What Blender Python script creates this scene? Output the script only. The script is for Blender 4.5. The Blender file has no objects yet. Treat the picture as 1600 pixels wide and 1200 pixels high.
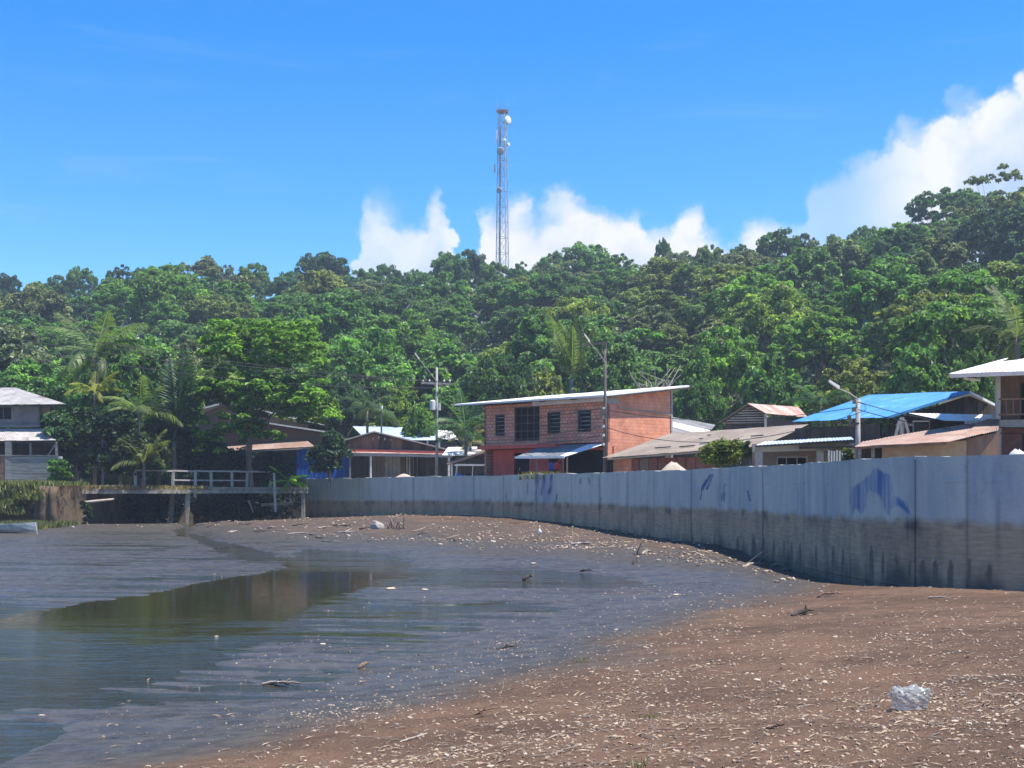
import bpy, math, random
import numpy as np
from mathutils import Vector, Matrix

# ------------------------------------------------------------------ camera, sky, sun, exposure
scene = bpy.context.scene
COL = scene.collection
EYE = 2.3            # eye height above the mud at the wall foot
F = 2000.0           # focal length in photo pixels (photo 1600 x 1200), horizon at row 762
HOR = 762.0
cam_d = bpy.data.cameras.new("camera")
cam_d.sensor_fit = 'HORIZONTAL'
cam_d.sensor_width = 36.0
cam_d.lens = 36.0 * F / 1600.0
cam_d.shift_y = (HOR - 600.0) / 1600.0
cam_d.clip_start = 0.1
cam_d.clip_end = 6000.0
cam = bpy.data.objects.new("camera", cam_d)
COL.objects.link(cam)
cam.location = (0, 0, EYE)
cam.rotation_euler = (math.radians(90), 0, 0)
scene.camera = cam

SUN_EL, SUN_AZ = math.radians(68), math.radians(104)
S = Vector((math.cos(SUN_EL) * math.sin(SUN_AZ), math.cos(SUN_EL) * math.cos(SUN_AZ), math.sin(SUN_EL)))
sun_d = bpy.data.lights.new("sun", 'SUN')
sun_d.energy = 5.0
sun_d.angle = math.radians(0.5)
sun_d.color = (1.0, 0.94, 0.85)
sun = bpy.data.objects.new("sun", sun_d)
COL.objects.link(sun)
sun.rotation_euler = S.to_track_quat('Z', 'Y').to_euler()

world = bpy.data.worlds.new("World")
scene.world = world
world.use_nodes = True
scene.view_settings.view_transform = 'Standard'
scene.view_settings.look = 'None'
scene.view_settings.exposure = 0.85
scene.view_settings.gamma = 1.0
scene.view_settings.use_curve_mapping = False
scene.cycles.use_denoising = True
scene.cycles.max_bounces = 6
scene.cycles.diffuse_bounces = 3
scene.cycles.glossy_bounces = 3
scene.cycles.transmission_bounces = 3
scene.cycles.volume_bounces = 0
scene.cycles.sample_clamp_indirect = 4.0


class NT:
    """small helper to write node graphs"""
    def __init__(self, tree):
        self.t = tree
        self.n = tree.nodes
        self.l = tree.links

    def node(self, kind, **kw):
        nd = self.n.new(kind)
        for k, v in kw.items():
            setattr(nd, k, v)
        return nd

    def put(self, sock, v):
        if isinstance(v, bpy.types.NodeSocket):
            self.l.new(v, sock)
        elif v is not None:
            sock.default_value = v

    def m(self, op, a, b=None, c=None, clamp=False):
        nd = self.node('ShaderNodeMath', operation=op, use_clamp=clamp)
        self.put(nd.inputs[0], a)
        if b is not None: self.put(nd.inputs[1], b)
        if c is not None: self.put(nd.inputs[2], c)
        return nd.outputs[0]

    def step(self, v, lo, hi, a=0.0, b=1.0):
        nd = self.node('ShaderNodeMapRange', interpolation_type='SMOOTHSTEP')
        for i, x in enumerate((v, lo, hi, a, b)):
            self.put(nd.inputs[i], x)
        return nd.outputs[0]

    def mix(self, f, a, b, blend='MIX'):
        nd = self.node('ShaderNodeMix', data_type='RGBA', blend_type=blend)
        self.put(nd.inputs[0], f)
        self.put(nd.inputs[6], a if isinstance(a, bpy.types.NodeSocket) else (*a, 1))
        self.put(nd.inputs[7], b if isinstance(b, bpy.types.NodeSocket) else (*b, 1))
        return nd.outputs[2]

    def noise(self, vec, scale, detail=4.0, rough=0.55, dist=0.0):
        nd = self.node('ShaderNodeTexNoise')
        self.put(nd.inputs['Vector'], vec)
        nd.inputs['Scale'].default_value = scale
        nd.inputs['Detail'].default_value = detail
        nd.inputs['Roughness'].default_value = rough
        nd.inputs['Distortion'].default_value = dist
        return nd.outputs[0]

    def mapping(self, vec, scale=(1, 1, 1), loc=(0, 0, 0), rot=(0, 0, 0)):
        nd = self.node('ShaderNodeMapping')
        self.put(nd.inputs[0], vec)
        nd.inputs[1].default_value = loc
        nd.inputs[2].default_value = rot
        nd.inputs[3].default_value = scale
        return nd.outputs[0]

    def xyz(self, x, y, z=0.0):
        nd = self.node('ShaderNodeCombineXYZ')
        self.put(nd.inputs[0], x); self.put(nd.inputs[1], y); self.put(nd.inputs[2], z)
        return nd.outputs[0]

    def bump(self, h, strength, dist, normal=None):
        nd = self.node('ShaderNodeBump')
        nd.inputs['Strength'].default_value = 1.0
        self.put(nd.inputs['Strength'], strength)
        self.put(nd.inputs['Distance'], dist)
        self.put(nd.inputs['Height'], h)
        if normal is not None: self.put(nd.inputs['Normal'], normal)
        return nd.outputs[0]

    def attr(self, name):
        nd = self.node('ShaderNodeAttribute', attribute_name=name)
        return nd.outputs['Fac']


def build_world():
    g = NT(world.node_tree)
    g.n.clear()
    tc = g.node('ShaderNodeTexCoord')
    sep = g.node('ShaderNodeSeparateXYZ')
    g.l.new(tc.outputs['Generated'], sep.inputs[0])
    x, y, z = sep.outputs
    az = g.m('ARCTAN2', x, y)
    el = g.m('ARCSINE', z)
    sky = g.node('ShaderNodeTexSky', sky_type='NISHITA')
    sky.sun_disc = False
    sky.sun_elevation = SUN_EL
    sky.sun_rotation = SUN_AZ
    sky.altitude = 0.0
    sky.air_density = 1.0
    sky.dust_density = 0.15
    sky.ozone_density = 3.0
    hsv = g.node('ShaderNodeHueSaturation')
    hsv.inputs['Hue'].default_value = 0.507
    hsv.inputs['Saturation'].default_value = 1.52
    hsv.inputs['Value'].default_value = 1.42
    g.l.new(sky.outputs[0], hsv.inputs['Color'])
    skyc = hsv.outputs[0]
    # cumulus along the horizon: height of the cloud tops over the azimuth
    prof = [(-200, 470), (400, 470), (530, 465), (552, 350), (572, 298), (592, 290), (622, 308), (645, 316), (664, 290), (685, 285), (700, 320),
            (716, 400), (735, 405), (748, 345), (765, 312), (800, 308), (850, 318), (875, 306), (897, 296), (918, 312), (960, 322),
            (1000, 328), (1025, 362), (1048, 348), (1068, 318), (1086, 304), (1104, 330), (1135, 350), (1165, 334), (1195, 330),
            (1225, 352), (1245, 350), (1270, 305), (1296, 262), (1350, 240), (1420, 210), (1480, 182), (1530, 160),
            (1572, 138), (1600, 118), (1680, 60), (1800, 40), (1950, 150), (2080, 300), (2200, 330)]
    fc = g.node('ShaderNodeFloatCurve')
    cu = fc.mapping.curves[0]
    pts = []
    for px, py in prof:
        u = (px - 800) / F
        a = math.atan(u)
        e = math.atan((HOR - (py + (26 if px < 725 else 12 if px < 1250 else 4))) / F * math.cos(a))
        pts.append(((a + 0.65) / 1.3, e / 0.45))
    cu.points[0].location = pts[0]
    cu.points[1].location = pts[-1]
    for p in pts[1:-1]:
        cu.points.new(*p)
    for p in cu.points:
        p.handle_type = 'AUTO_CLAMPED'
    fc.mapping.update()
    P = g.xyz(az, el, 0.0)
    warp = g.noise(P, 24.0, 4.0, 0.6)
    warp2 = g.noise(g.mapping(P, loc=(3.1, 7.7, 0)), 24.0, 4.0, 0.6)
    azw = g.m('ADD', az, g.m('MULTIPLY', g.m('SUBTRACT', warp, 0.5), 0.055))
    elw = g.m('ADD', el, g.m('MULTIPLY', g.m('SUBTRACT', warp2, 0.5), 0.04))
    g.put(fc.inputs['Value'], g.m('DIVIDE', g.m('ADD', azw, 0.65), 1.3, clamp=True))
    h_in = g.m('MULTIPLY', fc.outputs[0], 0.45)
    gen = g.noise(g.xyz(g.m('COSINE', az), g.m('SINE', az), 0.0), 3.2, 3.0, 0.6)
    h_gen = g.m('MULTIPLY', g.m('SUBTRACT', gen, 0.32), 0.75)
    inview = g.m('MULTIPLY', g.step(az, -0.62, -0.45), g.step(az, 0.45, 0.62, 1.0, 0.0))
    h = g.m('ADD', g.m('MULTIPLY', h_in, inview), g.m('MULTIPLY', h_gen, g.m('SUBTRACT', 1.0, inview)))
    big = g.noise(P, 11.0, 4.0, 0.62, 0.3)
    d = g.m('SUBTRACT', h, elw)
    vo = g.node('ShaderNodeTexVoronoi', feature='SMOOTH_F1')
    g.put(vo.inputs['Vector'], g.xyz(azw, elw, 0.0))
    vo.inputs['Scale'].default_value = 42.0
    vo.inputs['Smoothness'].default_value = 0.35
    d = g.m('ADD', d, g.m('MULTIPLY', g.m('SUBTRACT', 0.45, vo.outputs['Distance']), 0.022))
    soft = g.step(az, 0.16, 0.33, 0.015, 0.007)     # the heap cloud is crisper than the small ones
    alpha = g.step(d, -0.010, soft)
    # thin veil at the lower side of the clouds, underside shade painted grey
    low = g.step(d, 0.025, 0.11, 1.0, 0.0)
    body = g.m('ADD', g.m('MULTIPLY', low, 0.8), g.m('ADD', g.m('MULTIPLY', g.m('SUBTRACT', big, 0.45), 2.4), g.m('MULTIPLY', g.m('SUBTRACT', 0.5, vo.outputs['Distance']), 0.5)), clamp=True)
    alpha2 = g.m('MULTIPLY', alpha, g.m('ADD', 0.72, g.m('MULTIPLY', body, 0.28)))
    left = g.step(az, -0.10, 0.0, 0.8, 1.0)
    thin = g.m('MULTIPLY', g.step(az, 0.19, 0.22), g.step(az, 0.25, 0.32, 1.0, 0.0))
    thin = g.m('MULTIPLY', thin, g.m('ADD', 0.35, g.m('MULTIPLY', big, 0.5)))
    alpha2 = g.m('MULTIPLY', g.m('MULTIPLY', alpha2, left), g.m('SUBTRACT', 1.0, thin))
    # a few thin wisps
    wis = g.noise(g.mapping(P, scale=(3.0, 26.0, 1.0)), 1.6, 4.0, 0.6, 0.6)
    wisp = g.m('MULTIPLY', g.step(wis, 0.55, 0.80), 0.12)
    wisp = g.m('MULTIPLY', wisp, g.step(el, 0.5, 0.2))
    cl = g.mix(body, (3.9, 4.6, 5.9), (6.4, 6.45, 6.55))
    c1 = g.mix(wisp, skyc, (5.0, 5.9, 7.2))
    c2 = g.mix(alpha2, c1, cl)
    bg = g.node('ShaderNodeBackground')
    g.l.new(c2, bg.inputs[0])
    bg.inputs[1].default_value = 0.088
    out = g.node('ShaderNodeOutputWorld')
    g.l.new(bg.outputs[0], out.inputs[0])


build_world()

# ------------------------------------------------------------------ helpers
rnd = random.Random(7)
nr = np.random.default_rng(11)


def at(px, py, Y):
    """measured photo point at depth Y -> place in the scene"""
    return Vector(((px - 800.0) / F * Y, Y, EYE + (HOR - py) / F * Y))


def smooth(a, b, v):
    t = np.clip((np.asarray(v, float) - a) / (b - a), 0, 1)
    return t * t * (3 - 2 * t)


def _hash(i, j, seed):
    n = (i.astype(np.int64) * 374761393 + j.astype(np.int64) * 668265263 + seed * 1442695041) & 0x7fffffff
    n = ((n ^ (n >> 13)) * 1274126177) & 0x7fffffff
    return ((n ^ (n >> 16)) & 0xffff) / 65535.0


def vnoise(x, y, seed=0):
    x = np.asarray(x, float); y = np.asarray(y, float)
    i = np.floor(x); j = np.floor(y)
    fx = x - i; fy = y - j
    fx = fx * fx * (3 - 2 * fx); fy = fy * fy * (3 - 2 * fy)
    i = i.astype(np.int64); j = j.astype(np.int64)
    a = _hash(i, j, seed); b = _hash(i + 1, j, seed); c = _hash(i, j + 1, seed); e = _hash(i + 1, j + 1, seed)
    return (a * (1 - fx) + b * fx) * (1 - fy) + (c * (1 - fx) + e * fx) * fy


def fbm(x, y, seed=0, oct=4, gain=0.5):
    s = 0.0; amp = 1.0; tot = 0.0
    for k in range(oct):
        s = s + vnoise(np.asarray(x) * 2 ** k, np.asarray(y) * 2 ** k, seed + 17 * k) * amp
        tot += amp; amp *= gain
    return s / tot


def np_mesh(name, verts, faces, mats=(), smooth_sh=False, attrs=None, uvs=None):
    """verts (N,3), faces (M,k) -> mesh, fast"""
    verts = np.ascontiguousarray(verts, dtype=np.float32)
    faces = np.ascontiguousarray(faces, dtype=np.int32)
    me = bpy.data.meshes.new(name)
    k = faces.shape[1]
    me.vertices.add(len(verts)); me.vertices.foreach_set('co', verts.ravel())
    me.loops.add(faces.size); me.loops.foreach_set('vertex_index', faces.ravel())
    me.polygons.add(len(faces))
    me.polygons.foreach_set('loop_start', np.arange(0, faces.size, k, dtype=np.int32))
    try:
        me.polygons.foreach_set('loop_total', np.full(len(faces), k, dtype=np.int32))
    except Exception:
        pass
    me.update(calc_edges=True)
    me.polygons.foreach_set('use_smooth', np.full(len(faces), bool(smooth_sh)))
    for m_ in mats:
        me.materials.append(m_)
    for an, av in (attrs or {}).items():
        a = me.attributes.new(an, 'FLOAT', 'POINT')
        a.data.foreach_set('value', np.ascontiguousarray(av, dtype=np.float32))
    if uvs is not None:
        ul = me.uv_layers.new(name='uv')
        ul.data.foreach_set('uv', np.ascontiguousarray(np.asarray(uvs, np.float32)[faces.ravel()]).ravel())
    me.validate()
    return me


ORG = {}


def tag(o, label=None, cat=None, group=None, kind=None):
    if label: o['label'] = label
    if cat: o['category'] = cat
    if group: o['group'] = group
    if kind: o['kind'] = kind
    return o


def thing(name, label, cat, loc=(0, 0, 0), group=None):
    o = bpy.data.objects.new(name, None)
    o.empty_display_size = 0.2
    COL.objects.link(o)
    o.location = loc
    ORG[o.name] = Vector(loc)
    return tag(o, label, cat, group)


def link(name, me, parent=None):
    o = bpy.data.objects.new(name, me)
    COL.objects.link(o)
    if parent is not None:
        o.parent = parent
        ORG[o.name] = ORG.get(parent.name, Vector())
    return o


class Geo:
    """collects shapes in scene coordinates; build() links them as ONE mesh object"""
    def __init__(self):
        self.v = []; self.f = []; self.uv = {}

    def add(self, vs, fs, uv=None):
        b = len(self.v)
        self.v += [Vector(p) for p in vs]
        self.f += [tuple(b + i for i in f) for f in fs]
        if uv:
            for i, q in enumerate(uv): self.uv[b + i] = q
        return self

    def hexa(self, p):
        """8 points: bottom ring 0-3, top ring 4-7"""
        return self.add(p, [(3, 2, 1, 0), (4, 5, 6, 7), (0, 1, 5, 4), (1, 2, 6, 5), (2, 3, 7, 6), (3, 0, 4, 7)])

    def box(self, c, s, rz=0.0):
        c = Vector(c); hx, hy, hz = s[0] / 2, s[1] / 2, s[2] / 2
        R = Matrix.Rotation(rz, 3, 'Z')
        p = [c + R @ Vector((x, y, z)) for z in (-hz, hz) for x, y in ((-hx, -hy), (hx, -hy), (hx, hy), (-hx, hy))]
        return self.hexa(p)

    def beam(self, a, b, w, h=None, up=(0, 0, 1)):
        """square bar from a to b"""
        a = Vector(a); b = Vector(b); h = h or w
        d = (b - a).normalized()
        up = Vector(up)
        if abs(d.dot(up)) > 0.97: up = Vector((0, 1, 0))
        s = d.cross(up).normalized(); t = s.cross(d).normalized()
        s *= w / 2; t *= h / 2
        return self.hexa([a - s - t, a + s - t, b + s - t, b - s - t, a - s + t, a + s + t, b + s + t, b - s + t])

    def tube(self, pts, r, n=6, cap=True):
        pts = [Vector(p) for p in pts]
        if not hasattr(r, '__len__'): r = [r] * len(pts)
        rings = []
        ref = Vector((0.31, 0.17, 0.93))
        for i, p in enumerate(pts):
            d = (pts[min(i + 1, len(pts) - 1)] - pts[max(i - 1, 0)]).normalized()
            if abs(d.dot(ref)) > 0.95: ref = Vector((0.9, 0.3, 0.1))
            s = d.cross(ref).normalized(); t = s.cross(d).normalized()
            rings.append([p + (s * math.cos(2 * math.pi * k / n) + t * math.sin(2 * math.pi * k / n)) * r[i] for k in range(n)])
        vs = [q for rg in rings for q in rg]; fs = []
        for i in range(len(pts) - 1):
            for k in range(n):
                a = i * n + k; b = i * n + (k + 1) % n
                fs.append((a, b, b + n, a + n))
        if cap:
            fs.append(tuple(range(n - 1, -1, -1))); fs.append(tuple((len(pts) - 1) * n + k for k in range(n)))
        return self.add(vs, fs)

    def lathe(self, axis_pts, radii, n=10, sx=1.0, sy=1.0):
        vs = []; fs = []
        for p, r in zip(axis_pts, radii):
            p = Vector(p)
            for k in range(n):
                a = 2 * math.pi * k / n
                vs.append(p + Vector((math.cos(a) * r * sx, math.sin(a) * r * sy, 0)))
        m_ = len(axis_pts)
        for i in range(m_ - 1):
            for k in range(n):
                a = i * n + k; b = i * n + (k + 1) % n
                fs.append((a, b, b + n, a + n))
        fs.append(tuple(range(n - 1, -1, -1))); fs.append(tuple((m_ - 1) * n + k for k in range(n)))
        return self.add(vs, fs)

    def slab(self, poly, off):
        """polygon (list of points) extruded by the vector off"""
        n = len(poly); off = Vector(off)
        P = [Vector(p) for p in poly]
        vs = P + [p + off for p in P]
        fs = [tuple(range(n)), tuple(range(2 * n - 1, n - 1, -1))]
        for i in range(n):
            j = (i + 1) % n
            fs.append((i, i + n, j + n, j))
        return self.add(vs, fs)

    def build(self, name, mat, parent=None, smooth_sh=False):
        o0 = ORG.get(parent.name, Vector()) if parent is not None else Vector()
        me = bpy.data.meshes.new(name)
        me.from_pydata([tuple(p - o0) for p in self.v], [], self.f)
        if self.uv:
            ul = me.uv_layers.new(name='uv')
            for lp in me.loops:
                ul.data[lp.index].uv = self.uv.get(lp.vertex_index, (0, 0))
        if smooth_sh:
            for p in me.polygons: p.use_smooth = True
        me.materials.append(mat)
        me.update()
        import bmesh
        bm = bmesh.new(); bm.from_mesh(me)
        bmesh.ops.recalc_face_normals(bm, faces=bm.faces)
        bm.to_mesh(me); bm.free()
        return link(name, me, parent)


def base_thing(name, label, cat, geo, mat, kind=None, group=None, smooth_sh=False):
    o = geo.build(name, mat, None, smooth_sh)
    return tag(o, label, cat, group, kind)


# ------------------------------------------------------------------ materials
MATS = {}


def new_mat(name):
    m_ = bpy.data.materials.new(name)
    m_.use_nodes = True
    g = NT(m_.node_tree)
    g.n.clear()
    out = g.node('ShaderNodeOutputMaterial')
    bs = g.node('ShaderNodeBsdfPrincipled')
    g.l.new(bs.outputs[0], out.inputs[0])
    MATS[name] = m_
    return m_, g, bs, out


def pm(name, c1, c2, scale=2.0, rough=0.8, bump=0.3, metal=0.0, stretch=(1, 1, 1), c3=None, s3=9.0, lo=0.35, hi=0.65, spec=0.3):
    """weathered two or three tone surface in scene coordinates"""
    m_, g, bs, out = new_mat(name)
    tc = g.node('ShaderNodeTexCoord')
    v = g.mapping(tc.outputs['Object'], scale=stretch)
    n1 = g.noise(v, scale, 5.0, 0.62, 0.3)
    col = g.mix(g.step(n1, lo, hi), c1, c2)
    n2 = g.noise(v, s3, 5.0, 0.65)
    if c3 is not None:
        col = g.mix(g.step(n2, 0.52, 0.72), col, c3)
    k = g.m('ADD', 0.78, g.m('MULTIPLY', g.noise(v, scale * 11, 3.0), 0.44))
    col = g.mix(1.0, col, g.xyz(k, k, k), 'MULTIPLY')
    g.put(bs.inputs['Base Color'], col)
    bs.inputs['Roughness'].default_value = rough
    bs.inputs['Metallic'].default_value = metal
    bs.inputs['Specular IOR Level'].default_value = spec
    if bump:
        g.put(bs.inputs['Normal'], g.bump(n2, bump, 0.02))
    return m_


pm('zinc', (0.58, 0.57, 0.56), (0.70, 0.69, 0.68), 0.8, 0.6, 0.15, 0.0, c3=(0.34, 0.32, 0.30), s3=1.7)
pm('zinc_old', (0.36, 0.335, 0.31), (0.48, 0.455, 0.43), 0.7, 0.75, 0.2, 0.0, c3=(0.24, 0.19, 0.15), s3=1.3)
pm('zinc_white', (0.80, 0.79, 0.77), (0.74, 0.73, 0.71), 0.7, 0.5, 0.1, 0.0, c3=(0.66, 0.62, 0.56), s3=1.3)
pm('zinc_blue', (0.05, 0.22, 0.47), (0.07, 0.27, 0.53), 0.9, 0.55, 0.1, 0.0, c3=(0.16, 0.36, 0.56), s3=1.1)
pm('zinc_slate', (0.15, 0.165, 0.18), (0.20, 0.215, 0.23), 0.9, 0.7, 0.1, 0.0)
pm('zinc_bluewhite', (0.34, 0.42, 0.52), (0.46, 0.53, 0.62), 0.8, 0.55, 0.1, 0.0, c3=(0.36, 0.36, 0.36), s3=1.4)
pm('rust', (0.36, 0.20, 0.15), (0.55, 0.40, 0.34), 0.7, 0.75, 0.25, 0.0, c3=(0.22, 0.10, 0.07), s3=1.6)
pm('rust_pale', (0.26, 0.165, 0.125), (0.36, 0.27, 0.225), 0.6, 0.7, 0.25, 0.0, c3=(0.36, 0.17, 0.11), s3=1.3)
pm('roof_greybrown', (0.19, 0.155, 0.125), (0.26, 0.215, 0.175), 0.5, 0.85, 0.3, 0.0, c3=(0.19, 0.15, 0.12), s3=1.2)
pm('roof_dark', (0.14, 0.14, 0.14), (0.24, 0.24, 0.23), 0.8, 0.8, 0.3)
pm('wood_dark', (0.045, 0.038, 0.034), (0.085, 0.07, 0.06), 1.2, 0.9, 0.4, stretch=(3, 3, 0.5))
pm('wood_grey', (0.15, 0.16, 0.15), (0.24, 0.25, 0.24), 1.0, 0.9, 0.4, stretch=(0.6, 0.6, 6), c3=(0.09, 0.09, 0.08), s3=3)
pm('wood_brown', (0.14, 0.085, 0.06), (0.22, 0.14, 0.10), 1.0, 0.9, 0.4, stretch=(2, 2, 0.5))
pm('wood_pale', (0.34, 0.31, 0.26), (0.46, 0.42, 0.36), 1.5, 0.85, 0.4, c3=(0.25, 0.22, 0.18), s3=5)
pm('timber_old', (0.26, 0.23, 0.18), (0.40, 0.36, 0.29), 1.8, 0.9, 0.5, c3=(0.12, 0.11, 0.085), s3=4)
pm('plaster_lilac', (0.15, 0.145, 0.15), (0.21, 0.20, 0.20), 0.8, 0.9, 0.2, c3=(0.13, 0.13, 0.16), s3=2.5)
pm('plaster_tan', (0.33, 0.24, 0.165), (0.40, 0.30, 0.21), 0.6, 0.9, 0.25, c3=(0.33, 0.25, 0.18), s3=2)
pm('plaster_brown', (0.20, 0.15, 0.12), (0.26, 0.20, 0.16), 0.6, 0.9, 0.25)
pm('plaster_grey', (0.30, 0.29, 0.27), (0.40, 0.38, 0.35), 0.6, 0.9, 0.25, c3=(0.22, 0.20, 0.18), s3=2)
pm('paint_red', (0.52, 0.085, 0.06), (0.60, 0.12, 0.085), 0.8, 0.75, 0.15, c3=(0.42, 0.10, 0.08), s3=2)
pm('paint_maroon', (0.20, 0.07, 0.05), (0.28, 0.11, 0.08), 0.8, 0.8, 0.15)
pm('paint_blue', (0.01, 0.11, 0.52), (0.015, 0.14, 0.60), 0.8, 0.6, 0.1)
pm('paint_white', (0.70, 0.69, 0.66), (0.60, 0.58, 0.55), 1.0, 0.7, 0.1, c3=(0.45, 0.42, 0.38), s3=3)
pm('beam_pink', (0.62, 0.52, 0.47), (0.70, 0.60, 0.54), 0.8, 0.8, 0.15)
pm('dark_inside', (0.012, 0.013, 0.018), (0.02, 0.021, 0.026), 1.0, 0.9, 0.0)  # near-black colour standing in for the shade of interiors
pm('steel', (0.42, 0.43, 0.45), (0.55, 0.56, 0.58), 0.5, 0.5, 0.0, 0.4)
pm('steel_red', (0.40, 0.16, 0.13), (0.5, 0.22, 0.18), 0.5, 0.6, 0.0)
pm('dish_white', (0.78, 0.78, 0.78), (0.7, 0.7, 0.7), 0.5, 0.5, 0.0)
pm('pole_concrete', (0.30, 0.29, 0.27), (0.38, 0.37, 0.35), 1.2, 0.9, 0.2)
pm('pole_wood', (0.10, 0.085, 0.075), (0.16, 0.14, 0.12), 1.2, 0.9, 0.2)
pm('cable', (0.02, 0.02, 0.022), (0.03, 0.03, 0.032), 1.0, 0.7, 0.0)
pm('insulator', (0.62, 0.62, 0.60), (0.5, 0.5, 0.5), 1.0, 0.4, 0.0)
pm('bark', (0.14, 0.12, 0.10), (0.28, 0.25, 0.21), 1.0, 0.95, 0.6, stretch=(3, 3, 0.6))
pm('bark_pale', (0.26, 0.24, 0.20), (0.38, 0.35, 0.31), 1.0, 0.9, 0.4, stretch=(3, 3, 0.6))
pm('palm_bark', (0.13, 0.11, 0.09), (0.19, 0.17, 0.14), 1.0, 0.95, 0.5, stretch=(0.5, 0.5, 5))
pm('earth', (0.085, 0.058, 0.036), (0.15, 0.105, 0.065), 0.9, 0.95, 0.6, c3=(0.10, 0.08, 0.055), s3=3)
pm('street', (0.22, 0.19, 0.15), (0.30, 0.26, 0.21), 0.5, 0.95, 0.3, c3=(0.12, 0.13, 0.06), s3=1.0)
pm('leaf_litter', (0.025, 0.03, 0.015), (0.05, 0.06, 0.025), 0.4, 0.95, 0.6)
pm('driftwood', (0.22, 0.17, 0.13), (0.38, 0.31, 0.25), 2.0, 0.9, 0.5)
pm('driftwood_dark', (0.03, 0.024, 0.018), (0.09, 0.07, 0.055), 2.0, 0.85, 0.5)
pm('driftwood_pale', (0.32, 0.265, 0.21), (0.46, 0.39, 0.32), 2.0, 0.9, 0.4)
pm('stone_pale', (0.40, 0.33, 0.25), (0.54, 0.46, 0.36), 3.0, 0.85, 0.4)
pm('stone_grey', (0.26, 0.24, 0.22), (0.36, 0.34, 0.31), 3.0, 0.85, 0.4)
pm('sandpile', (0.42, 0.35, 0.27), (0.50, 0.42, 0.33), 1.2, 0.95, 0.5)
pm('egret_white', (0.84, 0.84, 0.82), (0.78, 0.78, 0.76), 4.0, 0.8, 0.1)
pm('beak', (0.10, 0.08, 0.03), (0.16, 0.12, 0.05), 4.0, 0.5, 0.0)
pm('ball_blue', (0.01, 0.08, 0.55), (0.015, 0.1, 0.6), 2.0, 0.4, 0.0)
pm('ball_red', (0.50, 0.03, 0.05), (0.55, 0.04, 0.06), 2.0, 0.4, 0.0)
pm('boat_paint', (0.30, 0.34, 0.33), (0.42, 0.46, 0.44), 1.2, 0.7, 0.3, c3=(0.22, 0.22, 0.2), s3=3)
pm('canvas', (0.52, 0.52, 0.52), (0.6, 0.6, 0.58), 1.2, 0.8, 0.1)
pm('rubber', (0.02, 0.02, 0.02), (0.03, 0.03, 0.03), 1.2, 0.8, 0.1)


def leaf_mat(name, trans=0.30, rough=0.5):
    m_ = bpy.data.materials.new(name)
    m_.use_nodes = True
    g = NT(m_.node_tree)
    g.n.clear()
    out = g.node('ShaderNodeOutputMaterial')
    bs = g.node('ShaderNodeBsdfPrincipled')
    bs.inputs['Roughness'].default_value = rough
    bs.inputs['Specular IOR Level'].default_value = 0.35
    tr = g.node('ShaderNodeBsdfTranslucent')
    mx = g.node('ShaderNodeMixShader')
    mx.inputs[0].default_value = trans
    oi = g.node('ShaderNodeObjectInfo')
    t = g.attr('tint')
    k = g.m('ADD', 0.30, g.m('MULTIPLY', t, 1.5))
    col = g.mix(1.0, oi.outputs['Color'], g.xyz(k, k, k), 'MULTIPLY')
    hot = g.mix(1.0, col, (1.35, 1.2, 0.85), 'MULTIPLY')
    col = g.mix(g.step(t, 0.6, 1.0), col, hot)
    g.put(bs.inputs['Base Color'], col)
    lt = g.mix(1.0, col, (1.35, 1.5, 0.6), 'MULTIPLY')
    g.put(tr.inputs[0], lt)
    g.l.new(bs.outputs[0], mx.inputs[1]); g.l.new(tr.outputs[0], mx.inputs[2])
    g.l.new(mx.outputs[0], out.inputs[0])
    MATS[name] = m_
    return m_


leaf_mat('leaf', 0.42)
leaf_mat('grass_leaf', 0.25, 0.6)


def brick_mat(name, c1, c2, mortar, bw=0.34, bh=0.19, ms=0.018):
    m_, g, bs, out = new_mat(name)
    uvn = g.node('ShaderNodeUVMap', uv_map='uv')
    br = g.node('ShaderNodeTexBrick')
    g.l.new(uvn.outputs[0], br.inputs['Vector'])
    br.inputs['Color1'].default_value = (*c1, 1); br.inputs['Color2'].default_value = (*c2, 1)
    br.inputs['Mortar'].default_value = (*mortar, 1)
    br.inputs['Scale'].default_value = 1.0
    br.inputs['Mortar Size'].default_value = ms
    br.inputs['Brick Width'].default_value = bw
    br.inputs['Row Height'].default_value = bh
    br.inputs['Mortar Smooth'].default_value = 0.2
    n = g.noise(uvn.outputs[0], 1.1, 6.0, 0.65)
    k = g.m('ADD', 0.30, g.m('MULTIPLY', n, 1.35))
    col = g.mix(1.0, br.outputs['Color'], g.xyz(k, k, k), 'MULTIPLY')
    n3 = g.noise(uvn.outputs[0], 5.0, 5.0, 0.6)
    col = g.mix(g.m('MULTIPLY', g.step(n3, 0.56, 0.75), 0.5), col, (0.30, 0.24, 0.20))
    g.put(bs.inputs['Base Color'], col)
    bs.inputs['Roughness'].default_value = 0.9
    bs.inputs['Specular IOR Level'].default_value = 0.2
    hgt = g.m('SUBTRACT', 1.0, br.outputs['Fac'])
    g.put(bs.inputs['Normal'], g.bump(g.m('ADD', hgt, g.m('MULTIPLY', n3, 0.4)), 0.8, 0.02))
    return m_


brick_mat('brick', (0.78, 0.31, 0.19), (0.64, 0.235, 0.145), (0.30, 0.21, 0.17), ms=0.03)
brick_mat('brick_plain', (0.74, 0.31, 0.185), (0.68, 0.275, 0.16), (0.60, 0.27, 0.18), ms=0.012)
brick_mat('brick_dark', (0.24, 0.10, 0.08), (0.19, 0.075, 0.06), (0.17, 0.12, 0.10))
M = MATS

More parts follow.
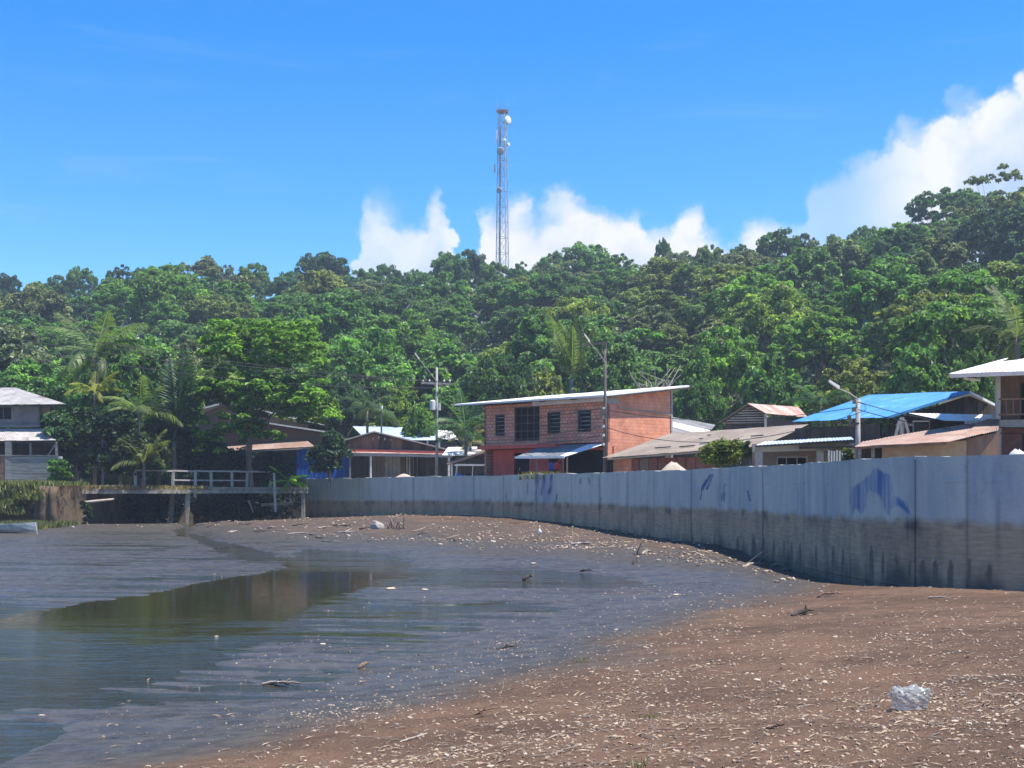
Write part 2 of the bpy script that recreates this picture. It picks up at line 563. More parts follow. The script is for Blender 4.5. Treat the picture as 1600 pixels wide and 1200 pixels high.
# ------------------------------------------------------------------ setting: mud flat, water, bank, street, hill
ZW = -0.25          # water level
WALLP = [(-17.2, 102.0), (-15.75, 100.0), (-9.2, 89.0), (-2.3, 77.0), (3.2, 63.6), (7.0, 49.0), (8.2, 42.0), (8.75, 33.5), (9.35, 29.6),
         (10.9, 27.2), (14.0, 26.0), (22.0, 25.0), (45.0, 23.5)]


def catmull(P, n=60):
    P = np.array(P, float)
    Q = np.vstack([2 * P[0] - P[1], P, 2 * P[-1] - P[-2]])
    out = []
    for i in range(1, len(Q) - 2):
        p0, p1, p2, p3 = Q[i - 1], Q[i], Q[i + 1], Q[i + 2]
        t = np.linspace(0, 1, n, endpoint=False)[:, None]
        out.append(0.5 * ((2 * p1) + (-p0 + p2) * t + (2 * p0 - 5 * p1 + 4 * p2 - p3) * t ** 2 + (-p0 + 3 * p1 - 3 * p2 + p3) * t ** 3))
    out.append(P[-1:])
    return np.vstack(out)


WC = catmull(WALLP)
WS = np.concatenate([[0], np.cumsum(np.hypot(*np.diff(WC, axis=0).T))])
WPX = 800 + F * WC[:, 0] / WC[:, 1]


def wall_at(u):
    x = np.interp(u, WS, WC[:, 0]); y = np.interp(u, WS, WC[:, 1])
    e = 0.4
    tx = np.interp(u + e, WS, WC[:, 0]) - np.interp(u - e, WS, WC[:, 0])
    ty = np.interp(u + e, WS, WC[:, 1]) - np.interp(u - e, WS, WC[:, 1])
    L = np.hypot(tx, ty) + 1e-9
    return x, y, ty / L, -tx / L       # point and normal towards the mud


def wall_u(px):
    return float(np.interp(px, WPX, WS))


ctrl = []
for px, py, z in [
        # edge of the dry beach
        (500, 1135, 0.0), (700, 1090, 0.0), (900, 1042, 0.0), (1000, 998, 0.0), (1100, 965, 0.0), (1200, 932, 0.0), (1290, 908, 0.02),
        # dry beach
        (1420, 1108, .47), (1600, 1190, .68), (1000, 1190, .55), (600, 1190, .30), (300, 1195, .02), (1600, 1000, .40), (1300, 1000, .27),
        (1600, 930, .25), (1420, 922, .17), (1360, 912, .10), (1150, 1080, .30), (900, 1110, .22),
        # wet flat, barely above the creek
        (700, 920, -.232), (900, 920, -.230), (1000, 900, -.224), (800, 960, -.232), (600, 1000, -.236), (600, 1050, -.228), (450, 1070, -.232),
        (850, 885, -.230), (300, 1130, -.21), (1060, 908, -.20), (700, 885, -.230), (520, 1030, -.236), (100, 1090, -.236), (250, 1075, -.236), (30, 1105, -.238),
        (200, 1108, -.232), (330, 1075, -.235), (400, 1040, -.236), (450, 1000, -.236), (120, 1165, -.17), (700, 1000, -.230), (900, 960, -.224), (760, 1015, -.215), (550, 1080, -.21),
        (900, 985, -.17), (1000, 945, -.17), (1100, 920, -.14), (430, 1105, -.18), (280, 1150, -.15),
        # drier mud under the wall
        (850, 848, .05), (1000, 865, .05), (1150, 882, .02), (700, 842, .09), (600, 830, .17), (500, 822, .28), (482, 810, .36), (400, 820, .18),
        (330, 832, -.12), (650, 856, -.12), (1230, 893, .02), (760, 860, -.04),
        # left shoal
        (100, 900, -.232), (300, 880, -.232), (400, 870, -.23), (0, 930, -.234), (200, 925, -.234), (0, 872, -.222), (170, 862, -.228),
        (60, 834, -.08), (0, 836, -.02), (180, 834, -.18), (250, 835, -.235), (100, 848, -.225), (0, 855, -.21), (430, 850, -.18), (300, 850, -.225)]:
    Y = (EYE - z) * F / (py - HOR)
    ctrl.append(((px - 800) / F * Y, Y, z))
ctrl += [(-60, 60, -.3), (-60, 20, -.6), (-22, 5, -.6), (-9, 8, -.42), (-60, 90, .1), (-30, 81, .0), (-23, 92, -.3), (-22, 104, -.3), (30, 20, .9), (30, 5, 1.6), (0, 0, .75),
         (10, 0, 1.2), (-5, -10, .5), (13, 25.4, .32), (45, 22, .8), (60, -12, 2.0), (-70, -12, -.6), (-90, 100, .2)]
ctrl = np.array(ctrl)


def _tps(r2):
    return np.where(r2 > 1e-9, 0.5 * r2 * np.log(r2 + 1e-12), 0.0)


_n = len(ctrl)
_A = np.zeros((_n + 3, _n + 3))
_d2 = (ctrl[:, None, 0] - ctrl[None, :, 0]) ** 2 + (ctrl[:, None, 1] - ctrl[None, :, 1]) ** 2
_A[:_n, :_n] = _tps(_d2) + np.eye(_n) * 2.0
_A[:_n, _n] = 1; _A[:_n, _n + 1:] = ctrl[:, :2]
_A[_n, :_n] = 1; _A[_n + 1:, :_n] = ctrl[:, :2].T
_w = np.linalg.solve(_A, np.concatenate([ctrl[:, 2], [0, 0, 0]]))


def poly_plan(pts, z=ZW):
    return np.array([((px - 800) / F * ((EYE - z) * F / (py - HOR)), (EYE - z) * F / (py - HOR)) for px, py in pts])


# still pool and the shallow channel (plan outlines at water level)
POOL = np.vstack([poly_plan([(-60, 985), (0, 968), (60, 956), (100, 946), (250, 925), (330, 908), (430, 893), (445, 872), (470, 857), (560, 861), (640, 869), (640, 882),
                             (600, 905), (560, 922), (520, 935), (440, 970), (372, 1000), (325, 1030), (240, 1045), (120, 1052), (0, 1060), (-80, 1050), (-200, 1040)]), [(-40, 20), (-32, 24)]])
PATCH = np.vstack([poly_plan([(-20, 1125), (60, 1126), (112, 1132), (104, 1155), (70, 1172), (18, 1197)]), [(-5.5, 10.2), (-8, 6), (-12, 2), (-30, 4), (-30, 13)]])
STREAM = np.array([(-7.4, 44), (-10, 52), (-14, 62), (-18, 73), (-20.6, 86), (-21.6, 104), (-23.4, 104), (-22.6, 86), (-20.2, 74), (-16, 63), (-12.4, 53), (-9.2, 44)])


def signed(poly, x, y):
    """distance inside a polygon (> 0 inside)"""
    x = np.asarray(x); y = np.asarray(y)
    d = np.full(x.shape, 1e9); ins = np.zeros(x.shape, bool)
    n = len(poly)
    for i in range(n):
        ax, ay = poly[i]; bx, by = poly[(i + 1) % n]
        ex, ey = bx - ax, by - ay
        t = np.clip(((x - ax) * ex + (y - ay) * ey) / (ex * ex + ey * ey + 1e-12), 0, 1)
        d = np.minimum(d, np.hypot(x - ax - t * ex, y - ay - t * ey))
        c = ((ay > y) != (by > y)) & (x < (bx - ax) * (y - ay) / (by - ay + 1e-12) + ax)
        ins ^= c
    return np.where(ins, d, -d)


def mud_z(x, y):
    x = np.asarray(x, float); y = np.asarray(y, float)
    sh = x.shape
    x = x.ravel(); y = y.ravel()
    z = np.full(x.shape, _w[_n]) + _w[_n + 1] * x + _w[_n + 2] * y
    for i in range(_n):
        z += _w[i] * _tps((x - ctrl[i, 0]) ** 2 + (y - ctrl[i, 1]) ** 2)
    dry = smooth(-0.02, 0.1, z)
    z += (fbm(x * 0.9, y * 0.9, 3, 4) - 0.5) * (0.03 + 0.07 * dry)
    z += (fbm(x * 4, y * 4, 5, 3) - 0.5) * (0.008 + 0.03 * dry)
    # ripple ridges left by the tide, long across the flow
    rr = smooth(-0.06, -0.2, z)
    yy = y + 0.18 * x + 1.2 * fbm(x * .25, y * .25, 13, 3)
    rid = (vnoise(x * .12, yy * .8, 14) - .5) * .036 + (vnoise(x * .3, yy * 2.2, 15) - .5) * .034 + (vnoise(x * .75, yy * 5.0, 16) - .5) * .034
    rgt = smooth(-.36, -.2, x / np.maximum(y, 5.0))
    z += (rid - .006 - .004 * rgt) * rr
    wob = (fbm(x * 0.8, y * 0.8, 9, 4) - 0.5) * 0.9 * smooth(6, 25, y)
    tpx = 800 + F * x / np.maximum(y, 5.0) - (200 + (1000 - (HOR + 2.55 * F / np.maximum(y, 5.0))) * 3)
    soft_ = smooth(-100, 150, tpx)
    z -= 0.34 * smooth(0, 1, (signed(POOL, x, y) + wob * (1 + 1.2 * soft_) + 0.05 + 0.9 * soft_) / (1.05 + 3.6 * soft_))
    z -= 0.3 * smooth(-0.1, 0.8, signed(PATCH, x, y) + wob * .3)
    z -= 0.4 * smooth(0.0, 0.9, signed(STREAM, x, y) + wob)
    # the trench washed out along the near foot of the wall
    m_ = (y < 48) & (x > 4)
    if m_.any():
        k = WS[(WC[:, 1] < 50)]
        wx, wy = WC[WC[:, 1] < 50].T
        dd = np.full(x.shape, 9.0)
        xi, yi = x[m_], y[m_]
        dm = np.full(xi.shape, 9.0)
        for a, b in zip(wx[::6], wy[::6]):
            dm = np.minimum(dm, np.hypot(xi - a, yi - b))
        dd[m_] = dm
        z -= 0.33 * smooth(1.7, 0.5, dd) * smooth(48, 38, y)
    return z.reshape(sh)


# ground mesh, finer near the eye
gy = np.concatenate([np.linspace(-16, 7, 12, endpoint=False), 7 * (60 / 7.0) ** np.linspace(0, 1, 720, endpoint=False), np.linspace(60, 108, 90)])
gs = np.linspace(-1, 1, 330)
gx0 = np.sinh(gs * 2.6) / np.sinh(2.6)
GX, GY = np.meshgrid(gx0, gy)
wid = 26 + np.clip(GY, 0, 200) * 0.62
GX = GX * wid + 1.0
MZ = mud_z(GX, GY)
ny, nx = GX.shape
idx = np.arange(ny * nx).reshape(ny, nx)
quads = np.stack([idx[:-1, :-1], idx[:-1, 1:], idx[1:, 1:], idx[1:, :-1]], -1).reshape(-1, 4)
wetn = (fbm(GX * 0.5, GY * 0.5, 21, 5) - 0.5)
far_ = smooth(34, 46, GY)
wet = smooth(0, 1, (0.10 + 0.5 * far_ - MZ - wetn * (0.20 + .5 * far_)) / 0.17) * (1 - .45 * far_ * smooth(.0, .2, MZ + wetn * .3))
low = smooth(-0.12, -0.21, MZ)
gloss = smooth(-0.05, -0.17, MZ + wetn * 0.12)
rip = smooth(0.0, -0.10, MZ + (fbm(GX * 0.35, GY * 0.35, 31, 4) - 0.5) * 0.15)


def mud_material():
    m_, g, bs, out = new_mat('mud')
    tc = g.node('ShaderNodeTexCoord')
    P = tc.outputs['Object']
    wetA = g.attr('wet'); ripA = g.attr('rip'); gloA = g.attr('gloss')
    n1 = g.noise(P, 0.45, 6.0, 0.6)
    n2 = g.noise(P, 3.5, 6.0, 0.65)
    n3 = g.noise(P, 17.0, 4.0, 0.7)
    dry = g.mix(g.step(n1, 0.35, 0.65), (0.150, 0.093, 0.063), (0.098, 0.063, 0.044))
    dry = g.mix(g.m('MULTIPLY', g.step(n2, 0.5, 0.75), 0.6), dry, (0.19, 0.128, 0.088))
    n5 = g.noise(g.mapping(P, scale=(0.5, 1.4, 1.0), rot=(0, 0, -0.5)), 1.3, 5.0, 0.65, 0.5)
    dry = g.mix(g.m('MULTIPLY', g.step(n5, 0.5, 0.68), 0.55), dry, (0.064, 0.044, 0.032))
    dry = g.mix(g.m('MULTIPLY', g.step(n3, 0.58, 0.74), 0.55), dry, (0.25, 0.175, 0.115))
    wetc = g.mix(g.step(n2, 0.35, 0.65), (0.048, 0.041, 0.033), (0.082, 0.070, 0.055))
    wetc = g.mix(g.m('MULTIPLY', g.step(n3, 0.62, 0.72), 0.6), wetc, (0.20, 0.165, 0.13))
    col = g.mix(wetA, dry, wetc)
    g.put(bs.inputs['Base Color'], col)
    # streaks of standing film across the flat, duller damp mud between them
    st1 = g.noise(g.mapping(P, scale=(0.16, 0.75, 1.0), rot=(0, 0, 0.12)), 1.0, 5.0, 0.62, 0.6)
    st2 = g.noise(g.mapping(P, scale=(0.5, 2.6, 1.0), rot=(0, 0, 0.16)), 1.0, 4.0, 0.6, 0.6)
    st3 = g.noise(g.mapping(P, scale=(1.1, 6.5, 1.0), rot=(0, 0, 0.12)), 1.0, 3.0, 0.6, 0.5)
    lowz = g.attr('low')
    film = g.m('ADD', g.m('ADD', g.m('MULTIPLY', st1, 0.40), g.m('MULTIPLY', st2, 0.35)), g.m('MULTIPLY', st3, 0.25))
    film = g.step(film, 0.45, 0.55)
    damp = g.m('ADD', 0.42, g.m('MULTIPLY', n2, 0.26))
    rwet = g.m('ADD', 0.09, g.m('ADD', g.m('MULTIPLY', n2, 0.12), g.m('MULTIPLY', g.m('SUBTRACT', 1.0, film), 0.25)))
    rdamp = g.m('SUBTRACT', 0.88, g.m('MULTIPLY', wetA, 0.36))
    rough = g.m('ADD', g.m('MULTIPLY', g.m('SUBTRACT', 1.0, gloA), rdamp), g.m('MULTIPLY', gloA, rwet))
    g.put(bs.inputs['Roughness'], rough)
    g.put(bs.inputs['Specular IOR Level'], g.m('ADD', 0.08, g.m('MULTIPLY', g.m('ADD', g.m('MULTIPLY', wetA, 0.3), g.m('MULTIPLY', gloA, 0.7)), 0.40)))
    g.put(bs.inputs['IOR'], 1.40)
    # ripples: long crests across the flow
    w0 = g.noise(g.mapping(P, scale=(0.16, 0.9, 1.0), rot=(0, 0, 0.14)), 1.0, 3.0, 0.5, 0.6)
    w1 = g.noise(g.mapping(P, scale=(0.55, 2.6, 1.0), rot=(0, 0, 0.22)), 1.5, 4.0, 0.6, 0.5)
    w2 = g.noise(g.mapping(P, scale=(1.0, 2.8, 1.0), rot=(0, 0, 0.1)), 4.5, 3.0, 0.6, 0.3)
    w00 = g.noise(g.mapping(P, scale=(0.07, 0.42, 1.0), rot=(0, 0, 0.1)), 1.0, 3.0, 0.5, 0.5)
    hw = g.m('ADD', g.m('MULTIPLY', g.m('SUBTRACT', w1, 0.5), 0.085), g.m('MULTIPLY', g.m('SUBTRACT', w2, 0.5), 0.030))
    hw = g.m('MULTIPLY', hw, g.m('MULTIPLY', g.m('ADD', 0.10, g.m('MULTIPLY', film, 0.90)), g.m('ADD', 0.25, g.m('MULTIPLY', ripA, 0.75))))
    hd = g.m('MULTIPLY', g.m('ADD', g.m('MULTIPLY', n2, 0.10), g.m('MULTIPLY', n3, 0.035)), g.m('ADD', 0.12, g.m('MULTIPLY', g.m('SUBTRACT', 1.0, wetA), 0.88)))
    g.put(bs.inputs['Normal'], g.bump(g.m('ADD', hw, hd), 1.0, 1.0))
    return m_


mud_material()
mud = link('mudflat_ground', np_mesh('mudflat_ground', np.stack([GX, GY, MZ], -1).reshape(-1, 3), quads, [M['mud']], True,
                                     {'wet': wet.ravel(), 'rip': rip.ravel(), 'gloss': gloss.ravel(), 'low': low.ravel()}))
tag(mud, 'brown beach and wet grey mudflat in front of the concrete wall', kind='structure')


def water_material():
    m_, g, bs, out = new_mat('water')
    tc = g.node('ShaderNodeTexCoord')
    P = tc.outputs['Object']
    calm = g.attr('calm')
    n1 = g.noise(P, 0.35, 4.0)
    g.put(bs.inputs['Base Color'], g.mix(n1, (0.024, 0.024, 0.011), (0.040, 0.038, 0.020)))
    g.put(bs.inputs['Roughness'], g.m('ADD', 0.03, g.m('MULTIPLY', g.m('SUBTRACT', 1.0, calm), 0.06)))
    bs.inputs['IOR'].default_value = 1.34
    w0 = g.noise(g.mapping(P, scale=(0.8, 1.6, 1.0)), 1.2, 3.0, 0.5, 0.4)
    w1 = g.noise(g.mapping(P, scale=(0.7, 2.4, 1.0), rot=(0, 0, 0.15)), 3.0, 4.0, 0.6, 0.5)
    rough = g.m('ADD', g.m('MULTIPLY', w0, 0.035), g.m('MULTIPLY', w1, 0.022))
    st = g.noise(g.mapping(P, scale=(0.3, 1.5, 1.0), rot=(0, 0, 0.12)), 1.0, 4.0, 0.6, 0.6)
    rough = g.m('ADD', g.m('MULTIPLY', g.m('SUBTRACT', w0, 0.5), 0.05), g.m('MULTIPLY', g.m('SUBTRACT', w1, 0.5), 0.05))
    h = g.m('MULTIPLY', rough, g.m('ADD', 0.04, g.m('MULTIPLY', g.m('MULTIPLY', g.m('SUBTRACT', 1.0, calm), g.step(st, 0.36, 0.56)), 1.25)))
    g.put(bs.inputs['Normal'], g.bump(h, 1.0, 1.0))
    return m_


water_material()
# water sheet: only as wide as the creek
wy = np.concatenate([np.linspace(-14, 8, 20, endpoint=False), 8 * (112 / 8.0) ** np.linspace(0, 1, 140)])
wx = np.linspace(-75, 9, 170)
WX, WY = np.meshgrid(wx, wy)
wpx = 800 + F * WX / np.maximum(WY, 4); wpy = HOR + (EYE - ZW) * F / np.maximum(WY, 4)
calm = smooth(1075, 955, wpy + 60 * (fbm(WX * .5, WY * .5, 97, 3) - .5)) + smooth(1095, 1150, wpy) * 0.8
calm = calm * (1 - .85 * smooth(.0, -.6, signed(POOL, WX, WY)))
calm = np.clip(calm - 0.5 * smooth(420, 480, wpx) * smooth(900, 870, wpy), 0, 1)
wi = np.arange(WX.size).reshape(WX.shape)
wq = np.stack([wi[:-1, :-1], wi[:-1, 1:], wi[1:, 1:], wi[1:, :-1]], -1).reshape(-1, 4)
water = link('creek_water', np_mesh('creek_water', np.stack([WX, WY, np.full(WX.shape, ZW)], -1).reshape(-1, 3), wq, [M['water']], True, {'calm': calm.ravel()}))
tag(water, 'brown tidal creek water reflecting trees and sky', kind='structure')

# ---- higher ground behind the wall (one sheet), with the creek cut behind the bridge
STZ = 2.45


def hill_parts(x, y):
    x = np.asarray(x, float); y = np.asarray(y, float)
    s = smooth(5, 45, x)
    foot = 124 - 34 * s + 6 * (fbm(x * 0.02, x * 0 + 3.3, 41, 3) - 0.5)
    crest = 236 - 26 * s
    return foot, crest


SKYL = np.array([(-400, 470), (-100, 450), (0, 446), (100, 428), (200, 420), (300, 404), (400, 418), (435, 440), (500, 402), (600, 424), (700, 404), (780, 410), (900, 388), (1000, 396),
                 (1100, 388), (1200, 370), (1270, 376), (1350, 354), (1420, 345), (1480, 318), (1560, 304), (1650, 300), (1800, 300), (2000, 290)], float)


def hill_z(x, y):
    x = np.asarray(x, float); y = np.asarray(y, float)
    foot, crest = hill_parts(x, y)
    px = 800 + F * x / np.maximum(y, 60)
    ys = np.interp(px, SKYL[:, 0], SKYL[:, 1])
    cz = EYE + (HOR - ys) * crest / F - 10.5
    t = (y - foot) / (crest - foot)
    tt = np.clip(t, 0, 1)
    z = STZ - 0.1 + (cz - STZ) * (tt ** 0.92) * (1 - 0.06 * np.sin(tt * np.pi * 2))
    z += np.clip(t, 0, 1) * (fbm(x * 0.03, y * 0.03, 51, 3) - 0.5) * 5
    z -= np.clip(t - 1, 0, 2) * 9
    z -= 2.2 * np.clip(t, 0, 1)
    return z


hx = np.linspace(-240, 240, 150); hy = np.linspace(84, 340, 90)
HX, HY = np.meshgrid(hx, hy)
HZ = hill_z(HX, HY)
hi_ = np.arange(HX.size).reshape(HX.shape)
hq = np.stack([hi_[:-1, :-1], hi_[:-1, 1:], hi_[1:, 1:], hi_[1:, :-1]], -1).reshape(-1, 4)
hq = hq[(HZ.ravel()[hq].max(1) > STZ - 0.05)]
hill = link('hill', np_mesh('hill', np.stack([HX, HY, HZ], -1).reshape(-1, 3), hq, [M['leaf_litter']], True))
tag(hill, 'steep wooded hillside rising behind the village', kind='structure')

edge = [(-170, 72), (-80, 76), (-50, 79), (-38, 80.5), (-33, 81.5), (-29.6, 82.2), (-28.9, 84.5), (-28.7, 90.5), (-28.4, 112), (-26, 116), (-17, 116), (-15.2, 110)] + \
       [(float(a) + 0.25, float(b) + 0.3) for a, b in zip(*wall_at(np.linspace(2.0, WS[-1], 46))[:2])] + [(90, 22), (170, 20)]
gv = []; gf = []; sf = []
for i, (a, b) in enumerate(edge):
    for k in range(6):
        t = k / 5
        gv.append((a, b + (150 - b) * t, STZ + (0.05 * math.sin(a * 1.3 + k) if k else 0)))
    gv.append((a + (0.0), b - (0.7 if a < -28 and b < 84 else 0.0), -0.8))
for i in range(len(edge) - 1):
    for k in range(5):
        a = i * 7 + k
        gf.append((a, a + 7, a + 8, a + 1))
    sf.append((i * 7 + 6, i * 7 + 13, i * 7 + 7, i * 7))
gnd = link('ground', np_mesh('ground', np.array(gv), np.array(gf), [M['street']], False))
tag(gnd, 'earth street and yard ground behind the concrete wall', kind='structure')

bk_ = link('riverbank', np_mesh('riverbank', np.array(gv), np.array(sf), [M['earth']], False))
tag(bk_, 'brown earth face of the creek bank', kind='structure')

# far land sheet so that the world does not end behind the hill
Gf = Geo().box((0, 1500, -1.6), (6000, 2400, 1.0))
tag(Gf.build('terrain', M['leaf_litter']), 'low land behind the hill', kind='structure')

# ---- concrete wall in cast panels
def wall_material():
    m_, g, bs, out = new_mat('wall_concrete')
    tc = g.node('ShaderNodeTexCoord')
    P = tc.outputs['Object']
    uvn = g.node('ShaderNodeUVMap', uv_map='uv')
    U = uvn.outputs[0]
    paint = g.attr('paint'); dirt = g.attr('dirt'); dark = g.attr('dark')
    n1 = g.noise(g.mapping(U, scale=(1.6, 0.28, 1)), 1.0, 5.0, 0.6)
    n2 = g.noise(U, 2.2, 6.0, 0.65)
    n3 = g.noise(g.mapping(U, scale=(0.6, 5.0, 1)), 3.0, 4.0, 0.6)
    n4 = g.noise(U, 14.0, 4.0, 0.7)
    top = g.mix(g.step(n1, 0.3, 0.7), (0.43, 0.435, 0.395), (0.53, 0.53, 0.48))
    top = g.mix(g.m('MULTIPLY', g.step(n2, 0.52, 0.72), 0.5), top, (0.34, 0.34, 0.31))
    bot = g.mix(g.step(n3, 0.35, 0.65), (0.36, 0.265, 0.17), (0.45, 0.34, 0.23))
    bot = g.mix(g.m('MULTIPLY', g.step(n2, 0.5, 0.7), 0.6), bot, (0.25, 0.185, 0.13))
    col = g.mix(dirt, top, bot)
    col = g.mix(paint, col, (0.075, 0.15, 0.33))
    col = g.mix(dark, col, (0.040, 0.042, 0.046))
    k = g.m('ADD', 0.82, g.m('MULTIPLY', n4, 0.36))
    col = g.mix(1.0, col, g.xyz(k, k, k), 'MULTIPLY')
    g.put(bs.inputs['Base Color'], col)
    g.put(bs.inputs['Roughness'], g.m('SUBTRACT', 0.9, g.m('MULTIPLY', dark, 0.3)))
    bs.inputs['Specular IOR Level'].default_value = 0.25
    g.put(bs.inputs['Normal'], g.bump(g.m('ADD', g.m('MULTIPLY', n2, 0.5), g.m('ADD', n4, n3)), 0.35, 0.02))
    return m_


wall_material()
# painted figure on the wall and brush marks, in photo measure on the face of the wall
FIG = np.array([(1331, 762), (1352, 747), (1369, 731), (1381, 737), (1394, 742), (1396, 762), (1391, 778), (1395, 771), (1416, 786), (1425, 804), (1418, 802), (1403, 791), (1390, 793),
                (1392, 804), (1385, 804), (1381, 786), (1370, 769), (1355, 771), (1353, 793), (1349, 804), (1342, 804), (1337, 795), (1331, 808), (1329, 782)], float)
STROKES = [((1111, 742), (1103, 752), 3.4), ((1103, 752), (1097, 764), 4.5), ((1097, 764), (1094, 781), 2.0), ((1113, 743), (1104, 764), 2.5), ((1129, 762), (1127, 782), 2.0), ((1134, 757), (1131, 784), 2.2),
           ((1168, 768), (1171, 780), 2.4), ((1174, 783), (1171, 780), 2.5), ((838, 742), (838, 781), 3.2), ((850, 742), (847, 772), 4.5), ((862, 744), (858, 770), 3.0), ((824, 748), (825, 780), 1.6),
           ((872, 770), (866, 790), 2.0), ((907, 748), (908, 756), 2.0), ((920, 748), (922, 756), 2.0), ((926, 745), (927, 754), 1.6), ((939, 776), (940, 786), 1.5), ((790, 770), (793, 785), 2.0), ((764, 772), (765, 786), 1.6)]
WEEP = [(1362, 853, 3.5), (1380, 858, 2.2), (1401, 862, 2.0), (1422, 872, 2.6), (1441, 875, 5.0), (1461, 875, 5.5), (1485, 876, 4.2), (1516, 868, 2.4), (1546, 880, 5.6), (1116, 835, 2.4), (1128, 836, 2.4),
        (1153, 838, 3.2), (1178, 836, 3.8), (1193, 838, 3.0), (1209, 842, 2.0), (1225, 844, 1.8), (1237, 846, 1.8), (1250, 848, 2.2), (1302, 852, 2.4), (1317, 856, 2.0), (1275, 850, 1.8), (1043, 832, 2.2), (1068, 833, 2.0), (1082, 834, 2.4)]
JOINTS = [WPX[0] + 8, 561, 646, 740, 787, 838, 893, 937, 980, 1022, 1080, 1125, 1192, 1256, 1328, 1430, 1511, 1640, 1800, 2000, 2400, 3100]
wall_root = thing('sea_wall', 'long grey concrete flood wall with blue paint and muddy lower half', 'wall', (8.75, 33.5, 0.0))
joints_u = [wall_u(p) for p in JOINTS if p < WPX[-1]] + [WS[-1] - 0.3]
joints_u = sorted(set(round(u, 3) for u in joints_u))
TH = 0.32
for pi_, (ua, ub) in enumerate(zip(joints_u[:-1], joints_u[1:])):
    gap = 0.007
    ua += gap; ub -= gap
    ymid = float(np.interp((ua + ub) / 2, WS, WC[:, 1]))
    du = 0.055 if ymid < 36 else (0.09 if ymid < 55 else 0.16)
    if pi_ >= len(joints_u) - 5: du = 0.5
    nu = max(3, int((ub - ua) / du)); nz = int(3.9 / (0.05 if ymid < 55 else 0.09))
    u = np.linspace(ua, ub, nu)
    topz = 3.0 + 0.012 * np.sin(u * 1.7) + (fbm(u * 1.5, u * 0 + 1.5, 61, 3) - 0.5) * 0.05 + 0.012 * (pi_ % 3)
    zz = np.linspace(0, 1, nz)
    x, y, nxn, nyn = wall_at(u)
    lean = 0.008 * math.sin(pi_ * 2.4)            # panels stand slightly proud of one another
    Z = -0.85 + (topz[:, None] + 0.85) * zz[None, :]
    form = 0.006 * (vnoise(u[:, None] * 0.9, Z * 2.5, 71) - 0.5) + 0.012 * (((Z * 1.64) % 1.0)[:, :] < 0.02)
    Xf = x[:, None] + nxn[:, None] * (lean + form); Yf = y[:, None] + nyn[:, None] * (lean + form)
    Xb = np.repeat((x - nxn * TH)[:, None], nz, 1); Yb = np.repeat((y - nyn * TH)[:, None], nz, 1)
    vf = np.stack([Xf, Yf, Z], -1).reshape(-1, 3); vb = np.stack([Xb, Yb, Z], -1).reshape(-1, 3)
    ids = np.arange(nu * nz).reshape(nu, nz); off = nu * nz
    fr = np.stack([ids[:-1, :-1], ids[1:, :-1], ids[1:, 1:], ids[:-1, 1:]], -1).reshape(-1, 4)
    bk = fr[:, ::-1] + off
    tp = np.stack([ids[:-1, -1], ids[1:, -1], ids[1:, -1] + off, ids[:-1, -1] + off], -1)
    c0 = np.stack([ids[0, 1:], ids[0, 1:] + off, ids[0, :-1] + off, ids[0, :-1]], -1)
    c1 = np.stack([ids[-1, :-1], ids[-1, :-1] + off, ids[-1, 1:] + off, ids[-1, 1:]], -1)
    faces = np.vstack([fr, bk, tp, c0, c1])
    # stains, paint and a darker foot over the face
    Uu = np.repeat(u[:, None], nz, 1)
    PXv = 800 + F * x / y
    PXv = np.repeat(PXv[:, None], nz, 1); PYv = HOR - (Z - EYE) / y[:, None] * F
    lvl = 1.50 + 0.12 * (fbm(Uu * 0.25, Uu * 0, 81, 3) - 0.5)
    lvl = lvl - 0.22 * smooth(30, -2, Uu)          # silt line sinks a little towards the bridge
    dirt = smooth(0.12, -0.12, Z - lvl + (fbm(Uu * 2.5, Z * 1.2, 82, 4) - 0.5) * 0.25)
    band = np.exp(-((Z - lvl + 0.12) / 0.14) ** 2) * smooth(0.48, 0.75, fbm(Uu * 1.6, Z * 1.0, 83, 4)) * 0.55
    drip = smooth(0.68, 0.82, fbm(Uu * 3.2, Z * 0.25, 84, 3)) * smooth(2.7, 1.8, Z) * 0.55 * smooth(0.3, 1.2, Z)
    foot = smooth(0.55, 0.0, Z + (fbm(Uu * 1.8, Z * 0.5, 85, 4) - 0.5) * 0.9) * 0.6
    lowd = smooth(0.40, 0.70, fbm(Uu * 2.2, Z * 0.6, 86, 4)) * dirt * 0.28
    jl = np.exp(-np.minimum(np.abs(Uu - ua), np.abs(Uu - ub)) / 0.05) * 0.32
    dark = np.clip(band + drip * 0.6 + foot + lowd + jl, 0, 0.9)
    for wpx_, wpy_, ww in WEEP:
        dy = PYv - wpy_
        hw = ww * np.sqrt(np.clip(dy / 16.0, 0, 1)) + 0.6 * (fbm(Uu * 9, Z * 5, 87, 2) - 0.5)
        dark = np.maximum(dark, smooth(0.7, -0.7, np.abs(PXv - wpx_) - hw) * (dy > -1) * 0.72)
    paint = 0.20 * smooth(0.42, 0.7, fbm(Uu * 0.5, Z * 0.5, 88, 4)) * smooth(980, 1110, PXv)
    paint += 0.28 * smooth(1230, 1260, PXv) * smooth(1328, 1320, PXv) * smooth(0.35, 0.6, fbm(Uu * 2.0, Z * 0.3, 89, 4))
    paint += 0.30 * smooth(0.4, 0.6, fbm(Uu * 1.6, Z * 0.35, 92, 4)) * smooth(1505, 1515, PXv)
    paint += 0.42 * smooth(830, 838, PXv) * smooth(868, 858, PXv)
    wobx = PXv + 5 * (fbm(Uu * 6, Z * 2, 90, 3) - 0.5); woby = PYv + 12 * (fbm(Uu * 5, Z * 1.5, 91, 3) - 0.5)
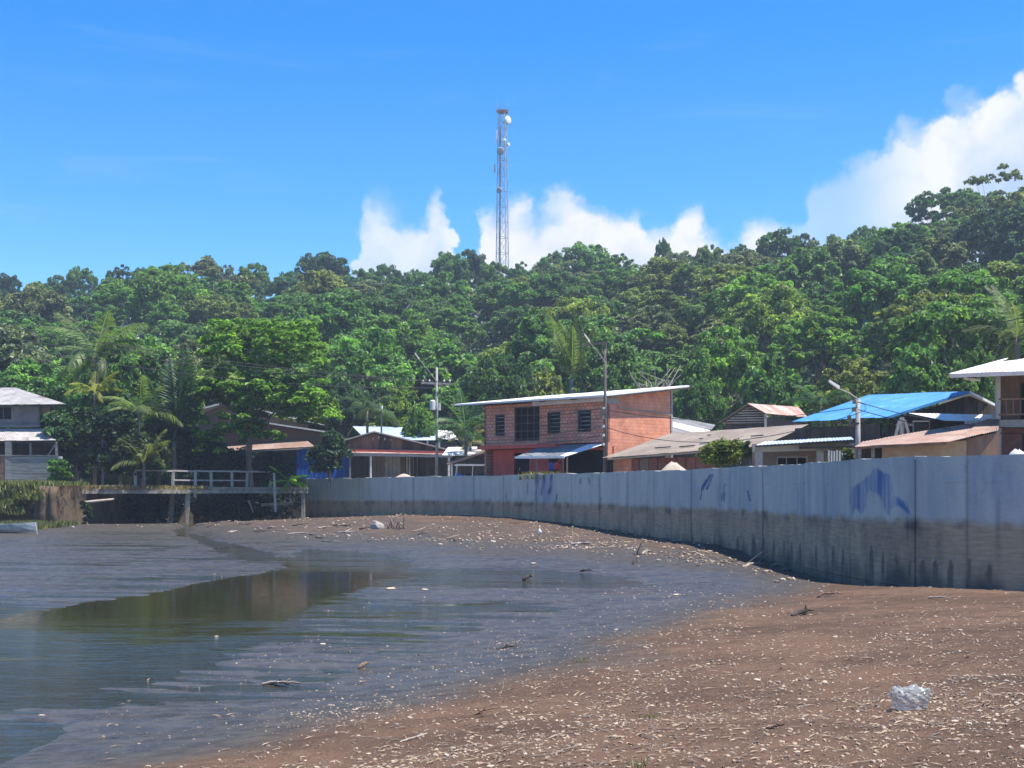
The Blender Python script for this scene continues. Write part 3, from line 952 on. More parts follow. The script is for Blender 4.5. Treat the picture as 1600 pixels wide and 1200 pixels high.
    if 1300 < PXv.max() and PXv.min() < 1440:
        paint = np.maximum(paint, smooth(-2.5, 2.5, signed(FIG, wobx, woby)) * (0.62 + 0.3 * fbm(Uu * 4, Z * 1.2, 93, 3)))
    for (ax, ay), (bx, by), wd in STROKES:
        if PXv.max() < min(ax, bx) - 12 or PXv.min() > max(ax, bx) + 12: continue
        ex, ey = bx - ax, by - ay
        t = np.clip(((PXv - ax) * ex + (PYv - ay) * ey) / (ex * ex + ey * ey), 0, 1)
        dd = np.hypot(wobx - ax - t * ex, PYv - ay - t * ey)
        sc_ = smooth(wd * 0.7, wd * 0.25, dd)
        if ax > 900 and ax < 960 or ax < 830:
            dark = np.maximum(dark, sc_ * 0.6)
        else:
            paint = np.maximum(paint, sc_ * 0.95); dark = np.maximum(dark, sc_ * 0.35)
    paint = paint * (1 - 0.85 * dirt) * (0.45 + 0.75 * smooth(.3, .62, fbm(Uu * 5.0, Z * .5, 94, 3)))
    at_ = {}
    for nm, av in (('dirt', dirt), ('dark', dark), ('paint', np.clip(paint, 0, 1))):
        at_[nm] = np.concatenate([av.ravel(), av.ravel() * (0.3 if nm != 'dirt' else 0)])
    uv = np.concatenate([np.stack([Uu, Z], -1).reshape(-1, 2)] * 2)
    me = np_mesh('concrete_panel', np.vstack([vf, vb]) - np.array(wall_root.location), faces, [M['wall_concrete']], False, at_, uv)
    link('concrete_panel', me, wall_root)
# core behind the joints
u = np.linspace(joints_u[0], joints_u[-1], 140)
x, y, nxn, nyn = wall_at(u)
cv = []
for k, (o_, z_) in enumerate([(-0.05, -0.8), (-0.05, 2.9), (-0.25, 2.9), (-0.25, -0.8)]):
    cv.append(np.stack([x + nxn * o_, y + nyn * o_, np.full(x.shape, z_)], -1))
cv = np.stack(cv, 1).reshape(-1, 3)
cf = [(i * 4 + k, i * 4 + 4 + k, i * 4 + 4 + (k + 1) % 4, i * 4 + (k + 1) % 4) for i in range(139) for k in range(4)]
link('joint_core', np_mesh('joint_core', cv - np.array(wall_root.location), np.array(cf), [M['plaster_grey']]), wall_root)
# weep pipes at the foot of the wall
for wpx_, wpy_, ww in WEEP:
    if ww < 3.4: continue
    uu = wall_u(wpx_)
    a, b, c, e = [float(q) for q in wall_at(uu)]
    zc = EYE - (wpy_ - HOR) / F * b
    Geo().tube([(a + c * -0.03, b + e * -0.03, zc), (a + c * 0.06, b + e * 0.06, zc - 0.01)], 0.03, 8).build('drain_pipe', M['pole_concrete'], wall_root)

# ------------------------------------------------------------------ village
def roof_sheets(parent, A, B, C, D, mat, width=0.95, name='roof_sheet', sag=0.0, waves=7):
    """corrugated sheets: eave A-B, upper edge D-C; each sheet is a part of its own"""
    A, B, C, D = Vector(A), Vector(B), Vector(C), Vector(D)
    n = max(1, int(round(max((B - A).length, (C - D).length) / width)))
    nrm = (B - A).cross(D - A).normalized()
    if nrm.z < 0: nrm = -nrm
    out = []
    for i in range(n):
        t0 = i / n; t1 = (i + 1) / n + (0.06 / n if i < n - 1 else 0)
        lift = rnd.uniform(0, 0.018) + 0.004 * (i % 2); le = rnd.uniform(-0.05, 0.06)
        vs = []; fs = []
        m_ = waves * 4
        for r in range(3):
            s = (0, 0.5, 1)[r]
            for k in range(m_ + 1):
                t = min(1.0, t0 + (t1 - t0) * k / m_)
                e0 = A.lerp(B, t); e1 = D.lerp(C, t)
                p = e0.lerp(e1, s if s else le / max((e1 - e0).length, .1))
                p = p + nrm * (0.011 * math.sin(2 * math.pi * k / 4) + lift - sag * math.sin(math.pi * s))
                vs.append(p)
        nb = len(vs)
        vs += [p - nrm * 0.012 for p in vs]
        for r in range(2):
            for k in range(m_):
                a = r * (m_ + 1) + k
                fs.append((a, a + 1, a + m_ + 2, a + m_ + 1))
                fs.append((nb + a, nb + a + m_ + 1, nb + a + m_ + 2, nb + a + 1))
        for k in range(m_):
            fs.append((k, nb + k, nb + k + 1, k + 1))
        g_ = Geo(); g_.add(vs, fs)
        out.append(g_.build(name, mat, parent))
    return out


def wall(parent, p0, p1, z0, z1, mat, thick=0.15, holes=(), name='wall', ztop1=None):
    """upright wall from plan point p0 to p1 with openings (u0, u1, za, zb) in metres; ztop1: height at the far end"""
    p0 = Vector((p0[0], p0[1], 0)); p1 = Vector((p1[0], p1[1], 0))
    L = (p1 - p0).length; d = (p1 - p0) / L
    n = Vector((d.y, -d.x, 0)) * thick
    zt = lambda u: z1 if ztop1 is None else z1 + (ztop1 - z1) * u / L
    us = sorted({0.0, L, *[h[0] for h in holes], *[h[1] for h in holes]})
    g_ = Geo()
    for a, b in zip(us[:-1], us[1:]):
        hs = sorted([h for h in holes if h[0] <= a + 1e-6 and h[1] >= b - 1e-6], key=lambda h: h[2])
        segs = []; zc = z0
        for h in hs:
            if h[2] > zc + 1e-4: segs.append((zc, h[2], h[2]))
            zc = h[3]
        segs.append((zc, None, None))
        for (za, zb, zb2) in segs:
            ta = zt(a) if zb is None else zb; tb = zt(b) if zb is None else zb
            q = [p0 + d * a, p0 + d * b, p0 + d * b - n, p0 + d * a - n]
            pts = [Vector((q[0].x, q[0].y, za)), Vector((q[1].x, q[1].y, za)), Vector((q[2].x, q[2].y, za)), Vector((q[3].x, q[3].y, za)),
                   Vector((q[0].x, q[0].y, ta)), Vector((q[1].x, q[1].y, tb)), Vector((q[2].x, q[2].y, tb)), Vector((q[3].x, q[3].y, ta))]
            uv = [(a, za), (b, za), (b, za), (a, za), (a, ta), (b, tb), (b, tb), (a, ta)]
            g_.add(pts, [(3, 2, 1, 0), (4, 5, 6, 7), (0, 1, 5, 4), (1, 2, 6, 5), (2, 3, 7, 6), (3, 0, 4, 7)], uv)
    return g_.build(name, mat, parent)


def window(parent, p0, p1, u0, u1, za, zb, depth=0.1, bars=2, frame='wood_dark', name='window', slats=0):
    """sunk dark opening with frame; p0-p1 is the wall's front line"""
    p0 = Vector((p0[0], p0[1], 0)); p1 = Vector((p1[0], p1[1], 0))
    d = (p1 - p0).normalized(); n = Vector((d.y, -d.x, 0))
    def pt(u, z, o): return p0 + d * u + n * o + Vector((0, 0, z))
    g_ = Geo()
    w_ = 0.06
    g_.beam(pt(u0, za + w_ / 2, -0.03), pt(u1, za + w_ / 2, -0.03), 0.08, w_); g_.beam(pt(u0, zb - w_ / 2, -0.03), pt(u1, zb - w_ / 2, -0.03), 0.08, w_)
    g_.beam(pt(u0 + w_ / 2, za, -0.035), pt(u0 + w_ / 2, zb, -0.035), w_, 0.07, n); g_.beam(pt(u1 - w_ / 2, za, -0.035), pt(u1 - w_ / 2, zb, -0.035), w_, 0.07, n)
    f = g_.build(name, M[frame], parent)
    b_ = Geo()
    b_.hexa([pt(u0, za, -0.28), pt(u1, za, -0.28), pt(u1, za, -0.33), pt(u0, za, -0.33), pt(u0, zb, -0.28), pt(u1, zb, -0.28), pt(u1, zb, -0.33), pt(u0, zb, -0.33)])
    b_.build('room_shade_sheet', M['dark_inside'], f)  # near-black sheet painted in place of the room's shade
    for i in range(1, bars + 1):
        u = u0 + (u1 - u0) * i / (bars + 1)
        Geo().beam(pt(u, za, -0.06), pt(u, zb, -0.06), 0.035).build('bar', M[frame], f)
    for i in range(slats):
        z = za + (zb - za) * (i + 0.7) / (slats + 0.4)
        Geo().beam(pt(u0 + .05, z, -0.07), pt(u1 - .05, z, -0.07), 0.03, 0.05).build('louvre', M['wood_grey'], f)
    return f


def planks(parent, p0, p1, z0, z1, mats, n, vertical=True, name='plank', thick=0.03, ztop=None, gap=0.02):
    """boarding, each board a part; ztop(u) for sloped tops of upright boards"""
    p0 = Vector((p0[0], p0[1], 0)); p1 = Vector((p1[0], p1[1], 0))
    L = (p1 - p0).length; d = (p1 - p0) / L; nn = Vector((d.y, -d.x, 0))
    for i in range(n):
        o_ = nn * (thick + rnd.uniform(0, 0.012))
        if vertical:
            a = L * i / n + gap / 2; b = L * (i + 1) / n - gap / 2
            ta = ztop(a) if ztop else z1; tb = ztop(b) if ztop else z1
            za = z0 + rnd.uniform(-0.03, 0.0)
            q = [(a, za), (b, za), (b, tb), (a, ta)]
        else:
            za = z0 + (z1 - z0) * i / n + gap / 2; zb = z0 + (z1 - z0) * (i + 1) / n - gap / 2
            e = rnd.uniform(-0.05, 0.05); t = rnd.uniform(-0.02, 0.02)
            q = [(0, za), (L + e, za + t), (L + e, zb + t), (0, zb)]
        pts = [p0 + d * u + Vector((0, 0, z)) for u, z in q]
        pts2 = [p + o_ for p in pts]
        Geo().hexa([pts2[0], pts2[1], pts[1], pts[0], pts2[3], pts2[2], pts[2], pts[3]]).build(name, mats[rnd.randrange(len(mats))], parent)


def post(parent, p, z0, z1, w, mat, name='post'):
    return Geo().box((p[0], p[1], (z0 + z1) / 2), (w, w, z1 - z0), rnd.uniform(-.1, .1)).build(name, mat, parent)


def XY(px, Y):
    return ((px - 800) / F * Y, Y)


def zat(py, Y):
    return EYE + (HOR - py) / F * Y


# ---- house on the river bank, left edge
def house_left():
    Y = 92.0
    h = thing('zinc_roof_house', 'two-storey weathered house with pale zinc roof and open plank veranda on the bank', 'house', (*XY(20, Y), STZ))
    W = XY(-130, Y); E = XY(62, Y)
    z_e, z_s = zat(633, Y), zat(668, Y)
    wall(h, W, E, z_s, z_e, M['plaster_lilac'], 0.12, [(5.55, 6.85, zat(656, Y), zat(635, Y))])
    window(h, W, E, 5.55, 6.85, zat(656, Y), zat(635, Y), bars=1, frame='wood_grey')
    wall(h, XY(62, Y), XY(62, Y + 4), z_s, z_e, M['plaster_lilac'], 0.12, name='side_wall')
    Geo().box((*XY(70, Y + 0.6), zat(640, Y)), (0.75, 0.06, 0.75)).build('shutter_board', M['plaster_tan'], h)
    wall(h, XY(62, Y + 0.8), XY(82, Y + 0.8), z_s, z_e, M['wood_dark'], 0.1, name='recess_wall')
    roof_sheets(h, at(-140, 633, Y - 0.9), at(103, 631.5, Y - 0.9), at(24, 606, Y + 3.2), at(-140, 606, Y + 3.2), M['zinc_old'])
    roof_sheets(h, at(103, 631.5, Y - 0.88), at(98, 633, Y + 5.5), at(26, 607, Y + 3.4), at(24, 606, Y + 3.2), M['zinc_old'])
    Geo().beam(at(-140, 635, Y - 0.8), at(101, 633.5, Y - 0.8), 0.05, 0.09).build('fascia', M['wood_dark'], h)
    Geo().box((*XY(-35, Y - 0.1), zat(666, Y)), (9.0, 0.35, 0.16)).build('floor_beam', M['wood_grey'], h)
    roof_sheets(h, at(-140, 690, Y - 2.2), at(88, 688, Y - 2.2), at(72, 670, Y - 0.15), at(-140, 670, Y - 0.15), M['zinc_old'], name='awning_sheet')
    Geo().beam(at(-140, 692, Y - 2.1), at(87, 690.5, Y - 2.1), 0.06, 0.1).build('awning_beam', M['wood_dark'], h)
    for px, w in ((14, 0.42), (48, 0.13), (88, 0.13), (-60, 0.2)):
        post(h, XY(px, Y - 2.0), STZ, zat(690, Y - 2.0), w, M['wood_grey'])
    Geo().beam(at(75, 712, Y - 2.05), at(88, 692, Y - 2.05), 0.08).build('brace', M['wood_grey'], h)
    planks(h, XY(16, Y - 2.15), XY(90, Y - 2.15), STZ, zat(713, Y - 2.15), [M['wood_grey']], 5, False, 'plank')
    planks(h, XY(-60, Y - 2.15), XY(11, Y - 2.15), STZ, zat(711, Y - 2.15), [M['wood_brown']], 5, False, 'plank')
    Geo().beam(at(-60, 711, Y - 2.2), at(90, 712, Y - 2.2), 0.08, 0.06).build('rail', M['wood_grey'], h)
    wall(h, XY(-130, Y + 1.2), XY(95, Y + 1.2), STZ, z_s, M['wood_dark'], 0.1, name='back_wall')  # dark wood colour stands in for the shaded veranda interior
    Geo().beam(at(94, 735, Y - 2.6), at(94.5, 713, Y - 2.6), 0.2).build('stake', M['paint_white'], h)


house_left()


# ---- gabled house behind the bright tree
def house_gable():
    Y = 107.0
    h = thing('gabled_house', 'brown gabled house with white roof edges and blue zinc front behind the bridge', 'house', (*XY(420, Y), STZ))
    # upper gable
    L, R_, T = at(296, 646, Y), at(492, 661, Y), at(354, 630, Y)
    g_ = Geo().slab([(L.x + .6, Y, STZ), (R_.x - .6, Y, STZ), (R_.x - .6, Y, R_.z - .2), (T.x, Y, T.z - .1), (L.x + .6, Y, L.z - .15)], (0, 0.15, 0))
    g_.build('gable_wall', M['plaster_brown'], h)
    bk = Vector((0.5, 8.5, 0))
    roof_sheets(h, R_ + Vector((0, -.7, 0)), R_ + bk, T + bk, T + Vector((0, -.7, 0)), M['zinc'])
    roof_sheets(h, L + bk, L + Vector((0, -.7, 0)), T + Vector((0, -.7, 0)), T + bk, M['zinc'])
    Geo().beam(T + Vector((0, -.72, .02)), R_ + Vector((0, -.72, .02)), 0.05, 0.14).build('barge_board', M['zinc_white'], h)
    Geo().beam(L + Vector((0, -.72, .02)), T + Vector((0, -.72, .02)), 0.05, 0.14).build('barge_board', M['zinc_white'], h)
    Geo().box(T + Vector((2.1, -.8, -.1)), (0.4, .1, .2)).build('roof_patch', M['ball_red'], h)
    # lower front with its own gable
    Y2 = 103.5
    L, R_, T = at(334, 677, Y2), at(520, 677, Y2), at(420, 662, Y2)
    wallx0, wallx1 = XY(345, Y2)[0], XY(548, Y2)[0]
    g_ = Geo().slab([(wallx0, Y2, zat(703, Y2)), (R_.x - .3, Y2, zat(703, Y2)), (R_.x - .3, Y2, R_.z - .12), (T.x, Y2, T.z - .1), (wallx0, Y2, L.z - .12)], (0, 0.15, 0))
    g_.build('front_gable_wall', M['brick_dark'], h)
    bk = Vector((0.2, 3.4, 0))
    roof_sheets(h, R_ + Vector((0, -.6, 0)), R_ + bk, T + bk, T + Vector((0, -.6, 0)), M['roof_greybrown'])
    roof_sheets(h, L + bk, L + Vector((0, -.6, 0)), T + Vector((0, -.6, 0)), T + bk, M['roof_greybrown'])
    for a, b in ((T, R_), (L, T)):
        Geo().beam(a + Vector((0, -.62, .02)), b + Vector((0, -.62, .02)), 0.05, 0.12).build('barge_board', M['zinc_white'], h)
    roof_sheets(h, at(340, 706, Y2 - 2.0), at(492, 698, Y2 - 2.0), at(478, 687, Y2 - .1), at(345, 697, Y2 - .1), M['rust_pale'], name='porch_sheet')
    Geo().beam(at(340, 708, Y2 - 1.95), at(492, 700, Y2 - 1.95), 0.06, 0.1).build('porch_beam', M['wood_pale'], h)
    # blue zinc front, planks beside it dark to stand for the shade under the tree
    zt = zat(703, Y2)
    planks(h, XY(463, Y2 - .3), XY(548, Y2 - .3), STZ, zt + .02, [M['paint_blue']], 12, True, 'blue_panel', 0.04, gap=0.05)
    planks(h, XY(345, Y2 - .2), XY(463, Y2 - .2), STZ, zt - .03, [M['wood_dark']], 10, True, 'plank')
    wall(h, XY(345, Y2 - .1), XY(548, Y2 - .1), STZ, zt - .01, M['wood_dark'], 0.1, name='back_wall')


house_gable()


# ---- dark plank house with red veranda edge
def house_planks():
    Y = 97.5
    h = thing('plank_house', 'dark plank house with low gable and red-edged veranda roof left of the brick house', 'house', (*XY(630, Y), STZ))
    L, R_, T = at(540, 688, Y), at(724, 708.5, Y), at(586, 675, Y)
    zb = zat(706, Y)
    def ztop(u):
        x = XY(546, Y)[0] + u
        if x < T.x: return L.z + (T.z - L.z) * (x - L.x) / (T.x - L.x) - .12
        return T.z + (R_.z - T.z) * (x - T.x) / (R_.x - T.x) - .12
    planks(h, XY(546, Y), XY(712, Y), zb - .35, 0, [M['wood_dark'], M['wood_dark'], M['wood_brown']], 18, True, 'plank', 0.035, ztop)
    bk = Vector((-0.6, 7.0, 0))
    roof_sheets(h, R_ + Vector((0, -.6, 0)), R_ + bk, T + bk, T + Vector((0, -.6, 0)), M['roof_dark'])
    roof_sheets(h, L + bk, L + Vector((0, -.6, 0)), T + Vector((0, -.6, 0)), T + bk, M['roof_greybrown'])
    for a, b in ((T, R_), (L, T)):
        Geo().beam(a + Vector((0, -.62, 0)), b + Vector((0, -.62, 0)), 0.05, 0.1).build('barge_board', M['wood_pale'], h)
    # veranda
    Yv = Y - 2.2
    roof_sheets(h, at(546, 709, Yv), at(714, 712.5, Yv), at(706, 703.5, Y - .05), at(548, 702, Y - .05), M['rust'], name='veranda_sheet')
    Geo().beam(at(546, 703.5, Yv - .05), at(708, 707.5, Yv - .05), 0.05, 0.17).build('red_fascia', M['paint_red'], h)
    Geo().beam(at(546, 709.5, Yv + .02), at(706, 712.5, Yv + .02), 0.05, 0.24).build('fascia', M['plaster_grey'], h)
    for px, w, mt in ((579.5, .14, 'paint_white'), (547, .12, 'wood_grey'), (640, .1, 'wood_grey'), (701.5, .16, 'paint_white'), (668, .08, 'wood_dark')):
        post(h, XY(px, Yv + .1), STZ, zat(711, Yv), w, M[mt])
    Yb = Y + .4
    z1 = zat(706, Yb)
    cols = ['wood_dark', 'plaster_brown', 'plaster_grey', 'wood_brown', 'wood_dark', 'wood_dark']
    edges = [546, 576, 601, 626, 645, 668, 702]
    for i in range(6):
        a, b = XY(edges[i], Yb), XY(edges[i + 1], Yb)
        if i in (1, 2):
            planks(h, a, b, STZ, z1, [M['plaster_brown'] if i == 1 else M['plaster_grey']], 4, True, 'panel', .03)
        else:
            planks(h, a, b, STZ, z1, [M[cols[i]]], 5, True, 'plank', .03)
    wall(h, XY(546, Yb + .06), XY(712, Yb + .06), STZ, z1, M['dark_inside'], 0.08, name='back_wall')
    for px in (636, 646, 652):
        Geo().beam((*XY(px, Yb - .15), STZ), (*XY(px, Yb - .15), z1 - .2), .06).build('door_jamb', M['paint_white'] if px == 636 else M['wood_grey'], h)


house_planks()


def house_metal():
    Y = 106.0
    h = thing('metal_roof_house', 'house with bright bluish metal roof just behind the dark plank house', 'house', (*XY(620, Y + 3), STZ))
    roof_sheets(h, at(572, 688, Y), at(690, 688, Y), at(656, 668, Y + 4), at(551, 666, Y + 4), M['zinc_bluewhite'], 1.1)
    roof_sheets(h, at(690, 686, Y + .3), at(716, 687, Y + .3), at(706, 673, Y + 4), at(664, 672, Y + 4), M['zinc_white'], 1.1)
    wall(h, XY(560, Y + .6), XY(712, Y + .6), STZ, zat(689, Y), M['wood_dark'], .1)
    for px in (668, 686):
        post(h, XY(px, Y + .2), STZ, zat(688, Y), .14, M['paint_white'])
    wall(h, XY(712, Y + .6), XY(712, Y + 5), STZ, zat(684, Y), M['wood_dark'], .1, name='side_wall')
    Geo().beam(at(551, 667, Y + 4.05), at(656, 669, Y + 4.05), .1, .1).build('ridge_cap', M['zinc_white'], h)
    # stub pole with insulator on the ridge
    p = thing('roof_mast', 'short pale mast standing up behind the dark plank house gable', 'mast', (*XY(596, 104), STZ))
    Geo().tube([(*XY(596, 104), STZ), (*XY(596, 104), zat(640, 104))], [.09, .07], 8).build('pole', M['pole_concrete'], p)
    Geo().tube([(*XY(596, 104), zat(640, 104)), (*XY(596, 104), zat(634, 104))], .13, 8).build('cap', M['paint_white'], p)


house_metal()


def shed_rusty():
    Y = 88.0
    h = thing('rusty_shed', 'small dark shed with sloping rusty roof between plank house and brick house', 'shed', (*XY(735, Y), STZ))
    a, b = XY(704, Y), XY(771, Y)
    z0, z1 = zat(724, Y), zat(701, Y)
    planks(h, a, b, STZ, 0, [M['wood_dark']], 9, True, 'plank', .03, lambda u: z0 + (z1 - z0) * u / 2.8 - .1)
    roof_sheets(h, at(699, 725, Y - .7), at(700, 722, Y + 4.5), at(772, 698, Y + 4.5), at(772, 700.5, Y - .7), M['rust_pale'])
    Geo().beam(at(699, 726, Y - .72), at(772, 701.5, Y - .72), .05, .12).build('barge_board', M['rust_pale'], h)
    # left lean-to
    roof_sheets(h, at(690, 712, Y + 2), at(745, 712, Y + 2), at(757, 698, Y + 6), at(700, 699, Y + 6), M['zinc'], name='lean_to_sheet')
    for px in (706, 769):
        post(h, XY(px, Y - .5), STZ, zat(724 if px < 720 else 704, Y), .12, M['paint_white'] if px < 720 else M['wood_grey'])


shed_rusty()


# ---- brick house, two storeys
def house_brick():
    A = Vector((-1.66, 77.0, 0)); B = Vector((5.25, 70.0, 0))
    d = (B - A).normalized(); n = Vector((d.y, -d.x, 0)); s = -n        # n: out of the front, s: to the back
    L = (B - A).length; Wd = 5.6
    h = thing('brick_house', 'two-storey unplastered red brick house with white slanting roof and red ground floor', 'house', (B.x, B.y, STZ))
    zs = 4.80       # upper floor
    zt = 7.2
    def P(u, v, z): return A + d * u + s * v + Vector((0, 0, z))
    C = P(L, Wd, 0); D = P(0, Wd, 0)
    holes = [(0.95, 1.75, 5.38, 6.62), (2.55, 4.65, 5.0, 7.02), (5.25, 6.25, 5.40, 6.60), (7.6, 8.6, 5.40, 6.62)]
    wall(h, A, B, zs, zt, M['brick'], .15, holes, ztop1=zt + .05)
    for i, (u0, u1, za, zb) in enumerate(holes):
        if i == 1: continue
        window(h, A, B, u0, u1, za, zb, bars=0, slats=5)
    # balcony opening
    wo = window(h, A, B, 2.55, 4.65, 5.0, 7.02, bars=3, name='balcony_opening', frame='wood_brown')
    for i in range(4):
        q0 = P(2.6, .05, 5.15 + i * .45); q1 = P(4.6, .05, 5.15 + i * .45)
        Geo().beam(q0, q1, .03).build('rail', M['wood_brown'], wo)
    # side wall lit by the sun, back, left
    wall(h, B, C, STZ, zt + .05, M['brick_plain'], .15, ztop1=8.0, name='side_wall')
    wall(h, C, D, STZ, 8.0, M['brick_plain'], .15, name='back_wall', ztop1=7.9)
    wall(h, D, A, STZ, 7.9, M['brick'], .15, name='side_wall', ztop1=zt)
    Geo().hexa([P(L - .1, -.05, 6.9), P(L + .02, -.05, 6.9), P(L + .02, .9, 6.9), P(L - .1, .9, 6.9), P(L - .1, -.05, 7.2), P(L + .02, -.05, 7.2), P(L + .02, .9, 7.25), P(L - .1, .9, 7.25)]).build('concrete_beam', M['plaster_grey'], h)
    Geo().beam(P(L + .035, .8, 6.72), P(L + .035, Wd, 6.5), .06, .10).build('plaster_ledge', M['plaster_tan'], h)
    Geo().beam(P(L + .03, Wd - .06, STZ), P(L + .03, Wd - .06, 7.9), .14, .06, tuple(d)).build('corner_column', M['plaster_grey'], h)
    # slab
    Geo().hexa([P(-.05, -.55, zs - .22), P(6.4, -.55, zs - .22), P(6.4, .2, zs - .22), P(-.05, .2, zs - .22), P(-.05, -.55, zs - .01), P(6.4, -.55, zs - .01), P(6.4, .2, zs - .01), P(-.05, .2, zs - .01)]).build('slab_edge', M['paint_red'], h)
    # ground floor
    gh = [(2.15, 3.45, STZ, 4.35), (5.0, 5.75, STZ, 4.45), (6.05, 9.4, STZ, 4.4)]
    wall(h, P(.4, .35, 0), P(L, .35, 0), STZ, zs - .24, M['paint_red'], .15, [(a - .4, b - .4, c, e) for a, b, c, e in gh], name='ground_floor_wall')
    dr = wall(h, P(2.05, .75, 0), P(3.55, .75, 0), STZ, 4.4, M['dark_inside'], .06, name='door')
    Geo().box(P(2.3, .7, 3.4), (.05, .05, .16)).build('handle', M['steel'], dr)
    wall(h, P(4.9, 1.2, 0), P(9.5, 1.2, 0), STZ, zs - .3, M['dark_inside'], .06, name='shop_back_wall')  # wall coloured near black to imitate the unlit shop
    Geo().beam(P(-.02, .3, STZ), P(-.02, .3, zs - .22), .2).build('column', M['plaster_brown'], h)
    # gutter beam under the eave on the right half
    Geo().hexa([P(4.35, -.32, 7.0), P(L - .02, -.32, 7.02), P(L - .02, -.05, 7.02), P(4.35, -.05, 7.0), P(4.35, -.32, 7.26), P(L - .02, -.32, 7.3), P(L - .02, -.05, 7.3), P(4.35, -.05, 7.26)]).build('gutter_beam', M['beam_pink'], h)
    Geo().beam(P(.1, -.02, 7.28), P(4.3, -.02, 7.3), .1, .16).build('eave_beam', M['wood_dark'], h)
    # roof: falls to the street, overhanging on every side
    e0, e1 = P(-1.9, -.75, 7.36), P(L + .35, -.75, 7.32)
    r1, r0 = P(L + .55, Wd + .9, 8.22), P(-1.5, Wd + .9, 8.2)
    roof_sheets(h, e0, e1, r1, r0, M['zinc_white'], .9)
    Geo().beam(e0 + Vector((0, 0, -.05)), e1 + Vector((0, 0, -.05)), .05, .10).build('fascia', M['zinc_white'], h)
    Geo().beam(e1 + Vector((0, 0, -.05)), r1 + Vector((0, 0, -.05)), .05, .12).build('fascia', M['zinc_white'], h)
    for k in range(6):
        t = k / 5
        Geo().beam(e0.lerp(e1, t) + Vector((0, 0, -.13)), r0.lerp(r1, t) + Vector((0, 0, -.13)), .06, .1).build('rafter', M['wood_dark'], h)
    # awning
    a0, a1 = P(4.95, 0, 4.72), P(L - .1, 0, 4.72)
    b0, b1 = P(4.75, -2.1, 4.02), P(8.55, -2.1, 3.98)
    am = (a0 + (a1 - a0) * .72); bm_ = b0 + (b1 - b0) * .86
    roof_sheets(h, b0, bm_, am, a0, M['zinc_slate'], .9, 'awning_sheet')
    roof_sheets(h, bm_, b1, a1, am, M['zinc_white'], .9, 'awning_sheet')
    Geo().beam(b0 + Vector((0, 0, -.02)) + n * .03, b1 + Vector((0, 0, -.02)) + n * .03, .05, .13).build('awning_edge', M['zinc_white'], h)
    for u in (6.3, 8.3, 8.6):
        q = P(u, -1.95, 0)
        Geo().beam((q.x, q.y, STZ), (q.x, q.y, 4.0), .09).build('awning_post', M['wood_brown'] if u > 7 else M['wood_grey'], h)
    # gas balls / lids hanging in the shop
    for i, (u, mt, lab) in enumerate(((6.55, 'ball_blue', 'blue round disc hanging in the dark shop front of the brick house'), (6.95, 'ball_red', 'red round disc hanging beside the blue one in the shop front'))):
        c = P(u, -1.0, 3.52)
        g_ = Geo(); R = .24
        pts = [c + n * o for o in (-.07, -.04, .04, .07)]
        vs = []; fs = []
        for k, (q, r) in enumerate(zip(pts, (.05, R, R, .05))):
            for j in range(14):
                t = 2 * math.pi * j / 14
                vs.append(q + d * (r * math.cos(t)) + Vector((0, 0, r * math.sin(t))))
        for k in range(3):
            for j in range(14):
                fs.append((k * 14 + j, k * 14 + (j + 1) % 14, k * 14 + 14 + (j + 1) % 14, k * 14 + 14 + j))
        fs += [tuple(range(13, -1, -1)), tuple(range(42, 56))]
        g_.add(vs, fs)
        o = g_.build('hanging_disc', M[mt], None, False)
        tag(o, lab, 'disc', 'hanging shop discs')
        Geo().beam(c + Vector((0, 0, R)), c + Vector((0, 0, .9)), .015).build('cord', M['cable'], o)


house_brick()


def house_longroof():
    h = thing('long_roof_house', 'low house under a long grey-brown weathered zinc roof right of the brick house', 'house', (*XY(1050, 64), STZ))
    e0, e1 = at(940, 716, 66), at(1190, 697, 56.0)
    t0, t1 = at(1046, 678, 71), at(1264, 663, 61)
    roof_sheets(h, e0, e1, t1, t0, M['roof_greybrown'], .9, sag=.03)
    Geo().beam(at(950, 717.5, 65.9), at(1188, 699, 56.1), .04, .08).build('fascia', M['wood_pale'], h)
    a, b = Vector((*XY(958, 66.6), 0)), Vector((*XY(1184, 57.2), 0))
    L = (b - a).length; d = (b - a) / L
    wall(h, a, a + d * 1.6, STZ, zat(717, 66), M['brick_plain'], .15, name='corner_wall')
    cols = [M['paint_maroon'], M['plaster_brown'], M['paint_maroon'], M['paint_maroon'], M['plaster_brown']]
    p0 = a + d * 1.6; p1 = a + d * 8.2
    planks(h, p0, p1, STZ, zat(717, 65), cols, 9, True, 'panel', .03, gap=.06)
    wall(h, p0 + Vector((.05, .1, 0)), b, STZ, zat(717, 64.5), M['wood_dark'], .1, name='back_wall')
    post(h, XY(944, 66.2), STZ, zat(717, 66.2), .1, M['wood_grey'])
    g_ = Geo().slab([e0 + Vector((.3, .5, -.1)), t0 + Vector((0, 0, -.1)), (t0.x, t0.y, STZ), (e0.x + .3, e0.y + .5, STZ)], (.1, .1, 0))
    g_.build('gable_wall', M['wood_dark'], h)
    g_ = Geo().slab([e1 + Vector((-.3, .5, -.1)), t1 + Vector((-.3, 0, -.1)), (t1.x - .3, t1.y, STZ), (e1.x - .3, e1.y + .5, STZ)], (-.1, .1, 0))
    g_.build('gable_wall', M['wood_dark'], h)
    # battens and loose boards lying on the roof
    for k in range(6):
        t = rnd.uniform(.1, .9); s = rnd.uniform(.2, .8)
        p = e0.lerp(e1, t).lerp(t0.lerp(t1, t), s) + Vector((0, 0, .06))
        q = e0.lerp(e1, min(1, t + rnd.uniform(.05, .14))).lerp(t0.lerp(t1, t), s) + Vector((0, 0, .06))
        Geo().beam(p, q, .08, .05).build('batten', M['wood_pale'] if k % 2 else M['wood_dark'], h)


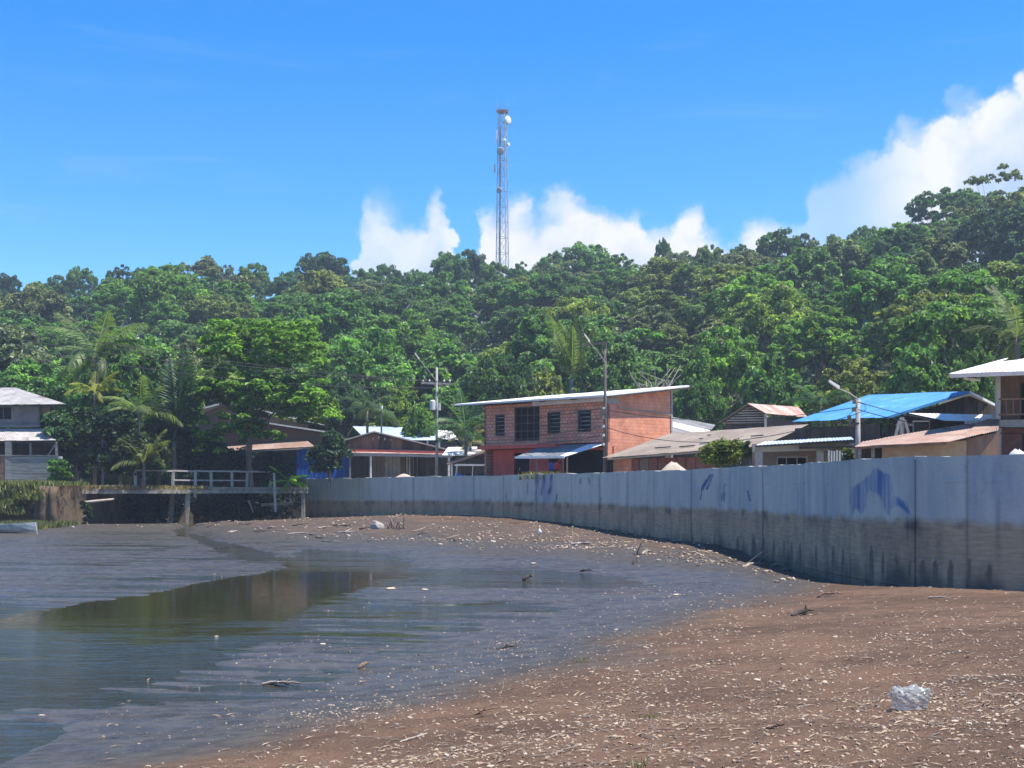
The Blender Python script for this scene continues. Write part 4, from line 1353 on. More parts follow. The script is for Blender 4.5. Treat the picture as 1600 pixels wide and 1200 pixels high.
house_longroof()


def sheds_behind():
    h = thing('grey_shed', 'row of low dark-grey roofs behind the right side of the brick house', 'shed', (*XY(1080, 84), STZ))
    for k, (px0, py0, px1, py1) in enumerate(((1046, 656, 1112, 668), (1046, 664, 1104, 676), (1046, 671, 1090, 684))):
        Y = 86 - k * 2.2
        roof_sheets(h, at(px0, py0 + 5, Y - 1.2), at(px1, py1 + 3, Y - 1.2), at(px1 + 6, py1 - 4, Y + 1), at(px0 + 2, py0 - 5, Y + 1), M['roof_dark'] if k != 1 else M['zinc'], 1.0)
        wall(h, XY(px0, Y), XY(px1, Y), STZ, zat(py0 + 6, Y) - .1, M['wood_dark'], .1, ztop1=zat(py1 + 4, Y) - .15)
    Y = 74.0
    h = thing('board_barn', 'old barn with pale gable boards and rust-streaked roof left of the blue roof', 'barn', (*XY(1180, Y), STZ))
    E0, T0, R0 = at(1124, 661, Y), at(1169, 631, Y), at(1197, 645, Y)
    roof_sheets(h, at(1197, 646, Y - .4), at(1262, 652, Y + 5), at(1247, 636, Y + 7), at(1168, 630.5, Y - .4), M['rust'], .9)
    roof_sheets(h, at(1150, 655, Y + 7), at(1121, 662, Y - .3), at(1168, 630.5, Y - .4), at(1235, 636, Y + 7), M['roof_greybrown'], .9)
    n = 8
    for i in range(n):
        z = zat(662, Y) + (T0.z - zat(662, Y)) * i / n
        zz = z + (T0.z - zat(662, Y)) / n - .07
        def xl(z_): return E0.x + (T0.x - E0.x) * (z_ - E0.z) / (T0.z - E0.z)
        def xr(z_): return R0.x if z_ < R0.z else R0.x + (T0.x - R0.x) * (z_ - R0.z) / (T0.z - R0.z)
        o = .03 * (i % 2)
        Geo().slab([(xl(z) + .2, Y - o, z), (xr(z), Y - o, z + .05), (xr(zz) - .02, Y - o, zz + .03), (xl(zz) + .2, Y - o, zz)], (0, .05, 0)).build('board', M['wood_pale'] if i % 3 else M['timber_old'], h)
    g_ = Geo().slab([(E0.x + .4, Y + .1, STZ), (R0.x, Y + .1, STZ), (R0.x, Y + .1, R0.z - .1), (T0.x, Y + .1, T0.z - .15), (E0.x + .4, Y + .1, E0.z)], (0, .1, 0))
    g_.build('gable_wall', M['wood_dark'], h)
    wall(h, (R0.x, Y + .15), (at(1252, 650, Y + 5).x, Y + 5), STZ, zat(652, Y), M['wood_dark'], .1, name='side_wall')
    post(h, XY(1196, Y - .2), STZ, zat(645, Y), .14, M['wood_pale'])


sheds_behind()


def house_blue():
    h = thing('blue_roof_house', 'dark timber house under a large bright blue corrugated roof', 'house', (*XY(1400, 53), STZ))
    e1, r1 = at(1386, 651.5, 50.5), at(1514, 611.5, 52.0)
    e0, r0 = at(1236, 660, 57.5), at(1358, 617.5, 58.0)
    roof_sheets(h, e0, e1, r1, r0, M['zinc_blue'], .85)
    f0 = at(1556, 633, 53.5)
    roof_sheets(h, f0, at(1500, 633, 60), r0 + Vector((.4, 0, 0)), r1, M['zinc'], .9)
    Geo().beam(e1 + Vector((0, -.05, -.03)), r1 + Vector((0, -.05, -.03)), .05, .1).build('barge_board', M['zinc_blue'], h)
    Geo().beam(r1 + Vector((0, -.05, -.03)), f0 + Vector((0, -.05, -.03)), .05, .1).build('barge_board', M['zinc'], h)
    # gable front of upright boards
    pa = Vector((*XY(1388, 51.2), 0)); pb = Vector((*XY(1556, 53.2), 0)); L = (pb - pa).length
    def zt(u):
        t = u / L
        tr = .735
        if t < tr: return e1.z + (r1.z - e1.z) * t / tr - .12
        return r1.z + (f0.z - r1.z) * (t - tr) / (1 - tr) - .12
    planks(h, pa, pb, zat(662, 52), 0, [M['wood_dark']], 16, True, 'plank', .04, zt)
    wall(h, pa + Vector((0, .12, 0)), pb + Vector((0, .12, 0)), STZ, e1.z - .3, M['wood_dark'], .1)
    wall(h, XY(1242, 57.9), (pa.x - .2, pa.y + .5), STZ, e0.z - .25, M['wood_dark'], .1, name='side_wall', ztop1=e1.z - .2)
    # raking posts
    c = XY(1409, 50.2)
    post(h, c, STZ, zat(652, 50.2), .16, M['wood_pale'])
    for dx in (-10, 12):
        Geo().beam((*XY(1409 + dx, 50.15), zat(682, 50)), (*XY(1409 + dx * .35, 50.15), zat(656, 50)), .1).build('brace', M['wood_pale'], h)
    wn = Geo().box((*XY(1440, 51.0), zat(668, 51)), (.7, .1, .55)).build('window', M['plaster_grey'], h)
    Geo().box((*XY(1440, 50.93), zat(668, 51)), (.58, .06, .44)).build('pane', M['dark_inside'], wn)
    # lean-to
    roof_sheets(h, at(1474, 657, 48.2), at(1556, 660, 48.6), at(1552, 648, 51.0), at(1420, 646, 50.6), M['zinc_white'], .9, 'lean_to_sheet')
    planks(h, XY(1452, 50.6), XY(1552, 50.8), STZ, zat(656, 50), [M['wood_brown'], M['wood_dark']], 8, True, 'plank')


house_blue()


def house_veranda():
    Y = 49.5
    h = thing('veranda_house', 'low grey veranda with concrete posts and thin light-blue roof edge below the blue roof', 'house', (*XY(1235, Y), STZ))
    roof_sheets(h, at(1180, 696, Y - .6), at(1334, 687, Y - .6), at(1330, 683, Y + 3), at(1195, 690, Y + 3), M['zinc_bluewhite'], .9)
    Geo().beam(at(1180, 697.5, Y - .5), at(1334, 688.5, Y - .5), .05, .06).build('fascia', M['wood_dark'], h)
    Geo().beam(at(1176, 701, Y), at(1292, 698, Y), .2, .28).build('concrete_beam', M['plaster_grey'], h)
    for px in (1185.5, 1281):
        post(h, XY(px, Y), STZ, zat(704, Y), .25, M['plaster_grey'])
    pa, pb = XY(1176, Y + 1.6), XY(1336, Y + 1.6)
    wall(h, pa, pb, STZ, zat(694, Y + 1.6), M['plaster_brown'], .12, [(.95, 2.2, 3.0, 3.55)])
    window(h, pa, pb, .95, 2.2, 3.0, 3.55, bars=2, frame='plaster_grey')
    planks(h, XY(1262, Y + 1.2), XY(1336, Y + 1.2), zat(699, Y), zat(690, Y), [M['wood_grey']], 5, True, 'board')
    Geo().beam(at(1250, 699.5, Y - .3), at(1336, 698.5, Y - .3), .3, .08).build('shelf', M['wood_dark'], h)
    f = thing('picket_fence', 'short fence of white pickets between the veranda and the lamp pole', 'fence', (*XY(1310, 47.5), STZ))
    for i in range(8):
        px = 1295 + i * 4.3
        Geo().box((*XY(px, 47.5), (STZ + zat(703 + (i * 7 % 3), 47.5)) / 2), (.055, .03, zat(703 + (i * 7 % 3), 47.5) - STZ)).build('picket', M['paint_white'], f)
    Geo().beam((*XY(1294, 47.54), 2.8), (*XY(1327, 47.54), 2.8), .04).build('rail', M['paint_white'], f)


house_veranda()


def house_rustlean():
    h = thing('rusty_roof_house', 'tan-walled lean-to with long rusty pink corrugated roof beside the white-roofed house', 'house', (*XY(1450, 45), STZ))
    e0, e1 = at(1335, 698, 44.0), at(1484, 690.5, 42.5)
    t0, t1 = at(1348, 690, 47.5), at(1560, 654.5, 46.0)
    roof_sheets(h, e0, e1, t1, t0, M['rust_pale'], .85)
    roof_sheets(h, e1, at(1560, 672, 43.6), at(1562, 656, 46), t1 + Vector((-.4, 0, -.02)), M['rust_pale'], .85)
    Geo().beam(at(1337, 700, 44.05), at(1478, 693, 42.7), .05, .08).build('eave_beam', M['wood_brown'], h)
    pa, pb = XY(1378, 44.3), XY(1510, 43.4)
    wall(h, pa, pb, STZ, zat(696, 44.0), M['plaster_tan'], .12, ztop1=zat(688, 43.4))
    wall(h, pb, XY(1562, 43.6), STZ, zat(686, 43.4), M['wood_brown'], .12, name='side_wall', ztop1=zat(675, 43.6))
    wall(h, XY(1340, 44.9), XY(1380, 44.9), STZ, zat(698, 44.9), M['wood_dark'], .1, name='dark_wall')
    for px in (1343, 1364):
        post(h, XY(px, 44.2), STZ, zat(699, 44.2), .1, M['wood_grey'])


house_rustlean()


def house_white():
    Y = 46.5
    h = thing('white_roof_house', 'two-storey brown house with overhanging white roof and balcony at the right edge', 'house', (*XY(1600, Y), STZ))
    zf = zat(657, Y); zr = zat(586, Y)
    a, b = XY(1562, Y), XY(1800, Y - 1.5)
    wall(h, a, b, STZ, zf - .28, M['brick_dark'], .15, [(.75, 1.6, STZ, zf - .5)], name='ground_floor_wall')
    window(h, a, b, .75, 1.6, STZ, zf - .5, bars=0, name='doorway')
    wall(h, XY(1562, Y + .5), XY(1800, Y - 1.0), zf, zr, M['wood_brown'], .15, [(.7, 2.2, zf, zr - .25), (3.4, 4.4, zf + .9, zr - .4)], name='upper_wall')
    window(h, XY(1562, Y + .5), XY(1800, Y - 1.0), .7, 2.2, zf, zr - .25, bars=1, name='balcony_door')
    window(h, XY(1562, Y + .5), XY(1800, Y - 1.0), 3.4, 4.4, zf + .9, zr - .4, bars=1)
    wall(h, XY(1562, Y + .1), XY(1562, Y + 5), STZ, zr, M['wood_brown'], .15, name='side_wall')
    Geo().box((XY(1680, Y)[0] - .3, Y - .55, zf - .14), (7.3, 1.5, .26), -.28).build('floor_slab', M['plaster_grey'], h)
    for px in (1559, 1680, 1790):
        post(h, XY(px, Y - .75), STZ, zf - .27, .2, M['plaster_grey'])
        post(h, XY(px, Y - .75), zf, zr + .02, .15, M['plaster_grey'])
    rl = Geo().beam(at(1560, 648, Y - .8), at(1800, 643, Y - 2.2), .06, .06).build('balcony_rail', M['wood_brown'], h)
    Geo().beam(at(1560, 624, Y - .8), at(1800, 619, Y - 2.2), .06, .06).build('balcony_rail', M['wood_brown'], h)
    for i in range(22):
        t = i / 21
        p = at(1561, 648, Y - .8).lerp(at(1800, 643, Y - 2.2), t); q = at(1561, 624, Y - .8).lerp(at(1800, 619, Y - 2.2), t)
        Geo().beam(p, q, .03).build('baluster', M['wood_brown'], rl)
    e0, e1 = at(1484, 584.5, Y - 1.6), at(1830, 572, Y - 3.2)
    t0, t1 = at(1560, 566, Y + 3), at(1830, 535, Y + 2)
    roof_sheets(h, e0, e1, t1, t0, M['zinc_white'], .9)
    roof_sheets(h, at(1500, 580, Y + 6), e0, t0, at(1575, 560, Y + 6), M['zinc_white'], .9)
    Geo().beam(e0 + Vector((0, 0, -.06)), e1 + Vector((0, 0, -.06)), .06, .14).build('fascia', M['beam_pink'], h)
    Geo().tube([at(1506, 586, Y - 1.3), at(1510, 592, Y - 1.2), at(1530, 594, Y - .9)], .05, 6).build('gutter_pipe', M['paint_white'], h)


house_white()


# ---- timber bridge
def bridge():
    P0 = Vector((-28.9, 86.0, 0)); P1 = Vector((-15.4, 96.5, 0))
    d = (P1 - P0).normalized(); n = Vector((d.y, -d.x, 0)); L = (P1 - P0).length
    zd = 2.22
    h = thing('footbridge', 'old timber bridge with pale handrail over the creek beside the concrete wall', 'bridge', (P0.x, P0.y, -.3))
    def P(u, v, z): return P0 + d * u - n * v + Vector((0, 0, z))
    N = 44
    for i in range(N):
        a, b = L * i / N + .01, L * (i + 1) / N - .015
        e = rnd.uniform(-.06, .1); z = zd + rnd.uniform(-.012, .012)
        Geo().hexa([P(a, -e, z - .07), P(b, -e, z - .07), P(b, 3.4, z - .07), P(a, 3.4, z - .07), P(a, -e, z), P(b, -e, z), P(b, 3.4, z), P(a, 3.4, z)]).build('deck_plank', M['timber_old'], h)
    for v in (.06, 1.7, 3.3):
        Geo().beam(P(0, v, zd - .21), P(L, v, zd - .21), .2, .24).build('girder', M['timber_old'] if v < 1 else M['wood_dark'], h)
    Geo().beam(P(L * .5, .0, zd + .06), P(L, .0, zd + .05), .16, .12).build('kerb_beam', M['timber_old'], h)
    for v in (.3, 3.0):
        Geo().beam(P(L * .44, v, -.7), P(L * .45, v, zd - .33), .3).build('pier_post', M['timber_old'], h)
    Geo().slab([P(L * .40, .2, -.6), P(L * .47, .2, -.6), P(L * .47, .2, .35), P(L * .44, .2, 1.0)], tuple(-n * .5)).build('pier_footing', M['earth'], h)
    for u in (.2, L - .25):
        Geo().beam(P(u, .25, -.6), P(u, .25, zd - .1), .26).build('abutment_post', M['timber_old'], h)
    # handrail
    pxs = [213, 271, 306, 331, 364, 387, 424]
    us = []
    for px in pxs:
        t = (px - 800) / F
        # solve u so that the post stands at that bearing
        u = (t * P0.y - P0.x) / (d.x - t * d.y)
        us.append(u)
    top = zd + 1.27
    for i, u in enumerate(us):
        w = .17
        z0 = zd if i != 2 else zd - .6
        Geo().beam(P(u, .12, z0), P(u + rnd.uniform(-.03, .03), .12, top - .05), w).build('rail_post', M['wood_pale'], h)
    for i in range(len(us) - 1):
        Geo().beam(P(us[i] - .05, .12, top + rnd.uniform(-.02, .02)), P(us[i + 1] + .05, .12, top - .02 + rnd.uniform(-.02, .02)), .17, .12).build('top_rail', M['wood_pale'], h)
    for i in range(1, 5):
        Geo().beam(P(us[i], .10, zd + .62 + rnd.uniform(-.02, .02)), P(us[i + 1], .10, zd + .6), .08, .1).build('mid_rail', M['wood_pale'], h)
    # loose stakes beside the bridge
    s = Geo().tube([at(428, 739, 91.6), at(429.5, 770, 91.5), at(430.5, 800, 91.4)], [.09, .1, .09], 7).build('stake', M['wood_pale'], None)
    tag(s, 'pale pole tied upright against the right end of the bridge', 'pole')
    s = Geo().tube([at(124, 786, 82.5), at(150, 783, 83.0), at(178, 780, 83.5)], [.1, .09, .07], 7).build('driftwood_log', M['driftwood_pale'], None, True)
    tag(s, 'pale thin log wedged below the left end of the bridge', 'log')
    s = Geo().tube([at(388, 782, 95), at(391, 788, 95), at(396, 801, 94.6)], [.1, .07, .04], 6).build('tree_root', M['driftwood_pale'], None)
    tag(s, 'small forked white root hanging in the dark under the bridge', 'root')
    s = Geo().beam(at(408, 789, 96.5), at(458, 786, 97.0), .18, .22).build('timber_beam', M['timber_old'])
    tag(s, 'grey beam lying in the shadow under the right bridge end', 'beam')


bridge()


# ---- mototaxi behind the wall
def mototaxi():
    Y = 84.0
    x0, x1 = XY(712, Y)[0], XY(769, Y)[0]
    t = thing('three_wheeler', 'open three-wheeled taxi with grey canopy parked behind the wall by the shed', 'taxi', ((x0 + x1) / 2, Y, STZ))
    zt = zat(728, Y)
    Geo().slab([(x0 - .05, Y - .7, zt), (x1 + .1, Y - .7, zt), (x1 + .1, Y - .7, zt + .09), (x0 + .1, Y - .7, zt + .12), (x0 - .1, Y - .7, zt + .05)], (0, 1.4, 0)).build('canopy', M['canvas'], t)
    for x in (x0 + .02, (x0 + x1) / 2 - .1, x1 + .02):
        for y in (Y - .62, Y + .62):
            Geo().beam((x, y, STZ + .5), (x + (.06 if x < x1 - .3 else -.08), y, zt), .05).build('canopy_pillar', M['paint_white'], t)
    Geo().slab([(x0 - .15, Y - .62, STZ + .28), (x1 + .15, Y - .62, STZ + .28), (x1 + .1, Y - .62, STZ + .62), (x0 + .9, Y - .62, STZ + .55), (x0 + .1, Y - .62, STZ + .8)], (0, 1.24, 0)).build('body', M['paint_blue'], t)
    for dx in (.95, 1.75):
        st = Geo().box((x0 + dx, Y, STZ + .72), (.45, 1.0, .16)).build('seat', M['rubber'], t)
        Geo().box((x0 + dx + .22, Y, STZ + 1.0), (.1, 1.0, .5)).build('backrest', M['rubber'], st)
    ws = Geo().beam((x0 + .05, Y - .55, STZ + .85), (x0 + .05, Y + .55, STZ + .85), .05).build('windscreen_bar', M['paint_white'], t)
    for x, y in ((x0 + .1, Y), (x1 - .25, Y - .55), (x1 - .25, Y + .55)):
        Geo().tube([(x, y - .06, STZ + .26), (x, y + .06, STZ + .26)], .26, 14).build('wheel', M['rubber'], t)


mototaxi()


# ---- boat on the bank
def boat():
    o = thing('canoe', 'faded grey-green wooden canoe lying on the mud at the left edge', 'canoe', at(10, 826, 66))
    z0 = float(mud_z(np.array([-26.0]), np.array([66.0]))[0]) - .03
    secs = []
    for k in range(9):
        t = k / 8
        c = Vector(at(-90 + 148 * t, 0, 66)) ; c.z = 0
        w = .62 * (1 - abs(2 * t - .9) ** 2.6 * .86) * (1 if t < .95 else .55)
        zt = z0 + .48 + .35 * max(0, t - .6) ** 1.2 + .15 * max(0, .3 - t)
        zb = z0 + .02 + .45 * max(0, t - .7) ** 1.3
        secs.append((c, max(w, .05), zt, zb))
    vs = []; fs = []
    prof = [(-1, 1), (-.86, .45), (-.45, .04), (0, 0), (.45, .04), (.86, .45), (1, 1), (.9, 1), (.74, .5), (0, .14), (-.74, .5), (-.9, 1)]
    for c, w, zt, zb in secs:
        for a, b in prof:
            vs.append(Vector((c.x, c.y + a * w, zb + (zt - zb) * b)))
    m_ = len(prof)
    for k in range(8):
        for j in range(m_):
            fs.append((k * m_ + j, k * m_ + (j + 1) % m_, k * m_ + m_ + (j + 1) % m_, k * m_ + m_ + j))
    fs += [tuple(range(m_)), tuple(range(8 * m_ + m_ - 1, 8 * m_ - 1, -1))]
    Geo().add(vs, fs).build('hull', M['boat_paint'], o)
    for k in (2, 4, 6):
        c, w, zt, zb = secs[k]
        Geo().box((c.x, c.y, zt - .08), (.22, w * 1.75, .05)).build('thwart', M['wood_grey'], o)
    c, w, zt, zb = secs[8]
    Geo().tube([(c.x - .05, c.y - .1, zt - .05), (c.x + .2, c.y - .6, z0 + .15), (c.x + .35, c.y - .9, z0 - .02)], .008, 5).build('rope', M['driftwood_pale'], o)
    s = Geo().beam(at(-40, 846, 62), at(28, 842.5, 63), .35, .12).build('driftwood_plank', M['rust'])
    tag(s, 'reddish plank lying on the mud below the canoe', 'plank')


boat()

# ------------------------------------------------------------------ poles, wires, mast
def pole(px, Y, ytop, label, mat, r0=.14, r1=.09):
    t = thing('utility_pole', label, 'pole', (*XY(px, Y), STZ), 'utility poles')
    b = Vector((*XY(px, Y), STZ - .3)); e = Vector((*XY(px, Y), zat(ytop, Y)))
    Geo().tube([b, b.lerp(e, .5), e], [r0, (r0 + r1) / 2, r1], 8).build('pole', M[mat], t, True)
    return t, e


def lamp_arm(t, p, q, mat='pole_concrete'):
    arm = Geo().tube([p, p.lerp(q, .5) + Vector((0, 0, .05)), q], [.025, .025, .02], 6).build('lamp_arm', M[mat], t)
    d = (q - p).normalized()
    Geo().slab([q, q + d * .55 + Vector((0, 0, .06)), q + d * .55 + Vector((0, 0, .14)), q + Vector((0, 0, .12))], (0, .2, 0)).build('lamp_head', M['paint_white'], arm)


P1_, t1_ = pole(682.5, 90, 574, 'pole with wide crossarm and transformer between plank house and brick house', 'pole_concrete', .12, .075)
ca = Geo().beam(at(658, 598, 90), at(705, 600.5, 90), .12, .14).build('crossarm', M['wood_pale'], P1_)
for px in (661, 671, 694, 703):
    Geo().lathe([at(px, 597.5, 90), at(px, 595, 90), at(px, 593, 90)], [.05, .08, .03], 8).build('insulator', M['insulator'], ca)
Geo().lathe([at(676, 641, 89.7), at(676, 640, 89.7), at(676, 627, 89.7), at(676, 625, 89.7)], [.13, .2, .2, .1], 12).build('transformer', M['paint_white'], P1_)
Geo().lathe([at(686.5, 641, 89.8), at(686.5, 630, 89.8)], [.09, .09], 10).build('fuse_box', M['paint_white'], P1_)
lamp_arm(P1_, at(683, 597, 89.9), at(655, 562, 88.5))
Geo().beam(at(683, 612, 89.9), at(692, 601, 89.9), .05).build('strut', M['wood_pale'], P1_)

P2_, t2_ = pole(945.5, 66.2, 536, 'tall dark pole standing at the corner of the brick house', 'pole_wood', .11, .065)
ca = Geo().beam(at(912, 539, 66.1), at(950, 535, 66.1), .07, .09).build('crossarm', M['pole_wood'], P2_)
lamp_arm(P2_, at(945, 565, 66.1), at(922, 536, 65.2))
for k in range(5):
    Geo().lathe([at(945.5 - 3, 640 + 14 * k, 66), at(945.5 - 3, 636 + 14 * k, 66)], [.08, .08], 8).build('spool_insulator', M['insulator'], P2_)
Geo().box(at(943, 646, 66), (.3, .15, .45)).build('junction_box', M['pole_wood'], P2_)

P3_, t3_ = pole(1340.5, 46.8, 624, 'concrete lamp pole in front of the blue roof', 'pole_concrete', .10, .08)
lamp_arm(P3_, at(1341, 624, 46.7), at(1312, 608, 46.2))
Geo().beam(at(1325, 667, 46.7), at(1342, 661, 46.7), .06, .06).build('bracket', M['wood_dark'], P3_)
for k, (px, py) in enumerate(((1335, 628), (1334, 640), (1327, 652))):
    Geo().box(at(px, py, 46.6), (.12, .1, .14)).build('clamp', M['pole_wood'], P3_)
Geo().tube([at(1340, 628, 46.6), at(1352, 633, 46.5), at(1352, 641, 46.5), at(1341, 645, 46.6)], .012, 5).build('cable_loop', M['cable'], P3_)
Geo().tube([at(1338, 640, 46.6), at(1328, 646, 46.5), at(1326, 662, 46.5), at(1337, 668, 46.6)], .012, 5).build('cable_loop', M['cable'], P3_)


def wire(a, b, sag, label, r=.016):
    a, b = Vector(a), Vector(b)
    pts = []
    for k in range(17):
        t = k / 16
        pts.append(a.lerp(b, t) + Vector((0, 0, -4 * sag * t * (1 - t))))
    o = Geo().tube(pts, r, 4).build('power_line', M['cable'])
    tag(o, label, 'wire', 'overhead wires')


wire(at(661, 594, 90), at(-120, 486, 66), .5, 'topmost overhead wire running left from the crossarm pole', .020)
wire(at(671, 594, 90), at(-120, 494, 67), .6, 'second overhead wire running left from the crossarm pole', .020)
wire(at(694, 596, 90), at(-120, 504, 68), .7, 'third overhead wire running left from the crossarm pole', .020)
wire(at(682, 606, 90), at(-120, 514, 68), .9, 'lowest overhead wire running left from the crossarm pole', .020)
wire(at(703, 597, 90), at(945, 556, 66.2), .5, 'highest wire between crossarm pole and corner pole', .018)
wire(at(690, 600, 90), at(945, 565, 66.2), .7, 'second wire between crossarm pole and corner pole', .018)
for k in range(4):
    wire(at(684, 660 + 7 * k, 90), at(942.5, 638 + 14 * k, 66), .25 + .1 * k, ['upper', 'second', 'third', 'lowest'][k] + ' low cable sagging across the brick house front', .018)
wire(at(948, 552, 66.2), at(1720, 470, 40), .8, 'high wire running right from the corner pole over the blue roof', .015)
wire(at(948, 640, 66.1), at(1340, 636, 46.7), .5, 'cable from corner pole to the lamp pole crossing the bricks', .015)
wire(at(948, 668, 66.1), at(1340, 646, 46.7), .9, 'lower cable from corner pole sagging to the lamp pole', .015)
wire(at(1341, 628, 46.7), at(1640, 668, 44.5), .3, 'cable from lamp pole crossing the blue roof to the right house', .015)
wire(at(1341, 640, 46.7), at(1640, 676, 44.5), .3, 'lower cable from lamp pole to the right house', .015)


def mast():
    Y = 252.0
    cx = XY(785, Y)[0]
    gz = float(hill_z(cx, Y))
    zt = zat(176, Y)
    t = thing('telecom_tower', 'tall slender lattice telecom tower with white dishes on the hilltop', 'tower', (cx, Y, gz))
    def half(z): return 1.28 - (1.28 - .72) * (z - gz) / (zt - gz)
    ang = .5
    def c(k, z):
        a = ang + math.pi / 2 * k
        return Vector((cx + half(z) * 1.3 * math.cos(a), Y + half(z) * 1.3 * math.sin(a), z))
    for k in range(4):
        Geo().tube([c(k, gz - 1), c(k, zt)], .08, 6).build('tower_leg', M['steel'], t)
    n = 15
    zs = [gz + (zt - gz) * i / n for i in range(n + 1)]
    for i in range(n):
        b_ = Geo()
        for k in range(4):
            k2 = (k + 1) % 4
            b_.beam(c(k, zs[i]), c(k2, zs[i + 1]), .05); b_.beam(c(k2, zs[i]), c(k, zs[i + 1]), .05); b_.beam(c(k, zs[i + 1]), c(k2, zs[i + 1]), .08)
        o = b_.build('brace_bay', M['steel'] if (i // 3) % 2 == 0 else M['steel_red'] if i > 10 else M['steel'], t)
    Geo().beam((cx - .5, Y - 1.0, gz), (cx - .45, Y - .9, zt - 3), .3, .12).build('cable_ladder', M['roof_dark'], t)
    pf = Geo().lathe([(cx, Y, zt), (cx, Y, zt + .35)], [1.15, 1.25], 8).build('platform', M['steel_red'], t)
    for k in range(6):
        a = math.pi / 3 * k
        p = Vector((cx + 1.05 * math.cos(a), Y + 1.05 * math.sin(a), zt + .3))
        Geo().beam(p, p + Vector((0, 0, .9)), .1).build('guard_post', M['steel_red'], pf)
    for dx in (-1.1, 1.0):
        Geo().beam((cx + dx, Y, zt + .3), (cx + dx, Y, zt + 2.4), .08).build('lightning_rod', M['steel'], t)
    def dish(px, py, r, az, mat):
        p = at(px, py, Y - 1.6)
        dr = Vector((math.sin(az), -math.cos(az), 0)); sd = Vector((dr.y, -dr.x, 0)); up = Vector((0, 0, 1))
        vs = []; fs = []; m_ = 16
        for o_, rr in ((-.45 * r, .25 * r), (-.3 * r, r * .9), (.12 * r, r), (.3 * r, r * .75), (.36 * r, .1 * r)):
            for j in range(m_):
                q = 2 * math.pi * j / m_
                vs.append(p + dr * o_ + sd * (rr * math.cos(q)) + up * (rr * math.sin(q)))
        for k in range(4):
            for j in range(m_):
                fs.append((k * m_ + j, k * m_ + (j + 1) % m_, k * m_ + m_ + (j + 1) % m_, k * m_ + m_ + j))
        fs += [tuple(range(m_ - 1, -1, -1)), tuple(range(4 * m_, 5 * m_))]
        o = Geo().add(vs, fs).build('dish', M[mat], t, False)
        Geo().beam(p - dr * .4 * r, (cx, Y, p.z), .12).build('dish_mount', M['steel'], o)
    dish(793.5, 188, .85, .75, 'dish_white'); dish(795, 226, .38, .9, 'dish_white'); dish(782, 236, .78, -.35, 'plaster_grey'); dish(780, 297, .6, -.5, 'plaster_grey')
    dish(788, 220, .4, -.1, 'dish_white')
    for px, py, hh in ((776.5, 213, 2.4), (789, 208, 1.8), (773, 263, 1.6)):
        p = at(px, py, Y - 1.2)
        Geo().box(p, (.32, .18, hh)).build('panel_antenna', M['dish_white'] if py < 250 else M['steel'], t)


mast()

# ------------------------------------------------------------------ vegetation
def leaf_arrays(pos, nrm, ln, wd, rg, droop=0.35, fold=0.18):
    """one folded rhombic leaf per row"""
    n = len(pos)
    nrm = nrm / (np.linalg.norm(nrm, axis=1, keepdims=True) + 1e-9)
    t = rg.normal(size=(n, 3)); t[:, 2] -= droop
    t -= nrm * (t * nrm).sum(1, keepdims=True)
    t /= np.linalg.norm(t, axis=1, keepdims=True) + 1e-9
    b = np.cross(nrm, t)
    ln = ln[:, None]; wd = wd[:, None]
    v0 = pos - t * ln * .5; v2 = pos + t * ln * .5 - nrm * ln * .12
    v1 = pos + b * wd * .5 + nrm * wd * fold; v3 = pos - b * wd * .5 + nrm * wd * fold
    V = np.stack([v0, v1, v2, v3], 1).reshape(-1, 3)
    Fq = np.arange(n * 4).reshape(n, 4)
    return V, Fq


def lobes_to_leaves(lobes, per, ll, rg, squash=.75, up=.5, spread=1.0, down_lim=-.35):
    P = []; N_ = []; T = []
    for (c, r, k) in lobes:
        m_ = max(6, int(per * k))
        dv = rg.normal(size=(m_ * 2, 3)); dv /= np.linalg.norm(dv, axis=1, keepdims=True)
        dv = dv[dv[:, 2] > down_lim + rg.normal(size=len(dv)) * .2][:m_]
        rad = r * (0.62 + .42 * rg.random(len(dv)) ** .6) * spread
        # knobbly surface of the lobe
        kn = 1 + .22 * np.sin(dv[:, 0] * 7 + c[0] * 3) * np.sin(dv[:, 1] * 7 + c[1] * 5) + .15 * np.sin(dv[:, 2] * 9 + c[2])
        p = np.array(c) + dv * (rad * kn)[:, None] * np.array([1, 1, squash])
        P.append(p)
        N_.append(dv * .75 + np.array([0, 0, up]) + rg.normal(size=dv.shape) * .45)
        T.append(np.clip(.43 + .24 * rg.normal(size=len(dv)) + .14 * rg.normal(), 0, 1))
    P = np.vstack(P); N_ = np.vstack(N_); T = np.concatenate(T)
    ln = ll * (.65 + .7 * rg.random(len(P)))
    V, Fq = leaf_arrays(P, N_, ln, ln * (.45 + .2 * rg.random(len(P))), rg)
    return V, Fq, np.repeat(T, 4)


def limb(g_, a, b, r0, r1, rg, bend=.12):
    a = np.array(a, float); b = np.array(b, float)
    L = np.linalg.norm(b - a)
    k = a + (b - a) * .5 + rg.normal(size=3) * L * bend
    g_.tube([a, (a + k) / 2 + rg.normal(size=3) * L * bend * .3, k, (k + b) / 2, b], [r0, r0 * .85, (r0 + r1) / 2, r1 * 1.2, r1], 6, cap=True)


